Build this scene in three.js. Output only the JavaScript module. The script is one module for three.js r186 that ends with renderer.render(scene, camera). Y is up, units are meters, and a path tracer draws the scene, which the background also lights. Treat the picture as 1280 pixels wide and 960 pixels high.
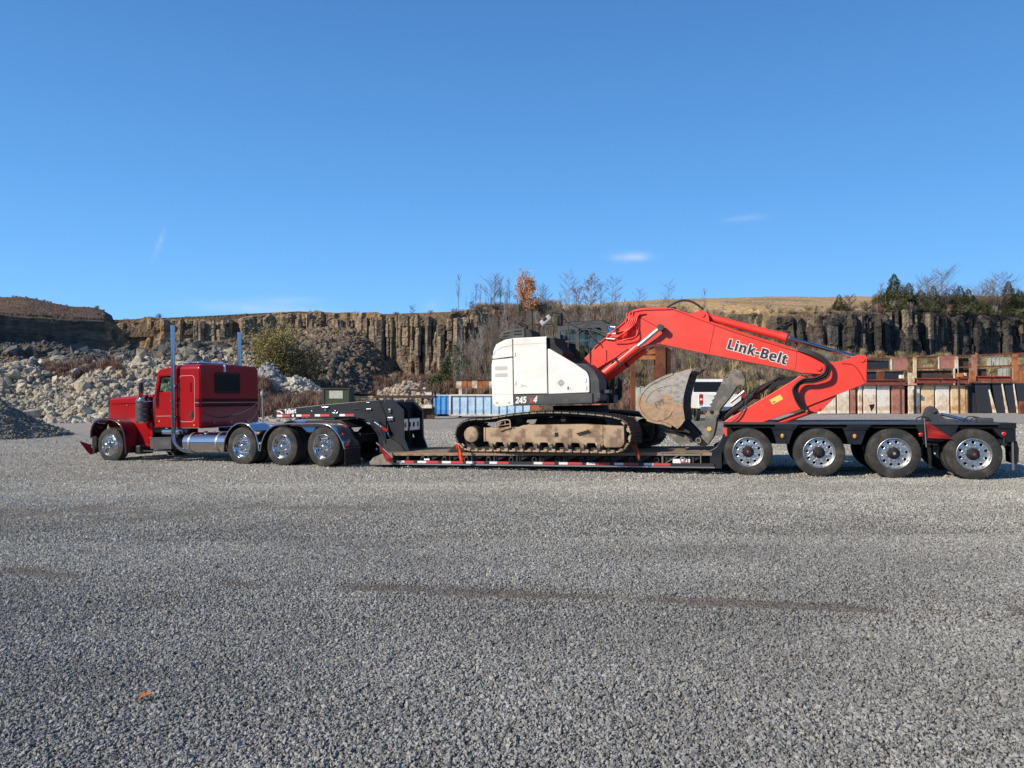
import * as THREE from 'three';
import { mergeGeometries, mergeVertices } from 'three/addons/utils/BufferGeometryUtils.js';
import { FontLoader } from 'three/addons/loaders/FontLoader.js';
import { TextGeometry } from 'three/addons/geometries/TextGeometry.js';
import { RoundedBoxGeometry } from 'three/addons/geometries/RoundedBoxGeometry.js';

// ---------------------------------------------------------------- camera, sky, sun, exposure
const scene = new THREE.Scene();
const camera = new THREE.PerspectiveCamera(2 * Math.atan(480 / 950) * 180 / Math.PI, 4 / 3, 0.1, 3000);
camera.position.set(0, 1.6, 0);
camera.rotation.x = Math.atan(17 / 950);
const SUN = new THREE.Vector3(-0.719, 0.50, 0.467).normalize();
const SUN_POWER = 5.0, EXPOSURE = 1.0;
const renderer = new THREE.WebGLRenderer({ antialias: true });
renderer.toneMapping = THREE.LinearToneMapping;
renderer.toneMappingExposure = EXPOSURE;
renderer.shadowMap.enabled = true;
{
  const W = 2048, H = 1024, d = new Float32Array(W * H * 4);
  const wisps = [[-0.325, 0.111, 0.07, 0.0055, 0.30, -0.02], [-0.29, 0.122, 0.04, 0.004, 0.22, 0.1], [-0.27, 0.105, 0.03, 0.004, 0.2, 0.3], [0.157, 0.1815, 0.021, 0.0045, 0.55, 0], [0.30, 0.223, 0.024, 0.003, 0.2, 0.06],
    [-0.436, 0.182, 0.0016, 0.016, 0.30, -0.25], [-0.105, 0.115, 0.012, 0.012, 0.12, 0.3]];
  const hash = (x, y) => { const s = Math.sin(x * 127.1 + y * 311.7) * 43758.5453; return s - Math.floor(s); };
  const vn = (x, y) => { const i = Math.floor(x), j = Math.floor(y), a = x - i, b = y - j, u = a * a * (3 - 2 * a), v = b * b * (3 - 2 * b);
    return (hash(i, j) * (1 - u) + hash(i + 1, j) * u) * (1 - v) + (hash(i, j + 1) * (1 - u) + hash(i + 1, j + 1) * u) * v; };
  for (let r = 0; r < H; r++) for (let c = 0; c < W; c++) {
    const el = ((r + .5) / H - .5) * Math.PI, az = ((c + .5) / W - .5) * 2 * Math.PI;
    const x = Math.cos(az) * Math.cos(el), y = Math.sin(el), z = Math.sin(az) * Math.cos(el);
    const e = Math.max(0, el);
    const hz = Math.exp(-e / .07); let R = 0.044 + 0.255 * Math.exp(-e / .25) + .14 * hz, G = 0.104 + 0.655 * Math.exp(-e / .32) + .10 * hz, B = 0.21 + 1.15 * Math.exp(-e / .45);
    const cs = Math.max(0, x * SUN.x + y * SUN.y + z * SUN.z), gl = 0.5 * Math.pow(cs, 60) + 0.22 * Math.pow(cs, 6);
    R += gl; G += gl * .95; B += gl * .85;
    const yaw = Math.atan2(x, -z);
    for (const [wy, we, ww, wh, s, tilt] of wisps) {
      const a = (yaw - wy), b = (el - we) - a * tilt * (wh > .015 && ww < .01 ? -1 : .35), q = (a - (ww < .01 ? b * .35 : 0)) / ww, p = b / wh, m = Math.exp(-q * q - p * p);
      if (m > .01) { const k = m * s * (.35 + .9 * vn(a * 90 + 7, b * 700 + wy * 50)); R += (0.85 - R) * k; G += (0.9 - G) * k; B += (0.98 - B) * k; }
    }
    if (el < 0) { const k = Math.min(1, -el / .05); R += (0.17 - R) * k; G += (0.165 - G) * k; B += (0.16 - B) * k; }
    const o = (r * W + c) * 4; d[o] = R; d[o + 1] = G; d[o + 2] = B; d[o + 3] = 1;
  }
  const sky = new THREE.DataTexture(d, W, H, THREE.RGBAFormat, THREE.FloatType);
  sky.mapping = THREE.EquirectangularReflectionMapping; sky.magFilter = THREE.LinearFilter; sky.minFilter = THREE.LinearFilter; sky.needsUpdate = true;
  scene.background = sky; scene.environment = sky;
}
{
  const sun = new THREE.DirectionalLight(new THREE.Color(1, 0.90, 0.75), SUN_POWER);
  sun.position.copy(SUN).multiplyScalar(120).add(new THREE.Vector3(0, 0, -40)); sun.target.position.set(0, 0, -40);
  sun.castShadow = true; sun.shadow.mapSize.set(4096, 4096); sun.name = 'sun';
  Object.assign(sun.shadow.camera, { left: -110, right: 110, top: 90, bottom: -90, near: 1, far: 400 });
  scene.add(sun); scene.add(sun.target); sun.target.name = 'sun_target';
}

// ---------------------------------------------------------------- helpers
function rnd(seed) { let a = seed >>> 0; return () => { a = (a + 0x6d2b79f5) | 0; let t = Math.imul(a ^ (a >>> 15), 1 | a); t = (t + Math.imul(t ^ (t >>> 7), 61 | t)) ^ t; return ((t ^ (t >>> 14)) >>> 0) / 4294967296; }; }
const lerp = (a, b, t) => a + (b - a) * t, clamp = (x, a, b) => Math.max(a, Math.min(b, x)), smooth = (a, b, x) => { const t = clamp((x - a) / (b - a), 0, 1); return t * t * (3 - 2 * t); };
const V3 = (x, y, z) => new THREE.Vector3(x, y, z);
function hash2(x, y) { let h = Math.imul(x | 0, 374761393) + Math.imul(y | 0, 668265263) | 0; h = Math.imul(h ^ (h >>> 13), 1274126177); h ^= h >>> 16; return (h >>> 0) / 4294967296; }
function vnoise(x, y, px = 0, py = 0) {
  const i = Math.floor(x), j = Math.floor(y), a = x - i, b = y - j, u = a * a * (3 - 2 * a), v = b * b * (3 - 2 * b);
  const w = (q, p) => (p ? ((q % p) + p) % p : q), i0 = w(i, px), i1 = w(i + 1, px), j0 = w(j, py), j1 = w(j + 1, py);
  return lerp(lerp(hash2(i0, j0), hash2(i1, j0), u), lerp(hash2(i0, j1), hash2(i1, j1), u), v);
}
function fbm(x, y, o = 4, p = 0) { let s = 0, a = .5, n = 0; for (let k = 0; k < o; k++) { s += a * vnoise(x + k * 17, y + k * 31, p, p); n += a; a *= .5; x *= 2; y *= 2; if (p) p *= 2; } return s / n; }
const usedNames = {};
function numbered(n) { usedNames[n] = (usedNames[n] ?? -1) + 1; return usedNames[n] ? n + '_' + String(usedNames[n]).padStart(3, '0') : n; }
function shade(o) { o.traverse((m) => { if (m.isMesh) { m.castShadow = true; m.receiveShadow = true; } }); return o; }
function thing(name, label, category, group) { const o = new THREE.Group(); o.name = numbered(name); o.userData = { label, category }; if (group) o.userData.group = group; scene.add(o); return o; }
function tag(o, label, category, group) { o.userData.label = label; o.userData.category = category; if (group) o.userData.group = group; return o; }
function mesh(name, geo, mat, parent = scene) {
  const m = new THREE.Mesh(geo, mat); m.name = parent === scene ? numbered(name) : name; m.castShadow = m.receiveShadow = true; parent.add(m); return m;
}
function struct(name, geo, mat) { const m = mesh(name, geo, mat); m.userData.kind = 'structure'; return m; }
// uv in metres, projected along the dominant axis of each face
function boxUV(g) {
  if (g.index) g = g.toNonIndexed();
  const p = g.attributes.position, uv = new Float32Array(p.count * 2), a = V3(), b = V3(), c = V3();
  for (let i = 0; i < p.count; i += 3) {
    a.fromBufferAttribute(p, i); b.fromBufferAttribute(p, i + 1).sub(a); c.fromBufferAttribute(p, i + 2).sub(a); b.cross(c);
    const x = Math.abs(b.x), y = Math.abs(b.y), z = Math.abs(b.z);
    for (let k = 0; k < 3; k++) { const q = i + k, X = p.getX(q), Y = p.getY(q), Z = p.getZ(q);
      if (z >= x && z >= y) { uv[q * 2] = X; uv[q * 2 + 1] = Y; } else if (x >= y) { uv[q * 2] = Z; uv[q * 2 + 1] = Y; } else { uv[q * 2] = X; uv[q * 2 + 1] = Z; } }
  }
  g.setAttribute('uv', new THREE.BufferAttribute(uv, 2)); return g;
}
function strip(g) { const o = g.index ? g.toNonIndexed() : g; for (const k of Object.keys(o.attributes)) if (!['position', 'normal'].includes(k)) o.deleteAttribute(k); return o; }
// collector of shapes that become ONE mesh
class B {
  constructor() { this.g = []; }
  add(g, m) { g = strip(g); if (m) g.applyMatrix4(m); this.g.push(g); return this; }
  box(x, y, z, w, h, d, rx = 0, ry = 0, rz = 0) { return this.add(new THREE.BoxGeometry(w, h, d), new THREE.Matrix4().compose(V3(x, y, z), new THREE.Quaternion().setFromEuler(new THREE.Euler(rx, ry, rz)), V3(1, 1, 1))); }
  rbox(x, y, z, w, h, d, r = .02, rx = 0, ry = 0, rz = 0, seg = 2) { return this.add(new RoundedBoxGeometry(w, h, d, seg, r), new THREE.Matrix4().compose(V3(x, y, z), new THREE.Quaternion().setFromEuler(new THREE.Euler(rx, ry, rz)), V3(1, 1, 1))); }
  cyl(a, b, r1, r2 = r1, seg = 16, open = false) {
    const A = V3(...a), C = V3(...b), d = C.clone().sub(A), g = new THREE.CylinderGeometry(r2, r1, d.length(), seg, 1, open);
    return this.add(g, new THREE.Matrix4().compose(A.add(C).multiplyScalar(.5), new THREE.Quaternion().setFromUnitVectors(V3(0, 1, 0), d.normalize()), V3(1, 1, 1)));
  }
  tube(pts, r, seg = 6, n = 0) { const c = new THREE.CatmullRomCurve3(pts.map((p) => V3(...p)), false, 'centripetal'); return this.add(new THREE.TubeGeometry(c, n || pts.length * 5, r, seg, false)); }
  prism(pts, z0, z1, bevel = 0, holes) {
    const s = new THREE.Shape(pts.map((p) => new THREE.Vector2(p[0], p[1])));
    if (holes) for (const h of holes) s.holes.push(new THREE.Path(h.map((p) => new THREE.Vector2(p[0], p[1]))));
    const d = Math.abs(z1 - z0), g = new THREE.ExtrudeGeometry(s, { depth: d - 2 * bevel, bevelEnabled: bevel > 0, bevelSize: bevel, bevelThickness: bevel, bevelOffset: -bevel, bevelSegments: 2, curveSegments: 8 });
    return this.add(g, new THREE.Matrix4().makeTranslation(0, 0, Math.min(z0, z1) + bevel));
  }
  lathe(pts, m, seg = 32) { return this.add(new THREE.LatheGeometry(pts.map((p) => new THREE.Vector2(p[0], p[1])), seg), m); }
  torus(x, y, z, R, r, axis = 'z', arc = Math.PI * 2, seg = 24) { const g = new THREE.TorusGeometry(R, r, 6, seg, arc); if (axis === 'x') g.rotateY(Math.PI / 2); if (axis === 'y') g.rotateX(Math.PI / 2); return this.add(g, new THREE.Matrix4().makeTranslation(x, y, z)); }
  sph(x, y, z, r, sx = 1, sy = 1, sz = 1, seg = 12) { return this.add(new THREE.SphereGeometry(r, seg, seg * .75 | 0), new THREE.Matrix4().compose(V3(x, y, z), new THREE.Quaternion(), V3(sx, sy, sz))); }
  geo() { return boxUV(this.g.length > 1 ? mergeGeometries(this.g) : this.g[0]); }
  each(name, mat, parent) { let m; for (const g of this.g) m = mesh(name, boxUV(g), mat, parent); return m; }
  to(name, mat, parent) { return mesh(name, this.geo(), mat, parent); }
}
const b = () => new B();
const rotX90 = (x, y, z) => new THREE.Matrix4().makeTranslation(x, y, z).multiply(new THREE.Matrix4().makeRotationX(Math.PI / 2));   // lathe axis -> z
function arcPts(cx, cy, r, a0, a1, n) { const o = []; for (let i = 0; i <= n; i++) { const a = lerp(a0, a1, i / n); o.push([cx + Math.cos(a) * r, cy + Math.sin(a) * r]); } return o; }
function roundPoly(pts, r, n = 4) {
  const o = [], L = pts.length;
  for (let i = 0; i < L; i++) {
    const p = new THREE.Vector2(...pts[i]), a = new THREE.Vector2(...pts[(i + L - 1) % L]).sub(p), c = new THREE.Vector2(...pts[(i + 1) % L]).sub(p), rr = Math.min(pts[i][2] ?? r, a.length() * .45, c.length() * .45);
    const A = p.clone().add(a.normalize().multiplyScalar(rr)), C = p.clone().add(c.normalize().multiplyScalar(rr));
    for (let k = 0; k <= n; k++) { const t = k / n; o.push([(1 - t) * (1 - t) * A.x + 2 * t * (1 - t) * p.x + t * t * C.x, (1 - t) * (1 - t) * A.y + 2 * t * (1 - t) * p.y + t * t * C.y]); }
  }
  return o;
}
// textures
function tex(size, fn, srgb = true, metres = 1) {
  const d = new Uint8Array(size * size * 4);
  for (let y = 0; y < size; y++) for (let x = 0; x < size; x++) { const c = fn(x / size, y / size), o = (y * size + x) * 4; d[o] = clamp(c[0], 0, 255); d[o + 1] = clamp(c[1], 0, 255); d[o + 2] = clamp(c[2], 0, 255); d[o + 3] = 255; }
  const t = new THREE.DataTexture(d, size, size); t.wrapS = t.wrapT = THREE.RepeatWrapping; t.magFilter = THREE.LinearFilter; t.minFilter = THREE.LinearMipmapLinearFilter; t.generateMipmaps = true;
  if (srgb) t.colorSpace = THREE.SRGBColorSpace; t.repeat.set(1 / metres, 1 / metres); t.needsUpdate = true; return t;
}
const mix3 = (a, c, t) => [lerp(a[0], c[0], t), lerp(a[1], c[1], t), lerp(a[2], c[2], t)];
const std = (o) => new THREE.MeshStandardMaterial(o), phy = (o) => new THREE.MeshPhysicalMaterial(o);
const lin = (r, g, c) => new THREE.Color().setRGB(r, g, c);
function mottle(base, dirt, amount, metres = 2, p = 6, contrast = 1.6) {   // paint with irregular dirt and wear
  return tex(256, (u, v) => { const n = fbm(u * p, v * p, 5, p), m = fbm(u * p * 3 + 9, v * p * 3, 3, p * 3), k = clamp((n - .5) * contrast * 2 + .35 + (m - .5) * .5, 0, 1) * amount; return mix3(base, dirt, k).map((c) => c * (.96 + .08 * m)); }, true, metres);
}
const roughTex = tex(256, (u, v) => { const n = 150 + 90 * (fbm(u * 8, v * 8, 5, 8) - .5) * 2; return [n, n, n]; }, false, 1.3);
const M = {
  truckRed: phy({ map: mottle([152, 12, 18], [120, 28, 30], .3, 2.5), roughness: .34, clearcoat: .5, clearcoatRoughness: .08, specularIntensity: .35 }),
  truckMaroon: phy({ color: lin(.050, .003, .011), roughness: .3, clearcoat: .9, clearcoatRoughness: .08 }),
  stripe: phy({ color: lin(.045, .004, .008), roughness: .5, specularIntensity: .3 }),
  pin: std({ color: lin(.48, .30, .28), roughness: .5 }),
  chrome: std({ color: lin(.66, .66, .67), metalness: 1, roughness: .12 }),
  alu: std({ color: lin(.62, .63, .64), metalness: 1, roughness: .22, roughnessMap: null }),
  aluDull: std({ color: lin(.74, .74, .72), metalness: 1, roughness: .36 }),
  stack: std({ color: lin(.40, .40, .41), metalness: 1, roughness: .16 }),
  rod: std({ color: lin(.55, .55, .55), metalness: .85, roughness: .42 }),
  steel: std({ color: lin(.30, .30, .31), metalness: .7, roughness: .45 }),
  black: std({ map: mottle([30, 32, 36], [70, 68, 64], .45, 1.2), roughness: .5 }),
  blackGloss: phy({ map: mottle([24, 26, 31], [62, 62, 62], .35, 1.8), roughness: .36, clearcoat: .35, clearcoatRoughness: .25 }),
  blackMatte: std({ map: mottle([20, 21, 22], [58, 54, 50], .5, .8), roughness: .85 }),
  rubber: std({ map: mottle([46, 45, 44], [92, 86, 78], .55, .7, 5), roughness: .88 }),
  hose: std({ color: lin(.018, .018, .02), roughness: .55 }),
  glass: phy({ color: lin(.75, .85, .82), transmission: 1, thickness: 0, roughness: .04, ior: 1.5 }),
  glassDark: phy({ color: lin(.012, .014, .016), roughness: .12, specularIntensity: .45 }),
  excRed: phy({ map: mottle([236, 64, 48], [206, 92, 72], .4, 3, 8), roughness: .45, clearcoat: .3, clearcoatRoughness: .3 }),
  excWhite: phy({ map: mottle([236, 233, 226], [212, 204, 188], .35, 2.2), roughness: .42, clearcoat: .35, clearcoatRoughness: .25 }),
  excWhiteShade: std({ color: lin(.52, .51, .49), roughness: .6 }),  // grey of vents and stickers; also paints the shaded crease lines
  excGrey: std({ map: mottle([58, 61, 66], [96, 92, 86], .5, 1.1), roughness: .6 }),
  excDark: std({ map: mottle([30, 31, 33], [78, 70, 60], .5, .9), roughness: .75 }),
  dirtSteel: std({ map: mottle([174, 150, 124], [112, 94, 78], .8, 1.1, 7, 2.2), roughness: .92 }),
  trackSteel: std({ map: mottle([66, 62, 58], [128, 106, 84], .6, .5), roughness: .7, metalness: .25 }),
  trackEdge: std({ map: mottle([120, 106, 92], [70, 64, 58], .7, .4), roughness: .8 }),
  bucket: std({ map: tex(512, (u, v) => { const x = u * 4, y = v * 4, n = fbm(u * 14, v * 14, 5, 14), m = fbm(u * 60, v * 60, 3, 60), k = smooth(.40, .60, n * .6 + m * .25 + .30 * smooth(1.5, .75, y)); return mix3([168, 164, 157], [172, 142, 114], k).map((c) => c * (.86 + .26 * m) * (fbm(u * 30, v * 120, 3) > .66 ? .86 : 1)); }, true, 4), roughness: .8, metalness: .1 }),
  bucketIn: std({ map: mottle([60, 56, 54], [92, 72, 56], .7, .8), roughness: .85 }),
  greyWorn: std({ map: mottle([104, 102, 98], [150, 140, 124], .8, .7, 5, 2), roughness: .75, metalness: .2 }),
  wood: std({ map: mottle([150, 126, 100], [98, 82, 66], .8, .6), roughness: .9 }),
  white: std({ color: lin(.78, .78, .76), roughness: .5 }),
  tapeRed: std({ color: lin(.62, .06, .06), roughness: .35 }),
  tapeWhite: std({ color: lin(.82, .82, .80), roughness: .35 }),
  lampRed: phy({ color: lin(.45, .02, .02), roughness: .2, clearcoat: 1 }),
  lampAmber: phy({ color: lin(.75, .26, .04), roughness: .22, clearcoat: 1 }),
  flagRed: std({ map: mottle([150, 26, 26], [110, 22, 24], .6, .3), roughness: .9, side: THREE.DoubleSide }),
  flagOrange: std({ map: mottle([226, 74, 30], [190, 60, 30], .6, .3), roughness: .9, side: THREE.DoubleSide }),
  flagBrown: std({ map: mottle([150, 70, 48], [120, 60, 46], .6, .3), roughness: .9, side: THREE.DoubleSide }),
  yellow: std({ map: mottle([222, 176, 96], [150, 112, 70], .5, 1), roughness: .7 }),
  aluPaint: std({ color: lin(.36, .36, .36), roughness: .5 }),
  decalYellow: std({ color: lin(.80, .62, .14), roughness: .5 }),
  letterDark: std({ color: lin(.035, .03, .03), roughness: .5 }),
  letterGrey: std({ color: lin(.30, .29, .28), roughness: .7 }),
};
const font = await new FontLoader().loadAsync('fonts/droid/droid_sans_bold.typeface.json');
function text(str, size, depth = .004, bevel = 0, squeeze = 1, slant = 0) {
  const g = new TextGeometry(str, { font, size, depth, curveSegments: 5, bevelEnabled: bevel > 0, bevelSize: bevel, bevelThickness: .001, bevelSegments: 1 });
  g.applyMatrix4(new THREE.Matrix4().set(squeeze, slant, 0, 0, 0, 1, 0, 0, 0, 0, 1, 0, 0, 0, 0, 1)); return g;
}
// ground height of the yard
const gy = (x, z) => 0.0092 * (clamp(x, -70, 70) - 6.5) - 0.05 * smooth(-6, -12, x);
const yaw = (px) => (px - 640) / 950;   // tangent of the horizontal view angle
// ---------------------------------------------------------------- the gravel yard
const sight = (px, py) => { const p = Math.atan(17 / 950), x = (px - 640) / 950, y = -(py - 480) / 950; return V3(x, y * Math.cos(p) + Math.sin(p), y * Math.sin(p) - Math.cos(p)); };
const at = (px, py, d) => { const r = sight(px, py); return V3(0, 1.6, 0).add(r.multiplyScalar(-d / r.z)); };   // point at depth d
const heightAt = (py, d) => 1.6 + (497 - py) * d / 950;
const rutD = (x) => 6.62 - .21 * x + .6 * (fbm(x * .25 + 3, 4.2, 2) - .5) + .22 * (fbm(x * 1.7, 8.2, 3) - .5);
// bare dirt showing through: 0 gravel ... 1 dirt
function dirtAt(x, z) {
  const d = -z, n = fbm(x * .5 + 50, z * .9 + 50, 4), n2 = fbm(x * 2.3, z * 3.1 + 9, 3);
  const rut = Math.exp(-Math.pow((d - rutD(x)) / (.04 + .14 * n2), 2)) * smooth(.36, .62, fbm(x * 1.1 + 20, 3.3, 3) * .45 + .10 * smooth(-2.5, 0, x) + n2 * .48);
  const band = .75 * Math.exp(-Math.pow((d - 11.6 - .05 * x) / .8, 2)) * smooth(1, -6, x) * smooth(.35, .65, n2 * .6 + n * .4);
  return clamp(rut * .9 + band, 0, 1);
}
const tanAt = (x, z) => { const d = -z, n = fbm(x * .16 + 7, z * .42 + 3, 4) * .62 + .38 * fbm(x * .045 + 70 + z * .01, z * .75, 3); return clamp(smooth(7, 13, d + 6 * (n - .5)) * .75 + smooth(14, 22, d) * .3 + (n - .5) * 1.35, 0, 1); };
const bumps = (x, z) => { const d = -z; return .020 * (fbm(x * .8, z * .8, 3) - .5) * smooth(60, 20, d); };
const yardY = (x, z) => gy(x, z) + bumps(x, z);
{
  const xs = [], zs = [];
  for (let x = 0; x < 1500; x += x < 8 ? .12 : x < 14 ? .25 : x < 40 ? .7 : x < 110 ? 3 : 60) { xs.push(x); if (x) xs.unshift(-x); }
  for (let d = -60; d < 1500; d += d < -2 ? 6 : d < 1 ? .5 : d < 10 ? .08 : d < 14 ? .16 : d < 32 ? .35 : d < 110 ? 1.6 : 60) zs.push(-d);
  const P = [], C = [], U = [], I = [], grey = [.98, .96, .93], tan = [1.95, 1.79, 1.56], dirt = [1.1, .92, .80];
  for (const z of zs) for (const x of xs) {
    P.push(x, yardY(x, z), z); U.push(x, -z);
    const n = .90 + .20 * fbm(x * .9, z * 1.5, 4); let c = mix3(grey, tan, tanAt(x, z)); c = mix3(c, [2.2, 2.06, 1.86], smooth(18, 34, -z + 22 * (fbm(x * .1 + 4, z * .16, 4) - .5)) * .85); c = mix3(c, dirt, dirtAt(x, z)); const gapShade = lerp(lerp(.50, 1, dirtAt(x, z)), 1, smooth(9, 15, -z)); C.push(c[0] * n * gapShade, c[1] * n * gapShade, c[2] * n * gapShade);  // nearby base darkened to paint the shade in gaps between stones
  }
  const w = xs.length; for (let j = 0; j < zs.length - 1; j++) for (let i = 0; i < w - 1; i++) { const a = j * w + i; I.push(a, a + 1, a + w, a + 1, a + w + 1, a + w); }
  const g = new THREE.BufferGeometry(); g.setAttribute('position', new THREE.Float32BufferAttribute(P, 3)); g.setAttribute('color', new THREE.Float32BufferAttribute(C, 3)); g.setAttribute('uv', new THREE.Float32BufferAttribute(U, 2)); g.setIndex(I); g.computeVertexNormals();
  // crushed stone: cells with their own tone, height and tilt
  const N = 1024, K = 64, R = rnd(11), cx = [], cy = [], ct = [], ch = [];
  for (let i = 0; i < K * K; i++) { cx.push(R()); cy.push(R()); ct.push(R()); ch.push(R()); }
  const col = new Uint8Array(N * N * 4), bum = new Uint8Array(N * N * 4);
  for (let y = 0; y < N; y++) for (let x = 0; x < N; x++) {
    const u = x / N * K, v = y / N * K, i = Math.floor(u), j = Math.floor(v); let d1 = 9, d2 = 9, id = 0, ox = 0, oy = 0;
    for (let b2 = -1; b2 <= 1; b2++) for (let a = -1; a <= 1; a++) { const q = ((j + b2 + K) % K) * K + (i + a + K) % K, dx = i + a + cx[q] - u, dy = j + b2 + cy[q] - v, dd = dx * dx + dy * dy; if (dd < d1) { d2 = d1; d1 = dd; id = q; ox = dx; oy = dy; } else if (dd < d2) d2 = dd; }
    const e = Math.sqrt(d2) - Math.sqrt(d1), tone = 118 + (ct[id] - .5) * 62 + (vnoise(x * .5, y * .5, N / 2, N / 2) - .5) * 22, warm = ch[id] * ch[id] * 16, o = (y * N + x) * 4;
    col[o] = clamp(tone + warm, 0, 255); col[o + 1] = clamp(tone + warm * .55 - 1, 0, 255); col[o + 2] = clamp(tone - warm * .4, 0, 255); col[o + 3] = 255;
    const hgt = clamp(smooth(0, .35, e) * (110 + ch[id] * 120) + (ox * (ct[id] - .5) + oy * (ch[id] - .5)) * 150, 0, 255); bum[o] = bum[o + 1] = bum[o + 2] = hgt; bum[o + 3] = 255;
  }
  const mk = (d, srgb) => { const t = new THREE.DataTexture(d, N, N); t.wrapS = t.wrapT = THREE.RepeatWrapping; t.magFilter = THREE.LinearFilter; t.minFilter = THREE.LinearMipmapLinearFilter; t.generateMipmaps = true; t.repeat.set(1 / 2.3, 1 / 2.3); if (srgb) t.colorSpace = THREE.SRGBColorSpace; t.needsUpdate = true; return t; };
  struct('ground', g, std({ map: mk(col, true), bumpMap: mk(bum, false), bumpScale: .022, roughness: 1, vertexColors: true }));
  // loose crushed stone, each stone real, as far as it can be told from a texture
  const R2 = rnd(5), st = new THREE.OctahedronGeometry(1.12, 0), sp = st.attributes.position, jit = {};
  for (let i = 0; i < sp.count; i++) { const k = [sp.getX(i), sp.getY(i), sp.getZ(i)].map((q) => q.toFixed(3)).join(); jit[k] ??= [.6 + .7 * R2(), .6 + .7 * R2(), .6 + .7 * R2()]; sp.setX(i, sp.getX(i) + .0); const f = jit[k]; sp.setXYZ(i, sp.getX(i) * f[0], sp.getY(i) * f[1], sp.getZ(i) * f[2]); }
  st.computeVertexNormals();
  const items = [], m4 = new THREE.Matrix4(), q4 = new THREE.Quaternion(), e4 = new THREE.Euler(), col3 = new THREE.Color();
  const band = (d0, d1, dens, size) => { const n = Math.round(.84 * (d1 * d1 - d0 * d0) * dens); for (let i = 0; i < n; i++) { const d = Math.sqrt(lerp(d0 * d0, d1 * d1, R2())), x = (R2() * 2 - 1) * .84 * d, k = dirtAt(x, -d); if (R2() < k * .62) continue; items.push([x, -d, size * (.45 + 1.25 * R2() * R2() * R2() + .35 * R2()) * (k > .3 ? .7 : 1)]); } };
  band(2.9, 5.5, 6400, .0098); band(5.5, 9, 4200, .0100); band(9, 15, 1800, .0110); band(15, 24, 330, .015); band(24, 40, 70, .022);
  const inst = new THREE.InstancedMesh(st, std({ color: lin(.246, .248, .248), roughness: .95, flatShading: true }), items.length);
  items.forEach(([x, z, s], i) => {
    e4.set(R2() * 6.3, R2() * 6.3, R2() * 6.3); q4.setFromEuler(e4); m4.compose(V3(x, yardY(x, z) + s * .42, z), q4, V3(s * (.6 + 1.0 * R2()), s * (.45 + .6 * R2()), s * (.6 + .8 * R2()))); inst.setMatrixAt(i, m4);
    const t = (.55 + .90 * R2()) * (.72 + .56 * fbm(x * .6 + 80, z * 1.1, 4)) * (1 + .55 * tanAt(x, z)), w = R2() < .10 ? .16 : .03, k = tanAt(x, z); const dk = dirtAt(x, z); col3.setRGB(t * (1 + w + k * .06) * (1 - .34 * dk), t * (1 + w * .35 + k * .03) * (1 - .45 * dk), t * (.98 - w * .6 - k * .06) * (1 - .52 * dk)); inst.setColorAt(i, col3);
  });
  inst.name = numbered('loose_gravel'); inst.castShadow = inst.receiveShadow = true; inst.userData = { kind: 'stuff', label: 'loose grey crushed stone covering the yard in the foreground', category: 'gravel' }; scene.add(inst);
}
// ---------------------------------------------------------------- frames of the vehicles
function basis(o, O, alpha, tilt) {
  const x = V3(Math.cos(alpha), tilt, Math.sin(alpha)).normalize(), z = V3(-Math.sin(alpha), 0, Math.cos(alpha)), y = z.clone().cross(x);
  o.position.copy(O); o.quaternion.setFromRotationMatrix(new THREE.Matrix4().makeBasis(x, y, z)); o.updateMatrixWorld(true); return o;
}
const D2R = Math.PI / 180, AL = Math.atan2(6, 19.8), O_RIG = V3(0, -0.0598, -17.3);
const rigFrame = basis(new THREE.Object3D(), O_RIG, AL, 0.0092 * Math.cos(AL));
const pivot = V3(-5.44, 0, -1.25).applyMatrix4(rigFrame.matrixWorld);
const A_T = 25 * D2R, O_TRUCK = pivot.clone().add(V3(-Math.sin(A_T), 0, Math.cos(A_T)).multiplyScalar(1.25));
const truckFrame = basis(new THREE.Object3D(), O_TRUCK, A_T, .022);
const A_E = 20 * D2R, O_EXC = V3(1.1, .40, .25).applyMatrix4(rigFrame.matrixWorld);
const like = (o, f) => { o.position.copy(f.position); o.quaternion.copy(f.quaternion); return o; };

// ---------------------------------------------------------------- wheels (axis along z, outer face at z = 0 going to -z)
function tyreGeo(R, w) {
  const rb = R * .61, p = [[rb, -.1 * w], [rb + .012, -.02 * w], [R * .76, .0], [R * .86, -.02 * w], [R * .94, -.05 * w], [R * .982, -.10 * w], [R, -.15 * w]];
  for (const q of [.34, .5, .66]) p.push([R, -w * (q - .02)], [R - .014, -w * (q - .016)], [R - .014, -w * (q + .016)], [R, -w * (q + .02)]);
  p.push([R, -.85 * w], [R * .982, -.90 * w], [R * .94, -.95 * w], [R * .86, -.98 * w], [R * .76, -w], [rb, -.9 * w]);
  const g = b();
  g.lathe(p.reverse(), rotX90(0, 0, 0), 56);
  g.torus(0, 0, -.004, R * .80, .006); g.torus(0, 0, -.018, R * .90, .005);
  for (let i = 0; i < 44; i++) { const a = i / 44 * Math.PI * 2; g.box(Math.cos(a) * R * .965, Math.sin(a) * R * .965, -.08 * w, .03, .014, .010, 0, 0, a); }
  return g.geo();
}
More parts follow.
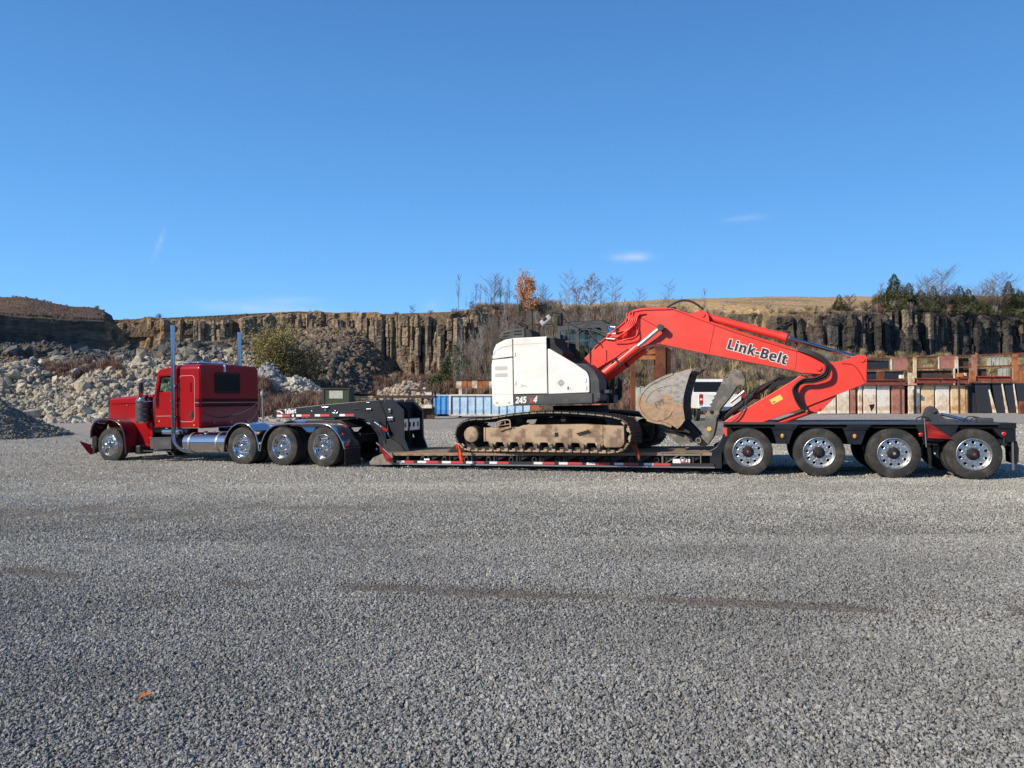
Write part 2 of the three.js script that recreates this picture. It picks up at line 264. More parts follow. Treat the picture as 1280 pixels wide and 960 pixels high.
function rimGeo(R, depth, holes, convex) {
  const rf = R * .635, g = b();
  g.lathe([[rf - .02, -.1], [rf - .012, -.045], [rf - .004, -.022], [rf, -.004], [rf - .006, .006], [rf - .016, .002], [rf - .022, -.015], [rf - .034, -.03], [rf - .042, -depth]], rotX90(0, 0, 0), 48);
  const s = new THREE.Shape(); s.absarc(0, 0, rf - .038, 0, Math.PI * 2);
  for (let i = 0; i < holes; i++) { const a = (i + .5) / holes * Math.PI * 2, h = new THREE.Path(), hr = convex ? .022 : .033; h.absarc(Math.cos(a) * (rf - .083), Math.sin(a) * (rf - .083), hr, 0, Math.PI * 2, true); s.holes.push(h); }
  const disc = new THREE.ExtrudeGeometry(s, { depth: .012, bevelEnabled: true, bevelSize: .005, bevelThickness: .005, bevelSegments: 2, curveSegments: 24 });
  const P = disc.attributes.position;
  for (let i = 0; i < P.count; i++) { const r = Math.hypot(P.getX(i), P.getY(i)), t = r / rf; P.setZ(i, P.getZ(i) - depth + (convex ? .10 * (1 - t * t) : .035 * (1 - t))); }
  disc.computeVertexNormals(); g.add(disc); return g.geo();
}
const W = {}, nutsStuff = (m) => { m.userData.kind = 'stuff'; return m; };
W.tyre = tyreGeo(.49, .26); W.tyreSteer = tyreGeo(.495, .29); W.rim = rimGeo(.49, .10, 10); W.rimDrive = rimGeo(.49, .11, 5); W.rimSteer = rimGeo(.495, .05, 10, true);
W.nuts = (() => { const g = b(); for (let i = 0; i < 10; i++) { const a = i / 10 * Math.PI * 2; g.cyl([Math.cos(a) * .143, Math.sin(a) * .143, -.08], [Math.cos(a) * .143, Math.sin(a) * .143, -.035], .017, .013, 6); } return g.geo(); })();
W.nutsDrive = (() => { const g = b(); for (let i = 0; i < 10; i++) { const a = i / 10 * Math.PI * 2; g.cyl([Math.cos(a) * .145, Math.sin(a) * .145, -.085], [Math.cos(a) * .145, Math.sin(a) * .145, -.055], .015, .012, 8); } return g.geo(); })();
W.nutsSteer = (() => { const g = b(); for (let i = 0; i < 10; i++) { const a = i / 10 * Math.PI * 2; g.cyl([Math.cos(a) * .143, Math.sin(a) * .143, .03], [Math.cos(a) * .143, Math.sin(a) * .143, .085], .018, .010, 8); } return g.geo(); })();
W.hubTrailer = b().lathe([[0, .03], [.055, .03], [.06, .02], [.062, -.01], [.085, -.02], [.09, -.06], [.118, -.068], [.122, -.1]].reverse(), rotX90(0, 0, 0), 24).geo();
W.cap = b().lathe([[0, .040], [.022, .038], [.026, .028]].reverse(), rotX90(0, 0, 0), 16).geo();
W.hubChrome = b().lathe([[0, .02], [.03, .016], [.06, -.005], [.085, -.035], [.115, -.06], [.122, -.095]].reverse(), rotX90(0, 0, 0), 28).geo();
W.hubSteer = b().lathe([[0, .16], [.05, .155], [.085, .13], [.095, .09], [.1, .03]].reverse(), rotX90(0, 0, 0), 28).geo();
const capMats = [M.lampRed, M.excDark, M.dirtSteel, M.lampRed];
function wheel(parent, s, near, kind, dual, k = 0, turn = 0) {
  const w = new THREE.Group(); w.name = 'wheel'; parent.add(w);
  w.position.set(s, kind === 'steer' ? .495 : .487, near ? 0 : -2.5); if (!near) w.rotation.y = Math.PI; w.rotation.y += turn; w.rotation.z = k * .83;
  mesh('tyre', kind === 'steer' ? W.tyreSteer : W.tyre, M.rubber, w);
  if (dual) { const i = mesh('tyre', W.tyre, M.rubber, w); i.position.z = -.33; }
  if (kind === 'trailer') { mesh('rim', W.rim, M.aluDull, w); mesh('hub', W.hubTrailer, M.excDark, w); mesh('hub_cap', W.cap, capMats[k % 4], w); nutsStuff(mesh('wheel_nuts', W.nuts, M.steel, w)); }
  if (kind === 'drive') { mesh('rim', W.rimDrive, M.chrome, w); mesh('hub', W.hubChrome, M.chrome, w); nutsStuff(mesh('wheel_nuts', W.nutsDrive, M.chrome, w)); }
  if (kind === 'steer') { mesh('rim', W.rimSteer, M.chrome, w); mesh('hub', W.hubSteer, M.chrome, w); nutsStuff(mesh('wheel_nuts', W.nutsSteer, M.chrome, w)); }
  return w;
}
// skin through sections (arrays of [x, y, z] of one length)
function loft(sections, closed = true, caps = true) {
  const n = sections[0].length, pos = [], P = (i, k) => sections[i][(k + n) % n];
  const tri = (a, c, d) => pos.push(...a, ...c, ...d);
  for (let i = 0; i < sections.length - 1; i++) for (let k = 0; k < (closed ? n : n - 1); k++) { tri(P(i, k), P(i, k + 1), P(i + 1, k + 1)); tri(P(i, k), P(i + 1, k + 1), P(i + 1, k)); }
  if (caps) for (const [i, f] of [[0, 1], [sections.length - 1, 0]]) { const c = [0, 1, 2].map((a) => sections[i].reduce((t, q) => t + q[a], 0) / n); for (let k = 0; k < n; k++) f ? tri(c, P(i, k + 1), P(i, k)) : tri(c, P(i, k), P(i, k + 1)); }
  let g = new THREE.BufferGeometry(); g.setAttribute('position', new THREE.Float32BufferAttribute(pos, 3));
  g = creased(g, 35); return g;
}
function creased(g, deg) {   // smooth normals under an angle
  if (g.index) g = g.toNonIndexed();
  const p = g.attributes.position, n = p.count, map = new Map(), fn = [], a = V3(), c = V3(), d = V3(), lim = Math.cos(deg * D2R);
  for (let i = 0; i < n; i += 3) { a.fromBufferAttribute(p, i); c.fromBufferAttribute(p, i + 1).sub(a); d.fromBufferAttribute(p, i + 2).sub(a); fn.push(c.clone().cross(d)); }
  const key = (i) => Math.round(p.getX(i) * 2e3) + ',' + Math.round(p.getY(i) * 2e3) + ',' + Math.round(p.getZ(i) * 2e3);
  for (let i = 0; i < n; i++) { const k = key(i); if (!map.has(k)) map.set(k, []); map.get(k).push(i / 3 | 0); }
  const out = new Float32Array(n * 3);
  for (let i = 0; i < n; i++) { const f = fn[i / 3 | 0], fl = f.length() || 1, s = V3(); for (const q of map.get(key(i))) { const g2 = fn[q], l = g2.length() || 1; if (f.dot(g2) / (fl * l) > lim) s.add(g2); } s.normalize(); out.set([s.x, s.y, s.z], i * 3); }
  g.setAttribute('normal', new THREE.BufferAttribute(out, 3)); return g;
}
// strip of sheet metal along a profile in the x-y plane, of thickness t, from z0 to z1
function shell(prof, t, z0, z1) {
  const n = prof.length, nor = prof.map((p, i) => { const a = prof[Math.max(0, i - 1)], c = prof[Math.min(n - 1, i + 1)], l = Math.hypot(c[0] - a[0], c[1] - a[1]); return [-(c[1] - a[1]) / l, (c[0] - a[0]) / l]; });
  return loft(prof.map((p, i) => [[p[0], p[1], z0], [p[0], p[1], z1], [p[0] - nor[i][0] * t, p[1] - nor[i][1] * t, z1], [p[0] - nor[i][0] * t, p[1] - nor[i][1] * t, z0]].reverse()));
}
function smoothPts(pts, n) { const c = new THREE.CatmullRomCurve3(pts.map((p) => V3(p[0], p[1], 0)), false, 'centripetal'); return c.getPoints(n).map((p) => [p.x, p.y]); }

// ---------------------------------------------------------------- the red road tractor
const CZ = -1.25;   // centre line of the vehicles
{
  const t = like(thing('semi_truck', 'red long-nosed semi truck with sleeper, tall chrome exhaust stacks and three rear axles', 'truck'), truckFrame);
  wheel(t, -6.78, true, 'steer', false, 1, .06); wheel(t, -6.78, false, 'steer', false, 2, .06);
  [-1.79, -.46, .84].forEach((s, i) => { wheel(t, s, true, 'drive', true, i); wheel(t, s, false, 'drive', true, i + 2); });
  // frame, axles
  const f = b();
  for (const z of [-.82, -1.68]) f.box(-2.9, .66, z, 8.6, .26, .08);
  for (const s of [-7.1, -5, -3.2, -1.1, .2, 1.35]) f.box(s, .66, CZ, .1, .2, .9);
  f.to('chassis', M.blackMatte, t);
  for (const s of [-6.78, -1.79, -.46, .84]) { const a = b(); a.cyl([s, .48, -.35], [s, .48, -2.15], .065, .065, 12); if (s > -3) a.sph(s, .48, CZ, .2, 1.1, 1, .9); a.to('axle', M.blackMatte, t); }
  // hood
  const sec = (s, hw, top, bot, r, crown) => {
    const o = []; const half = [[bot, hw], [lerp(bot, top, .55), hw]];
    for (let k = 0; k <= 5; k++) { const q = k / 5 * Math.PI / 2; half.push([top - r + Math.sin(q) * r, hw - r + Math.cos(q) * r]); }
    half.push([top + crown * .7, hw * .4], [top + crown, 0]);
    for (const [y, z] of half) o.push([s, y, CZ + z]);
    for (let k = half.length - 2; k >= 0; k--) o.push([s, half[k][0], CZ - half[k][1]]);
    return o.reverse();
  };
  const hood = b().add(loft([sec(-7.47, .715, 1.835, .95, .06, .005), sec(-7.44, .735, 1.86, .95, .07, .01), sec(-6.8, .758, 1.888, .95, .075, .012), sec(-6.1, .785, 1.91, .95, .08, .014), sec(-5.56, .805, 1.93, .95, .085, .015)])).to('hood', M.truckRed, t);
  for (const s of [1, -1]) {
    const z0 = CZ + s * .80, g = b(), prof = [[-7.40, 1.0], [-7.40, 1.18], [-6.9, 1.24], [-5.60, 1.24], [-5.57, 1.06], [-5.57, .47], [-5.66, .43], [-6.10, .43], [-6.10, .75], [-6.2, 1.0]];
    g.prism(prof, z0 - .02, z0 + .02, .006); g.box(-5.72, .83, z0 + s * .022, .012, .78, .012); g.to('hood_side_panel', M.truckRed, t);
    b().box(-6.5, 1.70, CZ + s * .79, 1.72, .022, .02, 0, -s * .036).to('hood_crease', M.truckRed, hood);
    b().sph(-6.65, 1.63, CZ + s * .785, .02, 1, 1, .8).to('badge', M.pin, hood);
    // fender
    const pf = smoothPts([[-7.56, .72], [-7.53, .95], [-7.40, 1.15], [-7.15, 1.235], [-6.85, 1.245], [-6.55, 1.20], [-6.30, 1.06], [-6.16, .80], [-6.08, .27]].reverse(), 26);
    const zo = s > 0 ? .02 : -2.52, zi = CZ + s * .78, fd = b();
    fd.add(shell(pf, .03, Math.min(zo, zi), Math.max(zo, zi)));
    fd.tube(pf.map((p) => [p[0], p[1] - .012, zo]), .026, 8, 50);
    fd.to('fender', M.truckMaroon, t);
    const hl = b(); hl.rbox(-7.50, 1.19, CZ + s * 1.02, .26, .16, .30, .06); hl.to('headlight', M.chrome, t);
    b().cyl([-7.635, 1.19, CZ + s * 1.02], [-7.62, 1.19, CZ + s * 1.02], .075, .075, 16).to('headlight_lens', M.glassDark, t);
    b().sph(-6.42, 1.185, zo - s * .03, .035, 1.3, .8, .8).to('marker_light', M.lampAmber, t);
  }
  b().box(-7.49, 1.36, CZ, .05, .80, 1.34).to('grille', M.aluDull, t);
  const gb = b(); for (let i = 0; i < 9; i++) gb.box(-7.52, 1.36, CZ - .6 + i * .15, .02, .78, .03); gb.box(-7.495, 1.785, CZ, .09, .06, 1.40); for (const s of [1, -1]) gb.box(-7.495, 1.36, CZ + s * .695, .09, .86, .05); gb.to('grille_surround', M.chrome, t);
  b().sph(-7.40, 1.89, CZ, .05, 2.2, .7, .4).to('hood_ornament', M.chrome, t);
  const bp = b(); bp.rbox(-7.47, .50, CZ, .16, .46, 2.46, .04); bp.to('bumper', M.chrome, t);
  b().rbox(-7.44, .50, -.012, .19, .50, .03, .01).to('bumper_end_shade', M.blackMatte, t);  // black plate paints the backlit shade of the bumper end
  b().rbox(-5.93, .36, -.45, .26, .26, .5, .06).to('step_tank', M.black, t);
  // cowl and cab
  b().prism([[-5.57, 1.0], [-5.57, 1.84], [-5.2, 1.86], [-5.2, 1.0]], CZ - .72, CZ + .72, .02).to('cowl', M.blackMatte, t);
  const cw = b(); cw.prism([[-5.36, 1.3], [-5.36, 1.86], [-5.14, 1.93], [-5.14, 1.3]], CZ - .80, CZ + .80, .02); cw.to('cowl_cover', M.truckMaroon, t);
  for (const s of [1, -1]) {
    const z = CZ + s * .60, ac = b();
    ac.cyl([-5.73, 1.16, CZ + s * 1.0], [-5.73, 1.74, CZ + s * 1.0], .185, .185, 28); ac.to('air_cleaner', M.excGrey, t);
    const bands = b(); for (const h of [1.2, 1.35, 1.5, 1.68]) bands.cyl([-5.73, h, CZ + s * 1.0], [-5.73, h + .022, CZ + s * 1.0], .19, .19, 28);
    bands.cyl([-5.73, 1.74, CZ + s * 1.0], [-5.73, 1.80, CZ + s * 1.0], .19, .16, 28); bands.cyl([-5.73, 1.80, CZ + s * 1.0], [-5.73, 1.90, CZ + s * 1.0], .12, .16, 24); bands.cyl([-5.73, 1.12, CZ + s * 1.0], [-5.73, 1.16, CZ + s * 1.0], .15, .18, 24);
    bands.each('air_cleaner_band', M.chrome, t);
    b().tube([[-5.42, 1.85, CZ + s * .85], [-5.40, 1.5, CZ + s * .88], [-5.44, 1.15, CZ + s * .82]], .045, 8).to('intake_hose', M.hose, t);
  }
  const zN = -.20, zF = -2.30, cab = b();
  const side = [[-5.20, .99], [-5.20, 1.90], [-5.07, 2.52], [-4.98, 2.585], [-4.31, 2.66], [-4.31, .99]], win = [[-5.05, 1.96], [-4.97, 2.42], [-4.48, 2.42], [-4.48, 1.96]];
  for (const [a, c] of [[zN - .05, zN], [zF, zF + .05]]) cab.prism(side, a, c, .008, [roundPoly(win, .05)]);
  cab.add(loft([[-5.20, 1.90], [-5.09, 2.44]].map(([x, y]) => [[x, y, zN - .04], [x, y, zN - .11], [x + .05, y, zN - .11], [x + .05, y, zN - .04]])));
  cab.add(loft([[-5.20, 1.90], [-5.09, 2.44]].map(([x, y]) => [[x, y, zF + .11], [x, y, zF + .04], [x + .05, y, zF + .04], [x + .05, y, zF + .11]])));
  cab.add(loft([[-5.10, 2.44], [-5.06, 2.53], [-4.98, 2.60], [-4.31, 2.68]].map(([x, y], i) => { const o = []; for (let k = 0; k <= 12; k++) { const q = k / 12; o.push([x, y + (i ? .035 : .0) * Math.sin(q * Math.PI), lerp(zN - .01, zF + .01, q)]); } for (let k = 12; k >= 0; k--) { const q = k / 12; o.push([x, y - .05, lerp(zN - .01, zF + .01, q)]); } return o.reverse(); })));
  cab.box(-5.18, 1.45, CZ, .05, .9, 2.0); cab.box(-4.75, 1.0, CZ, .9, .03, 2.0); cab.to('cab', M.truckRed, t);
  b().prism([[-5.20, 1.905], [-5.185, 1.905], [-5.083, 2.44], [-5.097, 2.44]], zF + .1, zN - .1).to('windshield', M.glass, t);
  for (const z of [zN - .027, zF + .027]) b().prism(roundPoly(win, .05), z - .003, z + .003).to('side_window', M.glass, t);
  const vz = b(); vz.prism([[-5.30, 2.44], [-5.10, 2.55], [-5.06, 2.57], [-5.09, 2.51], [-5.29, 2.42]], zF + .06, zN - .06); vz.to('sun_visor', M.chrome, t);
  const seat = b(); for (const z of [-.75, -1.75]) { seat.rbox(-4.72, 1.50, z, .5, .14, .5, .05); seat.rbox(-4.48, 1.85, z, .12, .7, .48, .05, 0, 0, -.12); } seat.box(-4.9, 1.5, CZ, .2, .9, 1.9); seat.torus(-4.98, 1.83, -.75, .2, .014, 'x'); seat.to('cab_interior', M.excDark, t);
  // door outline, handle, grab rail
  const dr = b(); dr.prism(roundPoly([[-5.13, 1.03], [-5.13, 1.88], [-5.03, 2.47], [-4.40, 2.50], [-4.40, 1.03]], .06), zN, zN + .012, .004, [roundPoly(win.map(([x, y]) => [x + (x < -4.7 ? -.02 : .02), y + (y > 2.2 ? .02 : -.02)]), .05)]);
  const door = dr.to('door', M.truckRed, t); b().rbox(-4.50, 1.72, zN + .03, .13, .035, .03, .01).to('handle', M.chrome, door);
  b().tube([[-4.37, 1.35, zN + .05], [-4.37, 1.9, zN + .06]], .012).to('grab_rail', M.chrome, t);
  const mir = b(); mir.tube([[-5.12, 2.28, zN], [-5.28, 2.28, .16], [-5.28, 1.76, .16], [-5.14, 1.72, zN]], .013, 6, 24); mir.each('mirror_arm', M.chrome, t);
  b().rbox(-5.28, 2.04, .17, .055, .40, .13, .02).to('mirror', M.truckMaroon, t);
  b().rbox(-5.249, 2.04, .17, .008, .36, .10, .003).to('mirror_glass', M.chrome, t);
  b().rbox(-5.28, 2.03, -2.68, .10, .44, .20, .03).to('mirror', M.truckRed, t);
  b().tube([[-5.12, 2.28, zF], [-5.28, 2.28, -2.66], [-5.28, 1.76, -2.66], [-5.14, 1.72, zF]], .013, 6, 24).each('mirror_arm', M.chrome, t);
  // sleeper
  const zs = -.14, ze = -2.36, sl = b();
  const ring = (s, inset, top) => { const o = [], r = .14, hw = (zs - ze) / 2 - inset, c = (zs + ze) / 2; const pts = [[-hw, .97 + inset], [hw, .97 + inset]]; for (let k = 0; k <= 6; k++) { const q = k / 6 * Math.PI / 2; pts.push([hw - r + Math.cos(q) * r, top - r + Math.sin(q) * r]); } pts.push([0, top + .03]); for (let k = 6; k >= 0; k--) { const q = k / 6 * Math.PI / 2; pts.push([-hw + r - Math.cos(q) * r, top - r + Math.sin(q) * r]); } for (const [z, y] of pts) o.push([s, y, c + z]); return o.reverse(); };
  sl.add(loft([ring(-4.30, .0, 2.705), ring(-3.50, 0, 2.70), ring(-3.44, .012, 2.692), ring(-3.405, .05, 2.66)]));
  const slp = sl.to('sleeper', M.truckRed, t);
  for (const [h0, h1] of [[1.675, 1.755], [1.53, 1.62]]) { const st = b(); st.box(-3.86, (h0 + h1) / 2, zs + .002, .84, h1 - h0, .004); st.box(-3.401, (h0 + h1) / 2, CZ, .004, h1 - h0, 2.08); st.each('stripe', M.stripe, slp); }
  { const pin = b(); pin.box(-3.86, 1.648, zs + .002, .84, .010, .004); pin.box(-3.401, 1.648, CZ, .004, .010, 2.08);
    const o = roundPoly([[-4.17, 1.13], [-4.19, 2.40], [-3.58, 2.40], [-3.58, 1.13]], .14, 6), inn = roundPoly([[-4.155, 1.145], [-4.175, 2.386], [-3.594, 2.386], [-3.594, 1.145]], .13, 6);
    pin.prism(o, zs, zs + .006, 0, [inn]); pin.each('pinstripe', M.pin, slp); }
  const sd = b().prism(inset(roundPoly([[-4.15, 1.15], [-4.17, 2.38], [-3.60, 2.38], [-3.60, 1.15]], .12, 6), 0), zs - .01, zs + .005).to('sleeper_door', M.truckRed, slp);
  b().rbox(-3.70, 1.32, zs + .012, .09, .17, .02, .008).to('latch', M.black, sd); b().rbox(-3.735, 1.32, zs + .02, .02, .13, .02, .008).to('latch_handle', M.chrome, sd); b().rbox(-3.72, 2.08, zs + .01, .03, .26, .02, .008).to('grip', M.stripe, sd);
  b().box(-3.86, .965, zs - .02, .90, .025, .05).to('trim', M.chrome, slp); b().box(-3.42, .965, CZ, .03, .025, 2.14).to('trim', M.chrome, slp);
  const rw = b(); rw.add(new RoundedBoxGeometry(.02, .48, .86, 3, .009), new THREE.Matrix4().makeTranslation(-3.402, 2.19, -1.13)); const rwm = rw.to('rear_window', M.glassDark, slp);
  b().prism(roundPoly([[-.46, -.29], [-.46, .29], [.46, .29], [.46, -.29]], .08), 0, .016, .003, [roundPoly([[-.425, -.255], [-.425, .255], [.425, .255], [.425, -.255]], .06)]).to('window_seal', M.blackMatte, slp).applyMatrix4(new THREE.Matrix4().makeTranslation(-3.402, 2.19, -1.13).multiply(new THREE.Matrix4().makeRotationY(Math.PI / 2)));
  b().rbox(-3.395, 2.60, -1.02, .05, .2, .05, .015).to('work_light', M.white, slp);
  const rf = b(); rf.rbox(-3.95, 2.76, -.95, .45, .05, 1.1, .02); rf.rbox(-4.2, 2.765, -.55, .3, .07, .28, .03); rf.cyl([-4.6, 2.74, -.7], [-3.9, 2.79, -.7], .03, .045, 12); rf.cyl([-4.6, 2.76, -1.4], [-3.9, 2.79, -1.4], .03, .045, 12); rf.each('roof_horn', M.alu, t);
  const ml = b(); for (let i = 0; i < 5; i++) ml.sph(-4.9, 2.66, -.5 - i * .375, .04, 1.6, .9, .8); ml.each('roof_light', M.lampAmber, t);
  // small fittings
  for (const h of [1.25, 1.75, 2.25]) b().rbox(-4.165, h, zs + .008, .05, .10, .02, .006).to('hinge', M.truckRed, slp);
  for (const h of [1.15, 1.75]) b().rbox(-5.11, h, zN + .016, .05, .10, .02, .006).to('hinge', M.truckRed, door);
  b().rbox(-5.60, 1.45, CZ + .83, .04, .12, .03, .008).to('hood_latch', M.chrome, t); b().rbox(-5.0, 1.16, zN + .016, .07, .04, .02, .006).to('marker_light', M.lampAmber, t); b().rbox(-3.60, 1.04, zs + .012, .07, .04, .02, .006).to('marker_light', M.lampAmber, t);
  b().box(-4.305, 1.82, zN + .01, .012, 1.66, .03).to('cab_seal', M.blackMatte, t); b().box(-4.75, 1.30, zN + .014, .72, .012, .006).to('trim', M.pin, door);
  for (const z of [-.62, -1.25, -1.88]) b().rbox(-3.395, 1.10, z, .02, .06, .10, .006).to('tail_light', M.lampRed, slp);
  // exhaust stacks
  for (const z of [-.03, -2.47]) {
    const s = z > -1 ? 1 : -1, st = b(); st.cyl([-4.27, 1.0, z], [-4.27, 3.785, z], .060, .062, 28, true); st.cyl([-4.27, 1.0, z], [-4.27, 3.78, z], .055, .057, 20, true);
    st.tube([[-4.27, 1.0, z], [-4.27, .78, z], [-4.23, .60, z - s * .01], [-4.12, .46, z - s * .03], [-3.96, .36, z - s * .10], [-3.75, .32, z - s * .35]], .06, 18, 40); st.to('exhaust_stack', M.stack, t);
    const cl = b(); for (const h of [1.25, 2.1]) { cl.cyl([-4.27, h, z], [-4.27, h + .05, z], .083, .083, 24); cl.box(-4.27, h + .025, z - s * .11, .05, .04, .12); } cl.each('stack_clamp', M.chrome, t);
  }
  // tanks, battery box, air tank
  for (const s of [1, -1]) {
    const zc = CZ + s * .95, tk = b();
    tk.add(new THREE.LatheGeometry([[0, 0], [.20, .0], [.255, .025], [.275, .06], [.275, 1.58], [.255, 1.615], [.20, 1.64], [0, 1.64]].map((p) => new THREE.Vector2(...p)), 48), new THREE.Matrix4().makeTranslation(-4.0, .565, zc).multiply(new THREE.Matrix4().makeRotationZ(-Math.PI / 2)));
    tk.to('fuel_tank', M.chrome, t);
    for (const x of [-3.72, -2.72]) { const g = new THREE.CylinderGeometry(.281, .281, .07, 40, 1, true); b().add(g, new THREE.Matrix4().makeTranslation(x, .565, zc).multiply(new THREE.Matrix4().makeRotationZ(Math.PI / 2))).to('tank_strap', M.steel, t); }
    b().cyl([-3.3, .82, zc + s * .06], [-3.3, .88, zc + s * .06], .05, .05, 16).cyl([-3.05, .82, zc], [-3.05, .86, zc], .03, .03, 12).each('tank_cap', M.chrome, t);
    b().rbox(-4.76, .54, CZ + s * .98, .82, .30, .50, .02).to('battery_box', M.excGrey, t);
    b().box(-4.76, .702, CZ + s * .98, .86, .018, .54).to('battery_box_lid', M.alu, t);
    b().prism([[-5.42, .35], [-4.34, .35], [-4.34, .33], [-5.42, .33]], CZ + s * .68, CZ + s * 1.26).to('step', M.chrome, t);
    b().cyl([-4.86, .86, CZ + s * 1.02], [-4.06, .86, CZ + s * 1.02], .085, .085, 24).to('air_tank', M.chrome, t);
    // fenders of the driven axles
    const z0 = s > 0 ? -.63 : -2.52, z1 = s > 0 ? .02 : -1.87;
    const f1 = smoothPts([[-2.40, .33], [-2.36, .62], [-2.2, .90], [-1.98, 1.05], [-1.76, 1.09], [-1.52, 1.03], [-1.32, .84], [-1.22, .60], [-1.19, .38]].reverse(), 30), f2 = smoothPts([[-1.15, .37], [-1.08, .62], [-.93, .86], [-.72, 1.0], [-.46, 1.05], [.2, 1.055], [.84, 1.05], [1.08, .99], [1.28, .83], [1.42, .64], [1.50, .44]].reverse(), 44);
    for (const q of [f1, f2]) { const g = b(); g.add(shell(q, .014, z0, z1)); const ze2 = s > 0 ? z1 : z0; g.tube(q.map((p) => [p[0], p[1] - .004, ze2]), .016, 6, 50); g.to('wheel_fender', M.chrome, t); }
    b().box(1.50, .27, (z0 + z1) / 2, .014, .46, .62).to('mud_flap', M.blackMatte, t);
    b().rbox(1.43, .80, (z0 + z1) / 2 + s * .25, .03, .05, .09, .01, 0, 0, .6).to('tail_light', M.lampRed, t);
  }
  b().rbox(-1.75, 1.0, CZ, 1.1, .02, 1.2, .005).to('deck_plate', M.alu, t);
  b().prism([[-.55, 1.0], [-.35, 1.12], [.75, 1.12], [1.05, .95], [1.0, .92], [-.5, .95]], CZ - .45, CZ + .45, .01).to('fifth_wheel', M.black, t);
  const pg = b(); pg.cyl([-2.0, .95, -1.0], [-2.0, 1.98, -1.0], .022, .022, 10); pg.rbox(-2.0, 1.86, -1.0, .10, .12, .10, .02); pg.to('hose_tender', M.steel, t);
  const hz = b(); hz.tube([[-3.4, 1.22, -.85], [-2.9, 1.3, -.9], [-2.4, 1.45, -.95], [-2.02, 1.72, -1.0]], .013); hz.tube([[-2.02, 1.8, -1.0], [-2.12, 1.4, -.95], [-2.3, 1.15, -.9], [-2.6, 1.0, -.85]], .013); hz.tube([[-2.0, 1.8, -1.02], [-1.75, 1.5, -1.1], [-1.5, 1.25, -1.15], [-1.25, 1.2, -1.15]], .013); hz.tube([[-2.0, 1.75, -1.04], [-1.8, 1.65, -1.05], [-1.6, 1.3, -1.1], [-1.4, 1.22, -1.15]], .013); hz.each('air_hose', M.hose, t);
}
function inset(p) { return p; }
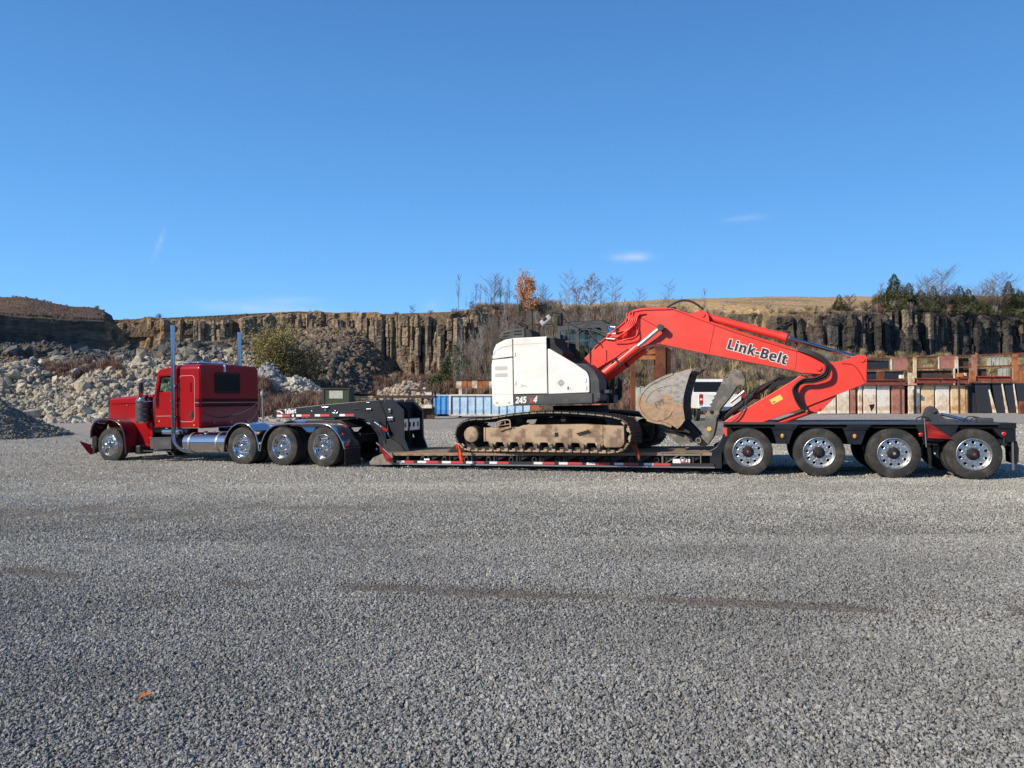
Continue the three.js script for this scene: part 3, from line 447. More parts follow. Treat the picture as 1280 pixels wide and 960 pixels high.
// ---------------------------------------------------------------- the black lowboy trailer
{
  const t = like(thing('lowboy_trailer', 'long black lowboy trailer with gooseneck and four rear axles carrying the excavator', 'trailer'), rigFrame);
  const hb = (s) => lerp(.10, .145, (s + 3) / 7.4), ht = (s) => lerp(.355, .455, (s + 3) / 7.4), tilt = Math.atan(.1 / 7.4);
  [5.13, 6.505, 7.885, 9.275].forEach((s, i) => { wheel(t, s, true, 'trailer', true, i); wheel(t, s, false, 'trailer', true, i + 1); });
  for (const s of [5.13, 6.505, 7.885, 9.275]) b().cyl([s, .48, -.3], [s, .48, -2.2], .065, .065, 12).to('axle', M.blackMatte, t);
  // deck
  const dk = b();
  for (const [z, w] of [[-.62, .12], [-1.88, .12]]) dk.add(loft([[-3.0, z], [4.42, z]].map(([s]) => [[s, hb(s) + .03, z - w], [s, hb(s) + .03, z + w], [s, ht(s) - .04, z + w], [s, ht(s) - .04, z - w]])));
  for (const z of [0, -2.5]) dk.add(loft([-3.05, 4.44].map((s) => [[s, hb(s), z - .05], [s, hb(s), z + .05], [s, hb(s) + .028, z + .05], [s, hb(s) + .028, z + .02], [s, hb(s) + .09, z + .02], [s, hb(s) + .09, z - .05]].reverse())));
  for (let s = -2.6; s < 4.4; s += .55) dk.box(s, (hb(s) + ht(s)) / 2 - .02, CZ, .06, .17, 2.42);
  dk.to('deck_frame', M.black, t);
  const rr = b(); for (const z of [.045, -2.545]) rr.add(loft([-3.05, 4.46].map((s) => [[s, hb(s) - .004, z - .012], [s, hb(s) - .004, z + .012], [s, hb(s) + .024, z + .012], [s, hb(s) + .024, z - .012]].reverse()))); rr.to('rub_rail', M.steel, t);
  for (let i = 0; i < 8; i++) { const z = -.02 - i * .312 - .15; b().add(loft([-3.05, 4.40].map((s) => [[s, ht(s) - .04, z - .15], [s, ht(s) - .04, z + .15], [s, ht(s) - (i % 3) * .003, z + .15], [s, ht(s) - (i % 3) * .003, z - .15]].reverse()))).to('deck_board', M.wood, t); }
  const edge = b(); edge.add(loft([-3.05, 4.40].map((s) => [[s, ht(s) - .055, -.035], [s, ht(s) - .055, -.005], [s, ht(s) + .008, -.005], [s, ht(s) + .008, -.035]].reverse()))); edge.to('deck_edge', M.wood, t);
  // outriggers with gusset and lashing ring
  for (let i = 0; i < 13; i++) {
    const s = -2.62 + i * .545; if (i > 0 && i < 13) {
      b().prism([[s - .03, ht(s) - .06], [s + .30, ht(s) - .06], [s + .28, ht(s) - .085], [s + .03, hb(s) + .08], [s - .03, hb(s) + .08]], -.10, -.07, .004).prism([[s, ht(s) - .07], [s + .03, ht(s) - .07], [s + .03, hb(s) + .05], [s, hb(s) + .05]], -.16, .0).to('outrigger', M.black, t);
      const r = b(); r.torus(s - .13, (hb(s) + ht(s)) / 2 - .01, -.03, .048, .011, 'z', Math.PI * 2, 16); r.box(s - .13, (hb(s) + ht(s)) / 2 + .045, -.04, .07, .03, .03); r.to('lashing_ring', M.excGrey, t);
    }
  }
  // reflective tape along the rail and the neck
  const tape = (s0, s1, h, d, z, m) => b().add(loft([s0, s1].map((s) => [[s, h(s), z], [s, h(s), z + .004], [s, h(s) + d, z + .004], [s, h(s) + d, z]].reverse()))).to('reflective_tape', m, t);
  for (const [a, w, r] of [[-2.86, .20, .24], [-2.32, .22, .31], [-1.70, .22, .30], [-1.10, .20, .24], [-.53, .18, .28], [.52, .20, .28], [1.10, .20, .32], [1.72, .20, .32], [2.34, .20, .32], [2.98, .20, .36], [3.02 + .85, .12, .3]]) if (a < 3.6) { tape(a, a + w, (s) => hb(s) + .034, .052, .02, M.tapeWhite); tape(a + w + .002, a + w + r, (s) => hb(s) + .034, .052, .02, M.tapeRed); }
  tape(-2.16, -2.02, (s) => hb(s) + .10, .04, .005, M.tapeWhite);
  { const s0 = 3.52, p = b().box(3.77, .265, .0, .36, .11, .012).to('placard', M.tapeWhite, t); b().box(3.85, .232, .009, .19, .045, .004).to('placard_stripe', M.tapeRed, p);
    const br = b(); br.box(3.77, .452, -.02, .86, .028, .06); br.box(3.37, .30, -.02, .025, .30, .05); br.box(4.17, .30, -.02, .02, .30, .05); br.tube([[3.40, .20, .0], [3.72, .40, .0]], .012); br.to('swing_out_frame', M.greyWorn, t);
    b().torus(3.80, .31, .01, .05, .012).torus(3.86, .29, .015, .04, .01).each('chain_hook', M.steel, t); }
  // step up to the bogie
  for (const z of [0, -2.5]) { const s = z === 0 ? 1 : -1; b().prism([[4.36, .13], [4.36, .50], [4.50, .58], [4.62, .80], [4.92, .84], [4.92, .70], [4.72, .66], [4.60, .46], [4.60, .13]], z - s * .16, z - s * .02, .008).to('bogie_knee', M.blackGloss, t); }
  b().rbox(4.42, .175, .0, .05, .035, .02, .008).to('marker_light', M.lampAmber, t);
  b().prism([[4.40, .16], [4.40, .46], [4.75, .78], [4.75, .60], [4.60, .40], [4.60, .16]], -2.2, -.3).to('knee_plate', M.black, t);
  const bf = b(); for (const z of [-.80, -1.70]) bf.box(7.35, .82, z, 5.3, .40, .16); for (const s of [5.8, 7.2, 8.6, 9.9]) bf.box(s, .8, CZ, .2, .3, 2.2); bf.to('bogie_frame', M.blackMatte, t);
  for (const z of [-.05, -2.45]) {
    const s = z > -1 ? 1 : -1, zi = z - s * .62;
    const tp = b(); tp.box(7.32, 1.072, (z + zi) / 2, 5.36, .03, .60); tp.to('wheel_cover', M.excGrey, t);
    const bm = b(); bm.box(7.32, 1.02, z - s * .12, 5.36, .07, .06); bm.to('top_rail', M.blackMatte, t);
    for (const c of [5.83, 7.20]) {
      const k = b(); k.prism([[c - .16, 1.057], [c + .30, 1.057], [c + .24, .985], [c - .16, .985]], z - s * .10, z - s * .015); k.prism([[c - .22, .945], [c + .20, .945], [c + .10, .655], [c - .13, .655]], z - s * .12, z - s * .03, .004); k.box(c, .965, z - s * .06, .46, .03, .10); k.to('hanger_bracket', M.blackGloss, t);
      const cc = c - .02; b().add(new THREE.CylinderGeometry(.058, .058, .02, 20), rotX90(cc, .82, z - s * .02)).each('lamp_ring', M.excDark, t); b().sph(cc, .82, z - s * .008, .04, .85, 1.15, .5).to('marker_light', M.lampAmber, t);
    }
    const k = b(); k.prism([[8.28, 1.057], [9.05, 1.057], [8.95, .80], [8.72, .72], [8.42, .74]], z - s * .12, z - s * .03, .004); k.to('hanger_bracket', M.blackGloss, t);
    const e = b(); e.rbox(9.86, 1.035, z - s * .13, .30, .11, .26, .01); e.prism([[9.62, .975], [10.0, .975], [10.0, .74], [9.86, .72], [9.72, .84]], z - s * .25, z - s * .02, .006); e.to('end_bracket', M.blackGloss, t);
    for (const [x, y] of [[8.375, .86], [9.80, .88]]) b().sph(x, y, z - s * .012, .045, 1, 1, .5).to('marker_light', M.lampRed, t);
    for (const x of [8.555]) b().box(x, .50, z - s * .2, .06, .62, .05).to('post', M.blackMatte, t);
    b().prism([[9.96, .74], [10.03, .74], [10.06, .6], [10.05, .36], [10.02, .30], [9.97, .33]], z - s * .55, z - s * .06, .008).to('mud_flap', M.blackMatte, t); b().box(9.95, .5, z - s * .05, .03, .62, .03).to('flap_hanger', M.steel, t);
  }
  b().box(7.3, 1.07, CZ, 5.3, .02, 1.1).to('bogie_plate', M.black, t);
  b().rbox(9.55, 1.13, -.35, .26, .10, .25, .02).to('rear_box', M.excGrey, t);
  // flip-axle hinge with ram and hoses
  const hg = b(); for (const z of [-.55, -.75]) hg.prism(roundPoly([[8.50, 1.08], [8.60, 1.38], [8.70, 1.42], [8.78, 1.36], [8.84, 1.22], [9.05, 1.08]], .05), z - .03, z, .006); hg.cyl([8.70, 1.32, -.5], [8.70, 1.32, -.82], .04, .04, 14); hg.rbox(8.95, 1.1, -.6, .3, .1, .2, .02); hg.to('hinge_bracket', M.excGrey, t);
  b().cyl([8.86, 1.25, -.65], [9.36, 1.12, -.65], .032, .032, 14).to('ram_rod', M.chrome, t);
  const hs = b(); hs.tube([[8.34, 1.06, -.4], [8.38, 1.17, -.42], [8.50, 1.20, -.45], [8.62, 1.16, -.5]], .012); hs.tube([[9.3, 1.1, -.45], [9.4, 1.18, -.45], [9.52, 1.16, -.45], [9.62, 1.1, -.42]], .014); hs.tube([[9.2, 1.08, -.5], [9.33, 1.2, -.55], [9.5, 1.18, -.5], [9.68, 1.09, -.45]], .012); hs.tube([[9.8, .8, -.04], [9.78, .68, -.03], [9.8, .62, -.03]], .01); hs.each('hose', M.hose, t);
  // gooseneck
  for (const z of [-.80, -2.0]) {
    const w = z > -1 ? .05 : -.05;
    b().prism([[-6.76, 1.19], [-6.76, 1.37], [-6.70, 1.39], [-5.44, 1.51], [-3.76, 1.635], [-3.70, 1.60], [-3.52, 1.20], [-3.52, .32], [-3.70, .30], [-3.74, .70], [-3.88, .98], [-4.10, 1.15], [-4.40, 1.205]], z - .035, z + .035, .005).to('neck_side', M.blackGloss, t);
    b().prism([[-3.55, 1.61], [-3.50, 1.655], [-3.36, 1.655], [-3.06, 1.38], [-3.04, .66], [-2.92, .36], [-3.20, .36], [-3.30, .66], [-3.42, 1.02], [-3.62, 1.52]], z - .035, z + .035, .005).to('neck_cheek', M.blackGloss, t);
    b().prism(roundPoly([[-3.60, .30], [-3.58, .62], [-3.40, .66], [-3.26, .60], [-3.10, .50], [-2.98, .34]], .05), z + w - .02, z + w + .02, .005).to('neck_foot', M.black, t);
    b().prism([[-3.72, 1.63], [-3.62, 1.63], [-3.22, .72], [-3.30, .66]], z - .02, z + .02).to('lift_arm', M.blackMatte, t);
  }
  b().prism([[-3.76, 1.58], [-3.34, 1.60], [-3.10, 1.35], [-3.08, .60], [-3.55, .36], [-3.66, .8]], -1.24, -1.18).to('slot_filler', M.blackMatte, t);  // black plate added behind the slot so that it stays dark
  const nt = b(); nt.prism([[-6.72, 1.25], [-6.72, 1.35], [-5.44, 1.47], [-3.78, 1.595], [-3.55, 1.2], [-3.6, 1.18], [-4.4, 1.24]], -1.96, -.84); nt.box(-5.44, 1.17, CZ, .9, .05, .9); nt.cyl([-5.44, 1.0, CZ], [-5.44, 1.17, CZ], .06, .06, 12); nt.to('neck_top', M.black, t);
  const bh = b(); bh.box(-3.36, .95, -1.4, .06, 1.25, 1.12); bh.box(-3.2, .36, -1.4, .5, .04, 1.12); bh.box(-3.14, 1.0, -1.4, .03, .34, 1.12);  bh.to('bulkhead', M.blackMatte, t);
  { const p = b().box(-3.115, 1.0, -1.4, .012, .29, 1.02).to('lamp_panel', M.excWhite, t); [-.38, -.12, .12, .38].forEach((z, i) => b().sph(-3.105, 1.0, -1.4 + z, .07, .3, 1.05, .75).to('lamp', i % 3 ? M.blackMatte : M.lampRed, p)); }
  const nz = -.763, dg = (s) => lerp(1.215, 1.23, (s + 6.7) / 2.4);
  for (const [a, c, m] of [[-6.67, -6.51, 0], [-6.508, -6.28, 1], [-6.22, -6.16, 0], [-6.09, -5.94, 0], [-5.938, -5.68, 1], [-5.54, -5.39, 0], [-5.388, -5.12, 1], [-4.83, -4.67, 0], [-4.668, -4.42, 1]]) tape(a, c, dg, .055, nz - .002, m ? M.tapeRed : M.tapeWhite);
  { const g = text('Talbert', .115, .004, .004, .62); g.applyMatrix4(new THREE.Matrix4().makeTranslation(-6.43, 1.292, nz).multiply(new THREE.Matrix4().makeRotationZ(.06))); mesh('lettering', boxUV(strip(g)), M.white, t);
    b().prism([[-6.68, 1.35], [-6.66, 1.375], [-6.58, 1.375], [-6.52, 1.345], [-6.47, 1.295], [-6.53, 1.295], [-6.58, 1.34]], nz, nz + .004).to('logo', M.white, t); b().box(-6.63, 1.315, nz + .002, .07, .035, .004).to('logo_mark', M.tapeRed, t); }
  const fit = b(); fit.rbox(-5.22, 1.46, nz + .02, .2, .025, .05, .008); fit.cyl([-5.22, 1.40, nz], [-5.22, 1.40, nz + .03], .035, .035, 12); fit.rbox(-4.93, 1.31, nz + .015, .16, .045, .04, .01); fit.rbox(-4.93, 1.34, nz + .02, .04, .08, .05, .01); fit.rbox(-4.0, 1.57, nz + .015, .10, .02, .03, .008); fit.rbox(-3.98, 1.40, nz + .02, .14, .04, .05, .01); fit.sph(-5.62, 1.36, nz, .018); fit.each('fitting', M.alu, t);
  const val = b(); val.rbox(-3.40, 1.36, -.75, .07, .10, .07, .015); val.rbox(-3.38, 1.16, -.74, .16, .10, .06, .02); val.each('valve', M.alu, t);
  const h2 = b(); h2.tube([[-4.45, 1.40, nz + .02], [-4.3, 1.42, nz + .03], [-4.12, 1.38, nz + .03], [-4.0, 1.32, nz + .02]], .01); h2.tube([[-3.95, 1.15, nz + .02], [-3.7, 1.1, nz + .1], [-3.62, .9, nz + .1], [-3.55, .72, nz + .05], [-3.52, .55, nz + .06]], .012); h2.tube([[-3.95, 1.1, nz + .05], [-3.85, .95, nz + .08], [-3.7, .75, nz + .06]], .01); h2.each('hose', M.hose, t);
  b().cyl([-3.80, 1.08, -.70], [-3.60, .96, -.68], .035, .035, 12).each('ram_head', M.alu, t); b().cyl([-3.60, .96, -.68], [-3.42, .85, -.66], .04, .04, 12).to('ram', M.flagRed, t);
  // nose of the deck between neck and drive wheels
  b().prism([[-3.64, .05], [-3.05, .07], [-3.05, .36], [-3.30, .34], [-3.55, .24], [-3.66, .12]], -2.3, -.12, .01).to('deck_nose', M.greyWorn, t);
  // loading ramp wedge standing on the deck ahead of the tracks
  b().prism([[-1.72, .385], [-1.30, .72], [-1.25, .72], [-1.25, .39]], -2.2, -.35, .005).to('ramp', M.black, t);
}
// warning flags tied to the vehicles
function flag(frame, pts, mat, label, staff) {
  const t = like(thing('warning_flag', label, 'flag', null), frame), n = pts.length;
  const pos = [], grid = 5, P = (u, v) => { const a = V3(...pts[0]).lerp(V3(...pts[1]), u), c = V3(...pts[3]).lerp(V3(...pts[2]), u), q = a.lerp(c, v); q.z += .02 * Math.sin(u * 7 + v * 5) + .012 * Math.sin(v * 11); q.x += .008 * Math.sin(u * 9 + v * 3); return q; };
  for (let i = 0; i < grid; i++) for (let j = 0; j < grid * 2; j++) { const u0 = i / grid, u1 = (i + 1) / grid, v0 = j / grid / 2, v1 = (j + 1) / grid / 2; const a = P(u0, v0), c = P(u1, v0), d = P(u1, v1), e = P(u0, v1); for (const q of [a, c, d, a, d, e]) pos.push(q.x, q.y, q.z); }
  let g = new THREE.BufferGeometry(); g.setAttribute('position', new THREE.Float32BufferAttribute(pos, 3)); g = creased(g, 60); mesh('cloth', boxUV(g), mat, t);
  if (staff) b().cyl(staff[0], staff[1], .011, .011, 8).to('staff', M.steel, t);
  return t;
}
flag(rigFrame, [[-1.25, .62, .30], [-1.17, .60, .33], [-1.03, .26, .30], [-1.16, .22, .30]], M.flagOrange, 'bright orange flag hanging at the left end of the excavator track', [[-1.3, .645, .28], [-1.14, .60, .32]]);
flag(rigFrame, [[2.70, .71, .30], [2.83, .72, .33], [2.95, .46, .30], [2.91, .28, .30]], M.flagBrown, 'brownish red flag hanging at the right end of the excavator track', [[2.68, .74, .26], [2.86, .70, .33]]);
flag(rigFrame, [[-3.22, .58, .22], [-2.97, .37, .25], [-2.86, .19, .20], [-3.06, .16, .18]], M.flagRed, 'dark red flag at the front corner of the trailer deck', [[-3.3, .62, .20], [-2.84, .28, .26]]);
flag(rigFrame, [[8.43, 1.13, .03], [8.62, 1.0, .06], [8.92, .78, .06], [8.48, .80, .04]], M.flagRed, 'red flag hung beside the rearmost trailer wheel', [[8.425, 1.18, .02], [8.45, .62, .02]]);
flag(truckFrame, [[-7.47, .62, .42], [-7.46, .50, .05], [-7.45, .22, .04], [-7.46, .24, .17]], M.flagRed, 'red flag sticking out from the truck front bumper', [[-7.47, .63, .44], [-7.46, .47, .0]]);
// ---------------------------------------------------------------- the red and white excavator
{
  const t = basis(thing('excavator', 'tracked excavator with white body and red boom, folded up on the trailer', 'excavator'), O_EXC, A_E, .018);
  const ZC = -1.5;
  // track path (outer face of the shoes)
  const path = new THREE.CatmullRomCurve3([[-2.05, .06], [-1.2, .06], [-.3, .06], [.6, .06], [1.3, .06], [1.53, .13], [1.67, .34], [1.66, .55], [1.55, .73], [1.30, .82], [1.0, .865], [.55, .905], [.10, .93], [-.41, .93], [-1.02, .885], [-1.61, .80], [-2.0, .785], [-2.23, .73], [-2.40, .58], [-2.44, .42], [-2.38, .25], [-2.24, .11]].map((p) => V3(p[0], p[1], 0)), true, 'centripetal');
  path.arcLengthDivisions = 800;
  const NS = 48, shoe = (() => { const g = b(); g.box(0, -.011, 0, .182, .022, .80); for (const x of [-.07, -.01, .05]) g.box(x, .012, 0, .016, .028, .80); return g.geo(); })();
  const shoeEdge = b().box(0, -.008, 0, .176, .034, .03).geo();
  for (const zc of [-.40, -2.60]) {
    const tr = new THREE.Group(); tr.name = 'track'; t.add(tr); { const a = -6 * D2R, px = -.37, pz = -1.5; tr.rotation.y = a; tr.scale.x = 1.03; tr.position.set(px - (px * Math.cos(a) + pz * Math.sin(a)) + .13, 0, pz - (-px * Math.sin(a) + pz * Math.cos(a))); }
    for (let i = 0; i < NS; i++) { const u = (i + .5) / NS, p = path.getPointAt(u), d = path.getTangentAt(u), m = mesh('track_shoe', shoe, M.trackSteel, tr); m.position.set(p.x, p.y, zc); m.rotation.z = Math.atan2(d.y, d.x) + Math.PI; }
    const ch = b(); for (let i = 0; i < NS; i++) { const u = i / NS, p = path.getPointAt(u), d = path.getTangentAt(u), a = Math.atan2(d.y, d.x); for (const q of [.17, .06, -.06, -.17]) ch.box(p.x - d.y * .055, p.y + d.x * .055, zc + q, .19, .07, .03, 0, 0, a); }
    nutsStuff(ch.to('track_chain', M.excDark, tr));
    const out = zc > -1.5 ? 1 : -1, ze = zc + out * .40;
    const lug = b(); for (let i = 0; i < NS; i++) { const u = (i + .5) / NS, p = path.getPointAt(u), d = path.getTangentAt(u), a = Math.atan2(d.y, d.x); if (p.y < .30 || p.x > 1.5) { lug.box(p.x - d.y * .010, p.y + d.x * .010, ze + out * .003, .15, .028, .010, 0, 0, a); lug.box(p.x - d.y * .04 + d.x * .03, p.y + d.x * .04, ze - out * .03, .08, .035, .02, 0, 0, a); } }
    nutsStuff(lug.to('shoe_edge', M.dirtSteel, tr)); const lg2 = b(); for (let i = 0; i < NS; i++) { const u = (i + .5) / NS, p = path.getPointAt(u), d = path.getTangentAt(u); if (p.y > .7) lg2.box(p.x - d.y * .010, p.y + d.x * .010, ze + out * .003, .15, .026, .010, 0, 0, Math.atan2(d.y, d.x)); } nutsStuff(lg2.to('shoe_edge', M.greyWorn, tr));  // upper strips in pale grey paint the sun highlight on the shoe edges
    const sp = b(); sp.cyl([-2.05, .43, zc - .10], [-2.05, .43, zc + .10], .28, .28, 24); for (let i = 0; i < 21; i++) { const a = i / 21 * Math.PI * 2; sp.box(-2.05 + Math.cos(a) * .30, .43 + Math.sin(a) * .30, zc, .05, .03, .16, 0, 0, a); } sp.cyl([-2.05, .43, ze - out * .26], [-2.05, .43, ze - out * .06], .22, .19, 28); sp.to('sprocket', M.excDark, tr);
    b().cyl([-2.05, .43, ze - out * .06], [-2.05, .43, ze - out * .02], .185, .175, 32).to('final_drive_cover', M.dirtSteel, tr);
    b().cyl([1.30, .43, zc - .1], [1.30, .43, zc + .1], .30, .30, 32).to('idler', M.excDark, tr);
    const zf = ze - out * .07, fr = b(), sgn = (a) => ze - out * a;
    fr.prism(roundPoly([[-1.74, .28], [-1.74, .585], [-.90, .60], [-.78, .645], [.62, .66], [1.055, .635], [1.055, .25], [-1.62, .255]], .02), sgn(.10), sgn(.56), .012); fr.box(-1.735, .43, sgn(.095), .035, .32, .02); fr.to('track_frame', M.dirtSteel, tr);
    const co = b(); co.prism(roundPoly([[1.075, .22], [1.075, .64], [1.53, .62], [1.53, .25], [1.46, .17], [1.12, .16]], .03), sgn(.05), sgn(.5), .015); co.to('idler_cover', M.dirtSteel, tr);
    b().box(.01, .43, sgn(.0985), .085, .09, .004).to('inspection_hole', M.blackMatte, tr);
    const pl = b(); pl.prism([[.40, .53], [.72, .555], [.75, .535], [.48, .46]], sgn(-.0), sgn(.10), .004); pl.to('guide_bracket', M.dirtSteel, tr);
    for (let i = 0; i < 8; i++) { const x = -1.55 + i * .36; b().cyl([x, .175, zc - .2], [x, .175, zc + .2], .075, .075, 18).cyl([x, .19, ze - out * .13], [x, .19, ze - out * .05], .05, .042, 14).to('track_roller', M.trackEdge, tr); b().prism([[x - .10, .26], [x - .05, .15], [x + .05, .15], [x + .10, .26]], sgn(.10), sgn(.16), .006).to('roller_bracket', M.dirtSteel, tr); }
    for (const x of [-.93, .13]) b().cyl([x, .775, zc - .15], [x, .775, zc + .2 * out], .062, .062, 16).to('carrier_roller', M.excDark, tr);
    const st = b(); const q = [[-1.41, .60], [-1.40, .695], [-1.07, .755], [-1.05, .62]]; st.tube(q.map((p) => [p[0], p[1], sgn(.015)]), .016, 6, 24); st.tube([[-1.30, .70, sgn(.015)], [-1.30, .64, sgn(.015)]], .012); st.tube([[-1.18, .735, sgn(.015)], [-1.17, .66, sgn(.015)]], .012); st.tube([[-1.41, .62, sgn(.015)], [-1.05, .675, sgn(.015)]], .013); st.prism([[-1.36, .60], [-1.33, .50], [-1.20, .55], [-1.06, .58], [-1.06, .62]], sgn(.06), sgn(.09)); st.to('step', M.dirtSteel, tr);
  }
  const uc = b(); uc.prism([[-.9, .38], [-.7, .78], [.9, .78], [1.1, .38]], -2.2, -.8, .03); uc.box(.1, .66, ZC, .9, .2, 1.9); uc.to('undercarriage', M.excDark, t);
  b().cyl([.17, .76, ZC], [.17, 1.06, ZC], .66, .66, 48).to('swing_ring', M.blackMatte, t);
  // upper body
  const zn = -.15, zf = -2.85;
  const cwp = [[-1.52, 1.075], [-1.575, 1.16], [-1.59, 1.6], [-1.585, 2.02], [-1.56, 2.145], [-1.05, 2.175], [-1.05, 1.345], [-1.045, 1.095]];
  const profZ = (pts, rel) => [[zn, .10], [zn - .02, .045], [zn - .07, .0], [zf + .07, 0], [zf + .02, .045], [zf, .10]].map(([z, i]) => pts.map(([x, y]) => [x + (x < -1.3 ? i : 0), y, z]));
  b().add(loft(profZ(cwp))).to('counterweight', M.excWhite, t);
  const capp = [[-1.56, 2.175], [-1.53, 2.36], [-1.46, 2.50], [-1.34, 2.56], [-1.19, 2.60], [-1.05, 2.615], [-1.05, 2.205]];
  const capm = b().add(loft(profZ(capp).map((q) => q.slice().reverse()))).to('counterweight_cap', M.excWhite, t);
  b().tube([[-1.555, 2.20, zn - .012], [-1.46, 2.33, zn - .002], [-1.30, 2.42, zn + .002], [-1.05, 2.455, zn + .002]], .006, 6, 24).to('crease', M.excWhiteShade, capm);  // grey strip paints the shadow line of the crease
  b().box(-1.31, 1.345, zn + .0005, .50, .006, .004).to('seam', M.excWhiteShade, t);
  for (const h of [1.945, 1.785]) { const v = b().prism(roundPoly([[-1.475, h - .045], [-1.475, h + .045], [-1.17, h + .045], [-1.17, h - .045]], .03), zn - .004, zn + .003, .002).to('vent', M.excWhiteShade, t); }
  const core = b(); core.prism([[-1.03, 1.25], [-1.03, 2.58], [-.24, 2.58], [-.20, 2.30], [.40, 1.95], [.40, 1.25]], -2.8, -.22); core.prism([[.42, 1.25], [.42, 1.95], [.72, 1.72], [.72, 1.25]], -.85, -.19); core.to('engine_bay', M.excDark, t);
  const dp = b(); dp.prism([[-1.022, 1.345], [-1.022, 2.615], [-.232, 2.605], [-.232, 1.345]], zn - .05, zn, .012); const door = dp.to('engine_door', M.excWhite, t);
  b().box(-.63, 2.475, zn + .001, .79, .008, .006, 0, 0, .008).to('crease', M.excWhiteShade, door);  // grey strip painted in for the shaded door crease
  const fp = b(); fp.prism(roundPoly([[-.205, 1.335, .02], [-.205, 2.345, .02], [-.16, 2.345, .02], [.42, 1.99, .05], [.69, 1.80, .10], [.735, 1.68, .08], [.735, 1.35, .03]], .03), zn - .05, zn, .012); const panel = fp.to('side_door', M.excWhite, t);
  b().box(-.63, 2.612, ZC, .82, .02, 2.68).to('roof', M.excWhite, t); b().box(-.63, 1.95, zf + .02, .82, 1.3, .04).to('far_panel', M.excWhite, t);
  b().prism([[-.215, 2.32], [-.215, 2.60], [-.08, 2.60], [-.03, 2.42], [.14, 2.26], [.10, 2.12]], -1.15, -.24, .02).to('engine_cover', M.excDark, t);
  const sk = b(); sk.prism([[-1.035, 1.095], [-1.035, 1.322], [.80, 1.335], [.80, 1.115]], zn - .06, zn + .005, .008); sk.box(-.1, 1.2, ZC, 1.8, .2, 2.6); sk.to('skirt', M.excGrey, t);
  b().prism(roundPoly([[.40, 2.0], [.68, 1.985], [.86, 1.82], [.96, 1.60], [.96, 1.16], [.81, 1.10], [.745, 1.16], [.745, 1.70], [.70, 1.80]], .04), -.85, zn - .03, .02).to('front_cover', M.excGrey, t);
  b().rbox(1.0, 1.36, -.45, .3, .08, .3, .02).rbox(.93, 1.27, -.22, .1, .14, .1, .02).each('front_step', M.excGrey, t);
  // door latches, hinges, lifting eyes and bolts
  for (const [x, y] of [[-.985, 2.25], [-.985, 1.6], [.66, 1.62], [.66, 1.45]]) b().rbox(x, y, zn + .006, .035, .09, .02, .006).to('hinge', M.excWhite, t);
  for (const x of [-.9, -.5, -.1, .3, .65]) b().cyl([x, 1.285, zn + .004], [x, 1.285, zn + .014], .014, .014, 8).to('bolt', M.greyWorn, t);
  for (const x of [-1.45, -1.15]) b().cyl([x, 1.16, zn - .01], [x, 1.16, zn + .010], .026, .026, 14).to('bolt', M.excWhiteShade, t);
  b().cyl([-1.3, 2.58, -.5], [-1.3, 2.66, -.5], .03, .03, 10).torus(-1.3, 2.68, -.5, .04, .012).to('lifting_eye', M.excWhite, t);
  // markings
  { const put = (g, x, y, z, r = 0, n, m, par = t) => { g.applyMatrix4(new THREE.Matrix4().makeTranslation(x, y, z).multiply(new THREE.Matrix4().makeRotationZ(r))); return mesh(n, boxUV(strip(g)), m, par); };
    put(text('245', .14, .003, .005, .82, .12), -.99, 1.14, zn + .006, .01, 'lettering', M.white); put(text('X', .10, .003, .006, .95, .12), -.655, 1.15, zn + .006, .01, 'lettering', M.tapeRed); put(text('4', .14, .004, .004, .8, .3), -.565, 1.15, zn + .007, .06, 'lettering', M.white);
    const dm = b(); dm.prism([[.09 - .095, 1.575], [.09, 1.67], [.09 + .095, 1.575], [.09, 1.48]], zn, zn + .003); const dmm = dm.to('sticker', M.excWhiteShade, panel);
    for (const [x, y] of [[.05, 1.60], [.075, 1.61], [.11, 1.615], [.135, 1.60], [.055, 1.55], [.08, 1.535], [.11, 1.54], [.135, 1.55]]) b().box(x, y, zn + .005, .016, .035, .003).each('print', M.letterGrey, dmm);
    const lb = b().box(.30, 1.455, zn + .0015, .16, .08, .003).to('sticker', M.white, panel); b().box(.255, 1.455, zn + .005, .03, .066, .002).box(.31, 1.452, zn + .005, .022, .014, .002).each('print', M.letterDark, lb);
    const lg = b(); lg.box(-.79, 1.512, zn + .0015, .20, .012, .003); lg.prism([[-.84, 1.53], [-.845, 1.585], [-.80, 1.55], [-.73, 1.545], [-.73, 1.53]], zn, zn + .003); lg.to('sticker', M.excWhiteShade, door); }
  // roof gear
  { const g = b(); g.prism(roundPoly([[-1.44, 2.63], [-1.42, 2.73], [-1.28, 2.815], [-1.02, 2.855], [-.80, 2.85], [-.80, 2.63]], .04), -1.0, -.32, .02); const bx = g.to('air_intake_box', M.excGrey, t); for (const [x, h, w, r] of [[-1.24, 2.755, .17, .14], [-1.26, 2.69, .15, .1], [-.96, 2.79, .18, .03], [-.96, 2.715, .18, .03]]) b().box(x, h, -.318, w, .028, .006, 0, 0, r).to('slot', M.blackMatte, bx);
    b().prism(roundPoly([[-.80, 2.62], [-.80, 2.84], [-.70, 2.82], [-.64, 2.74], [-.63, 2.62]], .03), -1.0, -.35, .01).to('exhaust_box', M.excDark, t); b().cyl([-.86, 2.83, -.6], [-.86, 2.93, -.6], .05, .05, 14).cyl([-.84, 2.90, -.6], [-1.02, 3.0, -.6], .04, .045, 14).to('exhaust_pipe', M.excDark, t); }
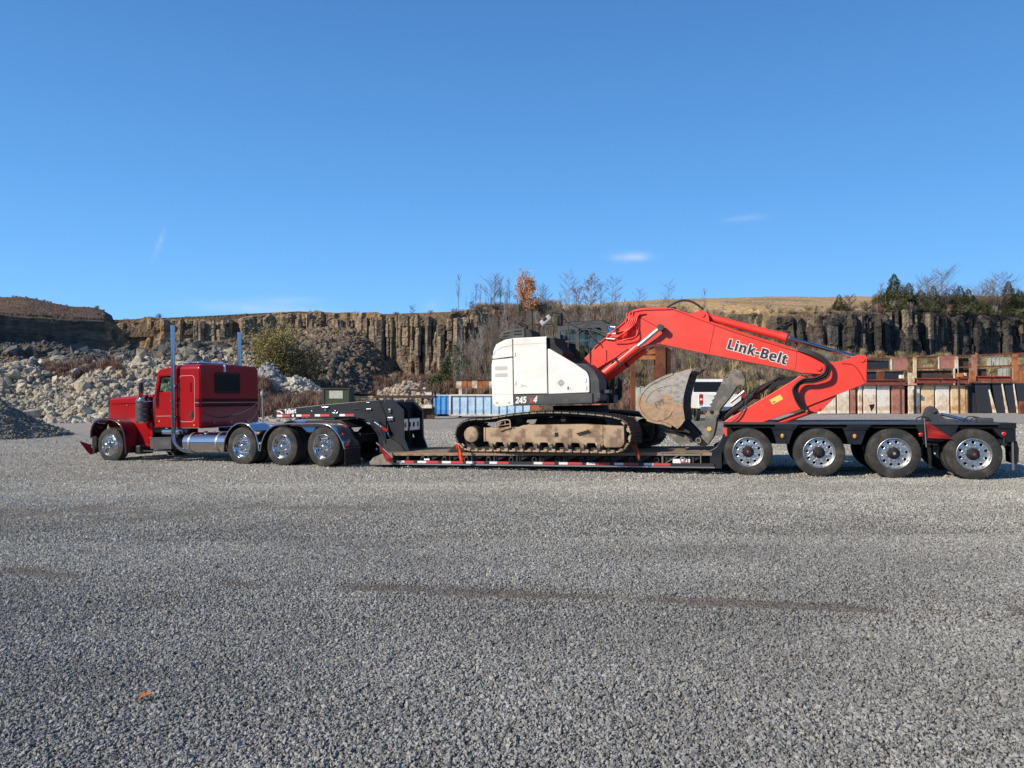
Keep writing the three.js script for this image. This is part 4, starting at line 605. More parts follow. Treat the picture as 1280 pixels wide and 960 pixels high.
  const hr = b(); hr.tube([[-.70, 2.62, -.6], [-.70, 2.95, -.6], [-.69, 3.27, -.6], [-.66, 3.30, -.6], [-.42, 3.345, -.6]], .012, 6, 40); hr.tube([[-.42, 3.345, -.6], [-.42, 3.15, -.6], [-.42, 2.62, -.6]], .012); hr.tube([[-.70, 2.95, -.6], [-.44, 2.96, -.6]], .012); hr.tube([[-.62, 2.62, -.9], [-.62, 2.92, -.9], [-.30, 2.95, -.9], [-.30, 2.62, -.9]], .012, 6, 40); hr.each('handrail', M.blackMatte, t);
  b().box(-.55, 2.955, -.7, .26, .02, .3).to('rail_plate', M.black, t);
  { const g = new THREE.Group(); g.name = 'mirror'; t.add(g); const m = b(); m.add(new RoundedBoxGeometry(.30, .14, .08, 4, .038), new THREE.Matrix4().makeTranslation(-.36, 3.03, -.55).multiply(new THREE.Matrix4().makeRotationZ(.62))); m.to('housing', M.aluPaint, g); b().add(new RoundedBoxGeometry(.11, .07, .02, 3, .009), new THREE.Matrix4().makeTranslation(-.37, 3.05, -.515).multiply(new THREE.Matrix4().makeRotationZ(.62))).to('bracket', M.blackMatte, g); b().tube([[-.22, 3.12, -.55], [-.2, 3.2, -.6], [-.05, 3.17, -.6]], .012).to('arm', M.blackMatte, g); }
  b().rbox(-.09, 3.06, -.8, .10, .30, .16, .02).to('work_lamp', M.excDark, t);
  // cab on the far side
  { const zc0 = -2.02, zc1 = -2.95, out = roundPoly([[-.58, 1.18], [-.56, 2.4], [-.52, 3.02], [-.44, 3.08], [.55, 3.10], [.72, 3.04], [.84, 2.55], [.90, 1.9], [.88, 1.25], [.80, 1.15]], .05), hole1 = roundPoly([[-.49, 2.05], [-.46, 2.92], [-.05, 2.95], [-.05, 2.05]], .05), hole2 = roundPoly([[.02, 1.5], [.02, 2.95], [.58, 2.96], [.74, 2.55], [.80, 1.9], [.78, 1.45]], .06);
    const c = b(); for (const z of [zc0, zc1 + .05]) c.prism(out, z - .05, z, .01, [hole1, hole2]); c.prism([[-.50, 3.04], [-.44, 3.10], [.58, 3.12], [.72, 3.05], [.55, 3.07]], zc1, zc0, .01); c.box(-.54, 2.0, (zc0 + zc1) / 2, .04, 1.7, .9); c.box(.12, 1.2, (zc0 + zc1) / 2, 1.3, .06, .9); c.box(-.15, 2.65, zc0 - .02, .9, .03, .03); c.to('cab', M.excGrey, t);
    for (const z of [zc0 - .025, zc1 + .025]) { b().prism(hole1, z - .003, z + .003).to('cab_window', M.glass, t); b().prism(hole2, z - .003, z + .003).to('cab_window', M.glass, t); }
    b().prism([[.72, 3.04], [.84, 2.55], [.90, 1.9], [.885, 1.9], [.825, 2.55], [.705, 3.03]], zc1 + .05, zc0 - .05).to('windscreen', M.glass, t);
    const s = b(); s.rbox(-.1, 1.75, -2.5, .5, .15, .5, .06); s.rbox(-.3, 2.1, -2.5, .14, .75, .48, .06, 0, 0, .15); s.box(.55, 1.7, -2.5, .1, .5, .3); s.to('operator_seat', M.excDark, t);
    const ht2 = b(); for (let i = 0; i < 9; i++) ht2.box(.12 + 0 * i, 3.125, zc0 - .08 - i * .09, 1.0, .02, .02); for (const x of [-.3, .1, .5]) ht2.box(x, 3.12, -2.5, .02, .02, .85); ht2.to('roof_guard', M.blackMatte, t); }
  // boom
  const bo = [[.22, 1.70], [.14, 1.86], [.22, 2.02], [.60, 2.40], [.98, 2.71], [1.34, 2.98], [1.45, 3.15], [1.52, 3.20], [1.76, 3.23], [2.43, 3.21], [2.62, 3.13], [3.35, 2.80], [3.94, 2.555], [4.86, 2.215], [5.16, 2.135], [5.36, 2.03], [5.52, 1.93], [5.58, 1.80], [5.54, 1.68], [5.46, 1.645], [5.13, 1.68], [4.95, 1.745], [3.93, 1.985], [3.18, 2.165], [2.25, 2.405], [2.06, 2.44], [1.75, 2.385], [1.24, 2.24], [.62, 1.90], [.42, 1.70], [.32, 1.66]];
  const zb0 = -1.22, zb1 = -1.78; const boom = b().prism(bo, zb1, zb0, .008).to('boom', M.excRed, t);
  { const fl = b(); const top = bo.slice(3, 17), bot = bo.slice(20, 29); for (let i = 0; i < top.length - 1; i++) { const [x0, y0] = top[i], [x1, y1] = top[i + 1], l = Math.hypot(x1 - x0, y1 - y0), a = Math.atan2(y1 - y0, x1 - x0); fl.box((x0 + x1) / 2, (y0 + y1) / 2 - .004, ZC, l + .01, .022, .62, 0, 0, a); } for (let i = 0; i < bot.length - 1; i++) { const [x0, y0] = bot[i], [x1, y1] = bot[i + 1], l = Math.hypot(x1 - x0, y1 - y0), a = Math.atan2(y1 - y0, x1 - x0); fl.box((x0 + x1) / 2, (y0 + y1) / 2 + .004, ZC, l + .01, .022, .62, 0, 0, a); } fl.to('boom_flange', M.excRed, boom);
    b().box(3.26, 2.475, zb0 + .001, .008, .62, .006, 0, 0, -.22).to('weld_seam', M.flagRed, boom); b().tube([[1.50, 3.17, zb0 + .002], [1.85, 2.95, zb0 + .002], [2.12, 2.79, zb0 + .002]], .008).to('weld_seam', M.flagRed, boom);
    b().prism([[4.86, 1.79], [4.90, 2.17], [5.02, 2.14], [4.98, 1.76]], zb0 - .005, zb0 + .010, .004).each('reinforcement', M.excRed, boom);
    const ear = b(); for (const z of [-1.33, -1.67]) ear.prism(roundPoly([[2.66, 3.06], [2.86, 3.10], [3.02, 3.145], [3.12, 3.13], [3.19, 3.06], [3.22, 2.86], [2.72, 3.0]], .04), z - .025, z + .025, .005); ear.each('cylinder_bracket', M.excRed, boom);
    for (const z of [zb0 + .012, -1.79]) { b().cyl([5.44, 1.775, z - .01], [5.44, 1.775, z + .02], .062, .055, 20).to('pin', M.excRed, boom); }
    b().cyl([3.07, 3.045, -1.72], [3.07, 3.045, -1.28], .05, .05, 18).to('pin', M.excRed, boom);
    b().prism(roundPoly([[2.18, 2.90], [2.30, 2.76], [2.42, 2.62], [2.36, 2.50], [2.18, 2.58], [2.05, 2.70]], .03), zb0, zb0 + .002).to('patch', M.excRed, boom); }
  for (const z of [-1.06, -1.94]) {
    const g = b(); g.cyl([1.64, 2.365, z], [.84, 1.775, z], .095, .095, 24); g.cyl([.84, 1.775, z], [.62, 1.60, z], .08, .07, 16); g.cyl([1.66, 2.38, z], [1.57, 2.31, z], .108, .108, 24); g.to('boom_cylinder', M.excRed, t);
    b().cyl([2.15, 2.765, z], [1.62, 2.355, z], .048, .048, 18).to('boom_cylinder_rod', M.rod, t);
    b().cyl([2.17, 2.78, z - .07], [2.17, 2.78, z + .07], .075, .075, 20).cyl([2.17, 2.78, ZC], [2.17, 2.78, z], .05, .05, 16).to('rod_end', M.excGrey, t);
    b().tube([[1.05, 2.0, z + .09], [1.2, 2.16, z + .12], [1.45, 2.33, z + .10]], .014).tube([[1.75, 2.36, z], [1.9, 2.42, z + .03], [2.05, 2.52, z]], .018).box(1.2, 2.05, z, .05, .22, .22, 0, 0, .63).each('cylinder_hose', M.hose, t);
  }
  b().cyl([.62, 1.60, -2.05], [.62, 1.60, -.95], .06, .06, 16).prism([[.1, 1.1], [.0, 1.8], [.2, 1.98], [.4, 1.8], [.75, 1.65], [.9, 1.2], [.9, 1.1]], -1.2, -1.12, .01).prism([[.1, 1.1], [.0, 1.8], [.2, 1.98], [.4, 1.8], [.75, 1.65], [.9, 1.2], [.9, 1.1]], -1.88, -1.80, .01).each('boom_mount', M.excDark, t);
  // arm cylinder
  b().cyl([3.14, 3.015, ZC], [4.72, 2.50, ZC], .085, .085, 24).cyl([4.66, 2.52, ZC], [4.82, 2.468, ZC], .10, .10, 24).cyl([3.06, 3.045, ZC], [3.2, 3.0, ZC], .1, .09, 20).to('arm_cylinder', M.excRed, t);
  b().cyl([4.82, 2.468, ZC], [6.25, 1.97, ZC], .046, .046, 20).to('arm_cylinder_rod', M.stack, t);
  b().cyl([4.82, 2.468, ZC], [4.87, 2.45, ZC], .06, .05, 16).to('gland', M.pin, t);
  b().tube([[2.22, 3.25, -1.45], [2.46, 3.37, -1.45], [2.64, 3.41, -1.45], [2.84, 3.36, -1.45], [3.02, 3.23, -1.45], [3.15, 3.12, -1.45]], .024, 10, 40).to('hydraulic_hose', M.hose, t); b().rbox(3.13, 3.14, -1.45, .10, .10, .08, .02).each('hose_fitting', M.greyWorn, t);
  // arm
  const ao = [[5.30, 1.60], [5.44, 1.90], [5.66, 1.90], [5.85, 1.905], [6.02, 1.95], [6.20, 2.03], [6.36, 2.02], [6.385, 1.95], [6.36, 1.46], [6.30, 1.41], [5.70, 1.17], [5.30, 1.01], [5.05, .905], [4.19, .605], [3.81, .50], [3.50, .33], [3.46, .42], [3.49, .67], [3.90, .91], [4.91, 1.52], [5.09, 1.64]];
  const za0 = -1.32, za1 = -1.68; const arm = b().prism(ao, za1, za0, .008).to('arm', M.excRed, t);
  b().cyl([6.29, 1.93, za1 - .05], [6.29, 1.93, za0 + .025], .052, .052, 20).to('pin', M.excRed, arm); b().tube([[5.90, 1.86, za0 + .002], [6.10, 1.83, za0 + .002], [6.22, 1.70, za0 + .002], [6.32, 1.48, za0 + .002]], .009, 6, 24).to('weld_seam', M.flagRed, arm);
  b().prism([[5.14, .92], [5.24, .985], [5.80, 1.205], [5.62, 1.02], [5.46, .86], [5.34, .84]], za1 + .04, za0 - .04, .006).each('cylinder_bracket', M.excRed, arm); b().cyl([5.42, .925, za1], [5.42, .925, za0 - .02], .04, .04, 16).to('pin', M.excRed, arm);
  b().prism(inset([[4.44, 1.12], [4.66, 1.235], [4.72, 1.135], [4.50, 1.02]]), za0, za0 + .003).to('warning_decal', M.decalYellow, arm); b().box(4.53, 1.075, za0 + .004, .06, .02, .002, 0, 0, .45).to('decal_print', M.letterDark, arm);
  b().tube([[3.56, .60, za0 + .02], [3.75, .72, za0 + .06], [3.92, .98, za0 + .05], [4.02, 1.3, za0 + .02]], .014, 6, 24).each('arm_hose', M.hose, arm); b().rbox(3.62, .60, za0 + .02, .10, .04, .04, .01, 0, 0, .7).each('hose_fitting', M.greyWorn, arm);
  b().cyl([5.36, .90, ZC], [4.3, .50, ZC], .062, .062, 18).to('bucket_cylinder', M.excRed, t); b().cyl([4.3, .50, ZC], [3.4, .16, ZC], .035, .035, 14).to('bucket_cylinder_rod', M.chrome, t);
  // black hoses over the boom-arm joint
  { const h = b(); for (const [o, z] of [[0, .07], [.045, .04], [-.04, .10], [.02, -.0]]) h.tube([[5.05 + o, 2.19 + o * .4, zb0 - .1 + z], [5.36 + o, 2.07 + o * .4, zb0 + z], [5.60 + o * .8, 1.86, zb0 + z + .03], [5.58 + o * .8, 1.64 - o, zb0 + z + .04], [5.36, 1.53 - o, zb0 + z + .03], [5.10 - o * .3, 1.50 - o, zb0 + z + .02], [4.97 + o, 1.36, zb0 + z + .02], [4.99 + o, 1.18, zb0 + z], [5.07 + o, 1.0, zb0 + z - .04], [5.14 + o, .90, zb0 + z - .06]], .022, 8, 80); h.each('joint_hose', M.hose, t); }
  b().rbox(5.16, .90, -1.27, .12, .05, .10, .01, 0, 0, -.9).to('hose_clamp', M.greyWorn, t);
  // red pipes and hoses on the boom
  { const h = b(); for (let k = 0; k < 6; k++) { const z = -1.24 - k * .05, o = k * .03; h.tube([[.92 + o, 2.70 - o * .6, z + .03], [1.15 + o, 2.74 - o, z + .05], [1.33 + o, 2.78 - o, z + .06], [1.44 + o * .6, 2.95 - o, z + .08], [1.42 + o * .8, 3.10, z + .04], [1.52 + o, 3.205, z], [1.75, 3.245, z], [2.3, 3.235, z]], .020, 6, 60); }
    for (let k = 0; k < 5; k++) h.tube([[1.0 + k * .06, 2.72 - k * .03, zb0 + .05], [1.16 + k * .05, 2.62 + k * .02, zb0 + .10 + k * .02], [1.32 + k * .05, 2.70 + k * .03, zb0 + .12 + k * .015], [1.42 + k * .045, 2.92, zb0 + .10], [1.50 + k * .04, 3.10, zb0 + .05], [1.62 + k * .05, 3.17 - k * .01, zb0 + .02]], .017, 6, 50); h.tube([[1.1, 2.5, zb0 + .06], [1.35, 2.55, zb0 + .12], [1.6, 2.62, zb0 + .10], [1.64, 2.8, zb0 + .04]], .018, 6, 30); for (let k = 0; k < 3; k++) h.tube([[1.40 + k * .07, 3.18, zb0 + .03 + k * .02], [1.37 + k * .07, 2.95, zb0 + .05 + k * .01], [1.36 + k * .08, 2.72, zb0 + .05], [1.30 + k * .1, 2.60, zb0 + .03]], .017, 6, 30); h.tube([[2.3, 3.235, -1.35], [2.7, 3.11, -1.38], [3.35, 2.83, -1.35], [4.1, 2.53, -1.35], [4.9, 2.24, -1.35]], .016, 6, 40); h.each('boom_pipe', M.excRed, t);
    const r = b(); r.rbox(1.62, 3.25, -1.4, .14, .05, .3, .01); r.rbox(2.42, 3.24, -1.4, .10, .05, .2, .01); r.box(1.15, 2.72, zb0 + .04, .03, .22, .05); r.each('pipe_clamp', M.excDark, t); }
  { const h = b(); h.tube([[-.10, 3.15, -.8], [.14, 2.94, -.85], [.40, 2.80, -.95], [.62, 2.62, -1.05], [.75, 2.45, -1.15]], .013); h.tube([[.30, 3.05, -1.45], [.55, 2.86, -1.4], [.85, 2.76, -1.3], [1.08, 2.72, -1.25]], .017); h.tube([[.05, 3.0, -1.6], [.35, 3.06, -1.55], [.73, 2.99, -1.5], [1.02, 2.87, -1.35]], .016); h.tube([[.18, 2.89, -1.5], [.6, 2.80, -1.35], [.9, 2.66, -1.27], [1.06, 2.62, -1.22]], .016); h.tube([[.12, 2.96, -.7], [.13, 2.6, -.7], [.08, 2.1, -.7]], .013); h.tube([[.58, 2.64, -.8], [.60, 2.1, -.8], [.64, 1.62, -.6], [.68, 1.45, -.2]], .011); h.tube([[.1, 2.75, -1.5], [.45, 3.0, -1.5], [.8, 2.96, -1.45], [1.05, 2.8, -1.35]], .014); h.tube([[.0, 2.7, -1.35], [.35, 2.9, -1.3], [.62, 2.62, -1.25], [.95, 2.58, -1.2]], .014); h.each('control_hose', M.excGrey, t);
    const f = b(); f.cyl([.95, 2.715, -1.22], [1.12, 2.70, -1.2], .026, .026, 10); f.cyl([.90, 2.60, -1.19], [1.1, 2.575, -1.17], .026, .026, 10); f.cyl([.98, 2.88, -1.3], [1.1, 2.86, -1.27], .024, .024, 10); f.each('hose_coupling', M.rod, t); }
  // lettering on the boom
  { const put = (g, z, n, m) => { g.applyMatrix4(new THREE.Matrix4().makeTranslation(3.56, 2.272, z).multiply(new THREE.Matrix4().makeRotationZ(-.315))); return mesh(n, boxUV(strip(g)), m, boom); };
    const probe = text('Link-Belt', .212, .003, 0); probe.computeBoundingBox(); const sq = 1.26 / (probe.boundingBox.max.x - probe.boundingBox.min.x);
    put(text('Link-Belt', .212, .003, .018, sq), zb0 + .001, 'lettering_outline', M.white); put(text('Link-Belt', .212, .006, .004, sq), zb0 + .001, 'lettering', M.letterDark); }
  // thumb
  { const o = [[2.90, .14], [2.91, .30], [3.02, .42], [3.05, .60], [3.09, .79], [3.14, .96]]; const A = [3.14, .96], C = [3.63, 1.77], N = 9; for (let i = 1; i <= N; i++) { const u = i / N, x = lerp(A[0], C[0], u) - .03 * Math.sin(u * Math.PI), y = lerp(A[1], C[1], u); o.push([x + .035, y - .045], [x - .015, y - .01]); } o.push([3.72, 1.805], [3.84, 1.78], [3.92, 1.68], [3.945, 1.55], [3.86, 1.46], [3.77, 1.43], [3.64, 1.22], [3.40, .93], [3.33, .78], [3.30, .55], [3.24, .32], [3.10, .13], [3.0, .10]);
    const th = b(); for (const [z0, z1] of [[-1.36, -1.28], [-1.72, -1.64]]) th.prism(o.slice().reverse(), z0, z1, .006, undefined); th.box(3.40, 1.30, ZC, .12, .7, .3, 0, 0, -.45); th.box(3.12, .6, ZC, .14, .5, .3, 0, 0, -.12); const thm = th.to('thumb', M.greyWorn, t);
    const tips = b(); for (const z of [-1.32, -1.44, -1.56, -1.68]) tips.prism(roundPoly([[3.62, 1.74], [3.74, 1.81], [3.88, 1.76], [3.95, 1.58], [3.93, 1.42], [3.86, 1.44], [3.86, 1.58], [3.78, 1.66]], .03), z - .05, z + .05, .01); tips.each('thumb_tip', M.greyWorn, thm);
    b().cyl([3.225, .87, -1.277], [3.225, .87, -1.272], .045, .045, 18).to('hole', M.blackMatte, thm); b().cyl([3.16, .50, -1.28], [3.16, .50, -1.268], .05, .05, 18).to('hole', M.yellow, thm);
    b().cyl([3.42, .72, ZC], [4.15, 1.27, ZC], .075, .075, 18).to('thumb_cylinder', M.excDark, t); b().cyl([4.15, 1.27, ZC], [4.7, 1.62, ZC], .06, .06, 16).cyl([4.70, 1.60, ZC - .12], [4.70, 1.60, ZC + .12], .07, .07, 14).to('thumb_cylinder_mount', M.excDark, t); b().cyl([3.62, 1.08, -1.36], [3.92, 1.32, -1.36], .035, .035, 14).to('thumb_cylinder_rod', M.rod, t);
    b().tube([[3.86, .98, -1.35], [3.95, 1.2, -1.3], [4.15, 1.36, -1.34], [4.4, 1.5, -1.36], [4.66, 1.62, -1.38]], .018).tube([[4.1, 1.24, -1.4], [4.3, 1.42, -1.36], [4.6, 1.58, -1.36]], .016).each('thumb_hose', M.hose, t); b().prism([[4.40, 1.36], [4.62, 1.62], [4.82, 1.62], [5.0, 1.62], [4.92, 1.50]], -1.62, -1.38, .006).to('thumb_bracket', M.excDark, t);
    const scr = b(); scr.rbox(3.55, .88, -1.9, .3, .06, .2, .02, 0, 0, .2); scr.rbox(3.9, 1.12, -1.9, .16, .12, .2, .02); scr.each('coupler_rod', M.greyWorn, t); }
  // bucket
  { const zk0 = -.86, zk1 = -2.36, curve = smoothPts([[2.45, 1.70], [2.19, 1.60], [1.90, 1.44], [1.745, 1.25], [1.71, 1.03], [1.80, .85], [1.98, .715], [2.22, .67], [2.40, .60]], 30);
    const so = [[2.86, 1.80], [2.80, 1.70], [2.72, 1.45], [2.66, 1.22], [2.645, 1.0], [2.68, .71], [2.61, .60], [2.52, .51], [2.40, .60], ...curve.slice().reverse().slice(1, -1), [2.45, 1.70]];
    const bk = b(); for (const [z0, z1] of [[zk0 - .03, zk0], [zk1, zk1 + .03]]) bk.prism(so, z0, z1, .006); bk.add(shell([[2.86, 1.81], [2.45, 1.70], ...curve.slice(1)], .03, zk1 + .03, zk0 - .03)); const bkm = bk.to('bucket', M.bucket, t);
    const inn = b(); inn.add(shell([[2.82, 1.77], [2.45, 1.665], ...curve.slice(1).map(([x, y]) => [lerp(x, 2.3, .07), lerp(y, 1.15, .07)])], .008, zk1 + .04, zk0 - .04)); inn.to('bucket_lining', M.bucketIn, bkm);
    const rim = b(); rim.add(shell(curve.map(([x, y]) => [x + (x - 2.3) * .012, y + (y - 1.15) * .012]), .05, zk0 - .05, zk0 + .012)); rim.prism([[2.43, 1.69], [2.87, 1.805], [2.81, 1.70], [2.73, 1.45], [2.67, 1.22], [2.655, 1.0], [2.69, .71], [2.61, .60], [2.52, .51], [2.46, .62], [2.40, .75], [2.44, 1.0], [2.45, 1.3]], zk0 - .002, zk0 + .018, .005); rim.to('side_cutter', M.bucket, bkm);
    b().tube([[1.83, 1.12, zk0 + .002], [1.93, 1.30, zk0 + .002], [2.12, 1.42, zk0 + .002], [2.38, 1.48, zk0 + .002]], .008, 6, 24).tube([[2.43, 1.6, zk0 + .003], [2.45, 1.2, zk0 + .003], [2.42, .92, zk0 + .003], [2.30, .76, zk0 + .003], [2.05, .70, zk0 + .003]], .012, 6, 24).each('weld_bead', M.bucket, bkm);
    const lg = text('FRT', .12, .006, .003, .8); lg.applyMatrix4(new THREE.Matrix4().makeTranslation(2.06, .985, zk0).multiply(new THREE.Matrix4().makeRotationZ(.42))); mesh('lettering', boxUV(strip(lg)), M.greyWorn, bkm); b().box(2.16, 1.12, zk0 + .002, .22, .012, .006, 0, 0, .5).each('weld_bead', M.bucket, bkm);
    for (let i = 0; i < 5; i++) { const z = lerp(zk0 - .06, zk1 + .06, i / 4); b().prism([[2.72, 1.745], [2.80, 1.80], [3.03, 1.862], [2.86, 1.75], [2.80, 1.72]], z - .05, z + .05, .008).to('tooth', M.greyWorn, bkm); }
    const er = b(); for (const z of [-1.28, -1.72]) er.prism(roundPoly([[2.22, .66], [2.66, .72], [2.93, .42], [3.0, .26], [2.88, .18], [2.66, .32], [2.40, .50]], .03), z - .03, z + .03, .006); er.box(2.62, .52, ZC, .34, .04, 1.1, 0, 0, -.55); er.to('bucket_ear', M.bucketIn, bkm);
    const lk = b(); for (const z of [-1.20, -1.80]) lk.prism(roundPoly([[2.13, .52], [2.18, .43], [2.34, .30], [2.50, .14], [2.80, .20], [2.78, .33], [2.50, .43], [2.26, .54]], .04), z - .035, z + .035, .008); lk.each('bucket_link', M.greyWorn, t); b().tube([[1.80, .70, -1.15], [2.1, .60, -1.12], [2.25, .50, -1.1], [2.5, .47, -1.08], [2.72, .45, -1.05]], .02, 6, 20).to('lip', M.dirtSteel, bkm);
    b().cyl([2.94, .25, -1.88], [2.94, .25, -1.10], .07, .07, 20).to('bucket_pin', M.excDark, t); b().torus(2.94, .25, -1.10, .052, .016).to('pin_collar', M.greyWorn, t); b().cyl([2.78, .24, -1.86], [2.78, .24, -1.12], .04, .04, 14).to('link_pin', M.excDark, t); }
}
// ---------------------------------------------------------------- quarry: rubble, cliffs, hill
// cliff line: x, depth, rim height, height at its foot, depth where the ground starts to rise, roughness, tone (0 tan .. 1 dark)
const CL = [[-150, 62, 12.9, 8, 40, .25, .75], [-90, 84, 12.9, 8.4, 55, .25, .75], [-60.8, 113, 13.2, 9.2, 60, .3, .75], [-60.3, 115, 13.2, 9.0, 61, .9, .1], [-50, 115.5, 13.7, 8.8, 63, 1.0, .3], [-41.8, 118.5, 14.5, 10.0, 66, .9, .35], [-34, 121, 15.2, 12.3, 68, .9, .35], [-28, 122, 15.0, 13.0, 69, .9, .25], [-24, 121, 14.6, 12.6, 69, .9, .25], [-21.5, 120, 14.6, 10.5, 70, 1.6, .2], [-18, 118, 14.5, 5, 70, 1.7, .25], [-9.4, 112, 14.1, 4.6, 70, 1.7, .35], [-5.5, 114, 14.5, 9.5, 70, 1.0, .4], [-1, 117, 15, 13.6, 70, .3, .4], [10, 124, 15.6, 15.4, 70, .2, .4], [20, 130, 16.2, 16, 68, .2, .4], [31, 128, 15.8, 14.4, 68, .4, .5], [38, 108, 13.6, 8.2, 70, 1.4, .8], [47, 108.5, 13.7, 7.7, 70, 1.5, .9], [60, 114, 14.3, 8.2, 70, 1.5, .9], [90, 130, 15.4, 9.2, 70, 1.6, .9], [130, 140, 17, 10, 75, 1.5, .9], [170, 120, 18, 10, 75, 1.5, .9], [205, 70, 18, 6, 60, 1.5, .9], [225, 10, 18, 3, 20, 1.5, .9]];
const along = (x, k) => { if (x <= CL[0][0]) return CL[0][k]; for (let i = 0; i < CL.length - 1; i++) if (x <= CL[i + 1][0]) return lerp(CL[i][k], CL[i + 1][k], (x - CL[i][0]) / (CL[i + 1][0] - CL[i][0])); return CL[CL.length - 1][k]; };
const rubble = (x, d) => smooth(-22, -28, x / d * 80);   // left part: big boulders
function footH(x, d) {
  const dc = along(x, 1), d0 = along(x, 4) + 4 * (fbm(x * .08, 1.5, 3) - .5), hf = along(x, 3), g = gy(x, -d);
  if (d <= d0) return g - .12 * smooth(0, 6, d0 - d);
  const t = clamp((d - d0) / (dc - d0), 0, 1.02), L = rubble(x, d), n = fbm(x * .22 + 5, d * .22, 4) - .5, n2 = fbm(x * .9, d * .9 + 7, 3) - .5;
  const e = lerp(x > 34 ? 1.2 : 1.15, .62, L);
  return g + (hf - g) * Math.pow(t, e) + smooth(0, .12, t) * smooth(1.03, .85, t) * (n * lerp(1.6, 3.2, L) + n2 * lerp(.7, 1.5, L));
}
const skyY = [[-100, 372], [0, 378], [30, 377], [60, 383], [90, 389], [122, 391], [140, 400], [590, 396], [640, 390], [690, 384.5], [740, 381], [800, 376.5], [860, 373], [950, 371], [1100, 370.5], [1400, 368]];
function hillH(x, d) {
  const px = 640 + 950 * x / d; let y = 396; for (let i = 0; i < skyY.length - 1; i++) if (px >= skyY[i][0] && px <= skyY[i + 1][0]) y = lerp(skyY[i][1], skyY[i + 1][1], (px - skyY[i][0]) / (skyY[i + 1][0] - skyY[i][0])); if (px > 1400) y = 368; if (px < -100) y = 372;
  const dc = along(x, 1), rim = along(x, 2), left = px < 140, dk = left ? 165 : 215;
  const crest = px > 140 && px < 600 ? rim : lerp(rim, heightAt(y, dk), left ? 1 : smooth(600, 700, px)), t = clamp((d - dc) / (dk - dc), 0, 1);
  return lerp(rim, crest, left ? smooth(0.1, 1, t) : Math.pow(t, .85)) + (fbm(x * .12, d * .12 + 3, 3) - .5) * .9 * smooth(0, .15, t) * (t < .95 ? 1 : .4) - Math.max(0, d - dk - 30) * .06;
}
const tint = (c, n) => [c[0] * n, c[1] * n, c[2] * n];
function gridMesh(name, X, Dn, fn, colour, mat) {   // fn(i, j) -> [x, y, z]
  const P = [], I = [], C = [];
  for (let j = 0; j <= Dn; j++) for (let i = 0; i <= X; i++) { const p = fn(i / X, j / Dn); P.push(...p); C.push(...colour(p[0], -p[2], p[1])); }
  for (let j = 0; j < Dn; j++) for (let i = 0; i < X; i++) { const a = j * (X + 1) + i; I.push(a, a + 1, a + X + 2, a, a + X + 2, a + X + 1); }
  const g = new THREE.BufferGeometry(); g.setAttribute('position', new THREE.Float32BufferAttribute(P, 3)); g.setAttribute('color', new THREE.Float32BufferAttribute(C, 3)); g.setIndex(I); g.computeVertexNormals();
  const uv = new Float32Array(P.length / 3 * 2); for (let i = 0; i < P.length / 3; i++) { uv[i * 2] = P[i * 3]; uv[i * 2 + 1] = P[i * 3 + 2] + P[i * 3 + 1]; } g.setAttribute('uv', new THREE.BufferAttribute(uv, 2));
  return struct(name, g, mat);
}
const groundGrain = tex(512, (u, v) => { const n = fbm(u * 10, v * 10, 6, 10), m = vnoise(u * 150, v * 150, 150, 150); const k = 214 + (n - .5) * 130 + (m - .5) * 50; return [k, k * .99, k * .96]; }, true, 4);
const grainBump = tex(512, (u, v) => { const n = fbm(u * 14, v * 14, 6, 14) * 255; return [n, n, n]; }, false, 4);
{
  gridMesh('rubble_slope', 420, 150, (u, v) => { const x0 = lerp(-1, 1, u), d = lerp(50, 136, v); const x = (x0 < 0 ? x0 * .84 : x0 * .76) * d, dd = Math.min(d, along(x, 1) + .6); return [x, footH(x, dd), -dd]; }, (x, d) => {
    const L = rubble(x, d), n = fbm(x * .3, d * .3 + 11, 4), back = smooth(84, 97, d + 10 * (n - .5)); let c = mix3([.44, .39, .32], [.17, .14, .105], 1 - L);
    c = mix3(c, [.10, .095, .09], L * back * .9); if (!L) { const w = smooth(590, 640, 640 + 950 * x / d); c = mix3(c, [.17, .125, .08], w); } c = mix3(c, [.20, .095, .055], smooth(.58, .7, fbm(x * .13 + 40, d * .13, 3)) * .5);
    const f = smooth(66, 58, d) * (1 - .2 * n); c = mix3(c, [.30, .275, .24], f); return tint(c, .75 + .5 * n);
  }, std({ map: groundGrain, bumpMap: grainBump, bumpScale: .25, vertexColors: true, roughness: 1 }));
  gridMesh('hill', 360, 90, (u, v) => { const s = lerp(-1, 1, u), x1 = s * (s < 0 ? 125 : 150); const dc = along(x1, 1), d = lerp(dc - .1, 420, v * v * .75 + v * .25), x = x1 * lerp(1, d / dc, .9); return [x, v < .001 ? along(x1, 2) - 2.6 : v < .012 ? along(x1, 2) + .25 : hillH(x, d), -d]; }, (x, d) => {
    const px = 640 + 950 * x / d, n = fbm(x * .2, d * .2 + 31, 5); let c = mix3([.78, .53, .26], [.62, .42, .21], n); c = mix3(c, [.17, .10, .06], px < 590 ? 1 : 0); c = mix3(c, [.24, .19, .12], smooth(.58, .68, fbm(x * .12 + 3, d * .05, 4)) * .45); const rim = smooth(px > 690 && px < 1110 ? 2.5 : 8, .6, d - along(x, 1)); c = mix3(c, [.18, .13, .085], rim * (px < 590 ? .8 : .8)); return tint(c, .8 + .4 * n);
  }, std({ map: groundGrain, bumpMap: grainBump, bumpScale: .3, vertexColors: true, roughness: 1 }));
}
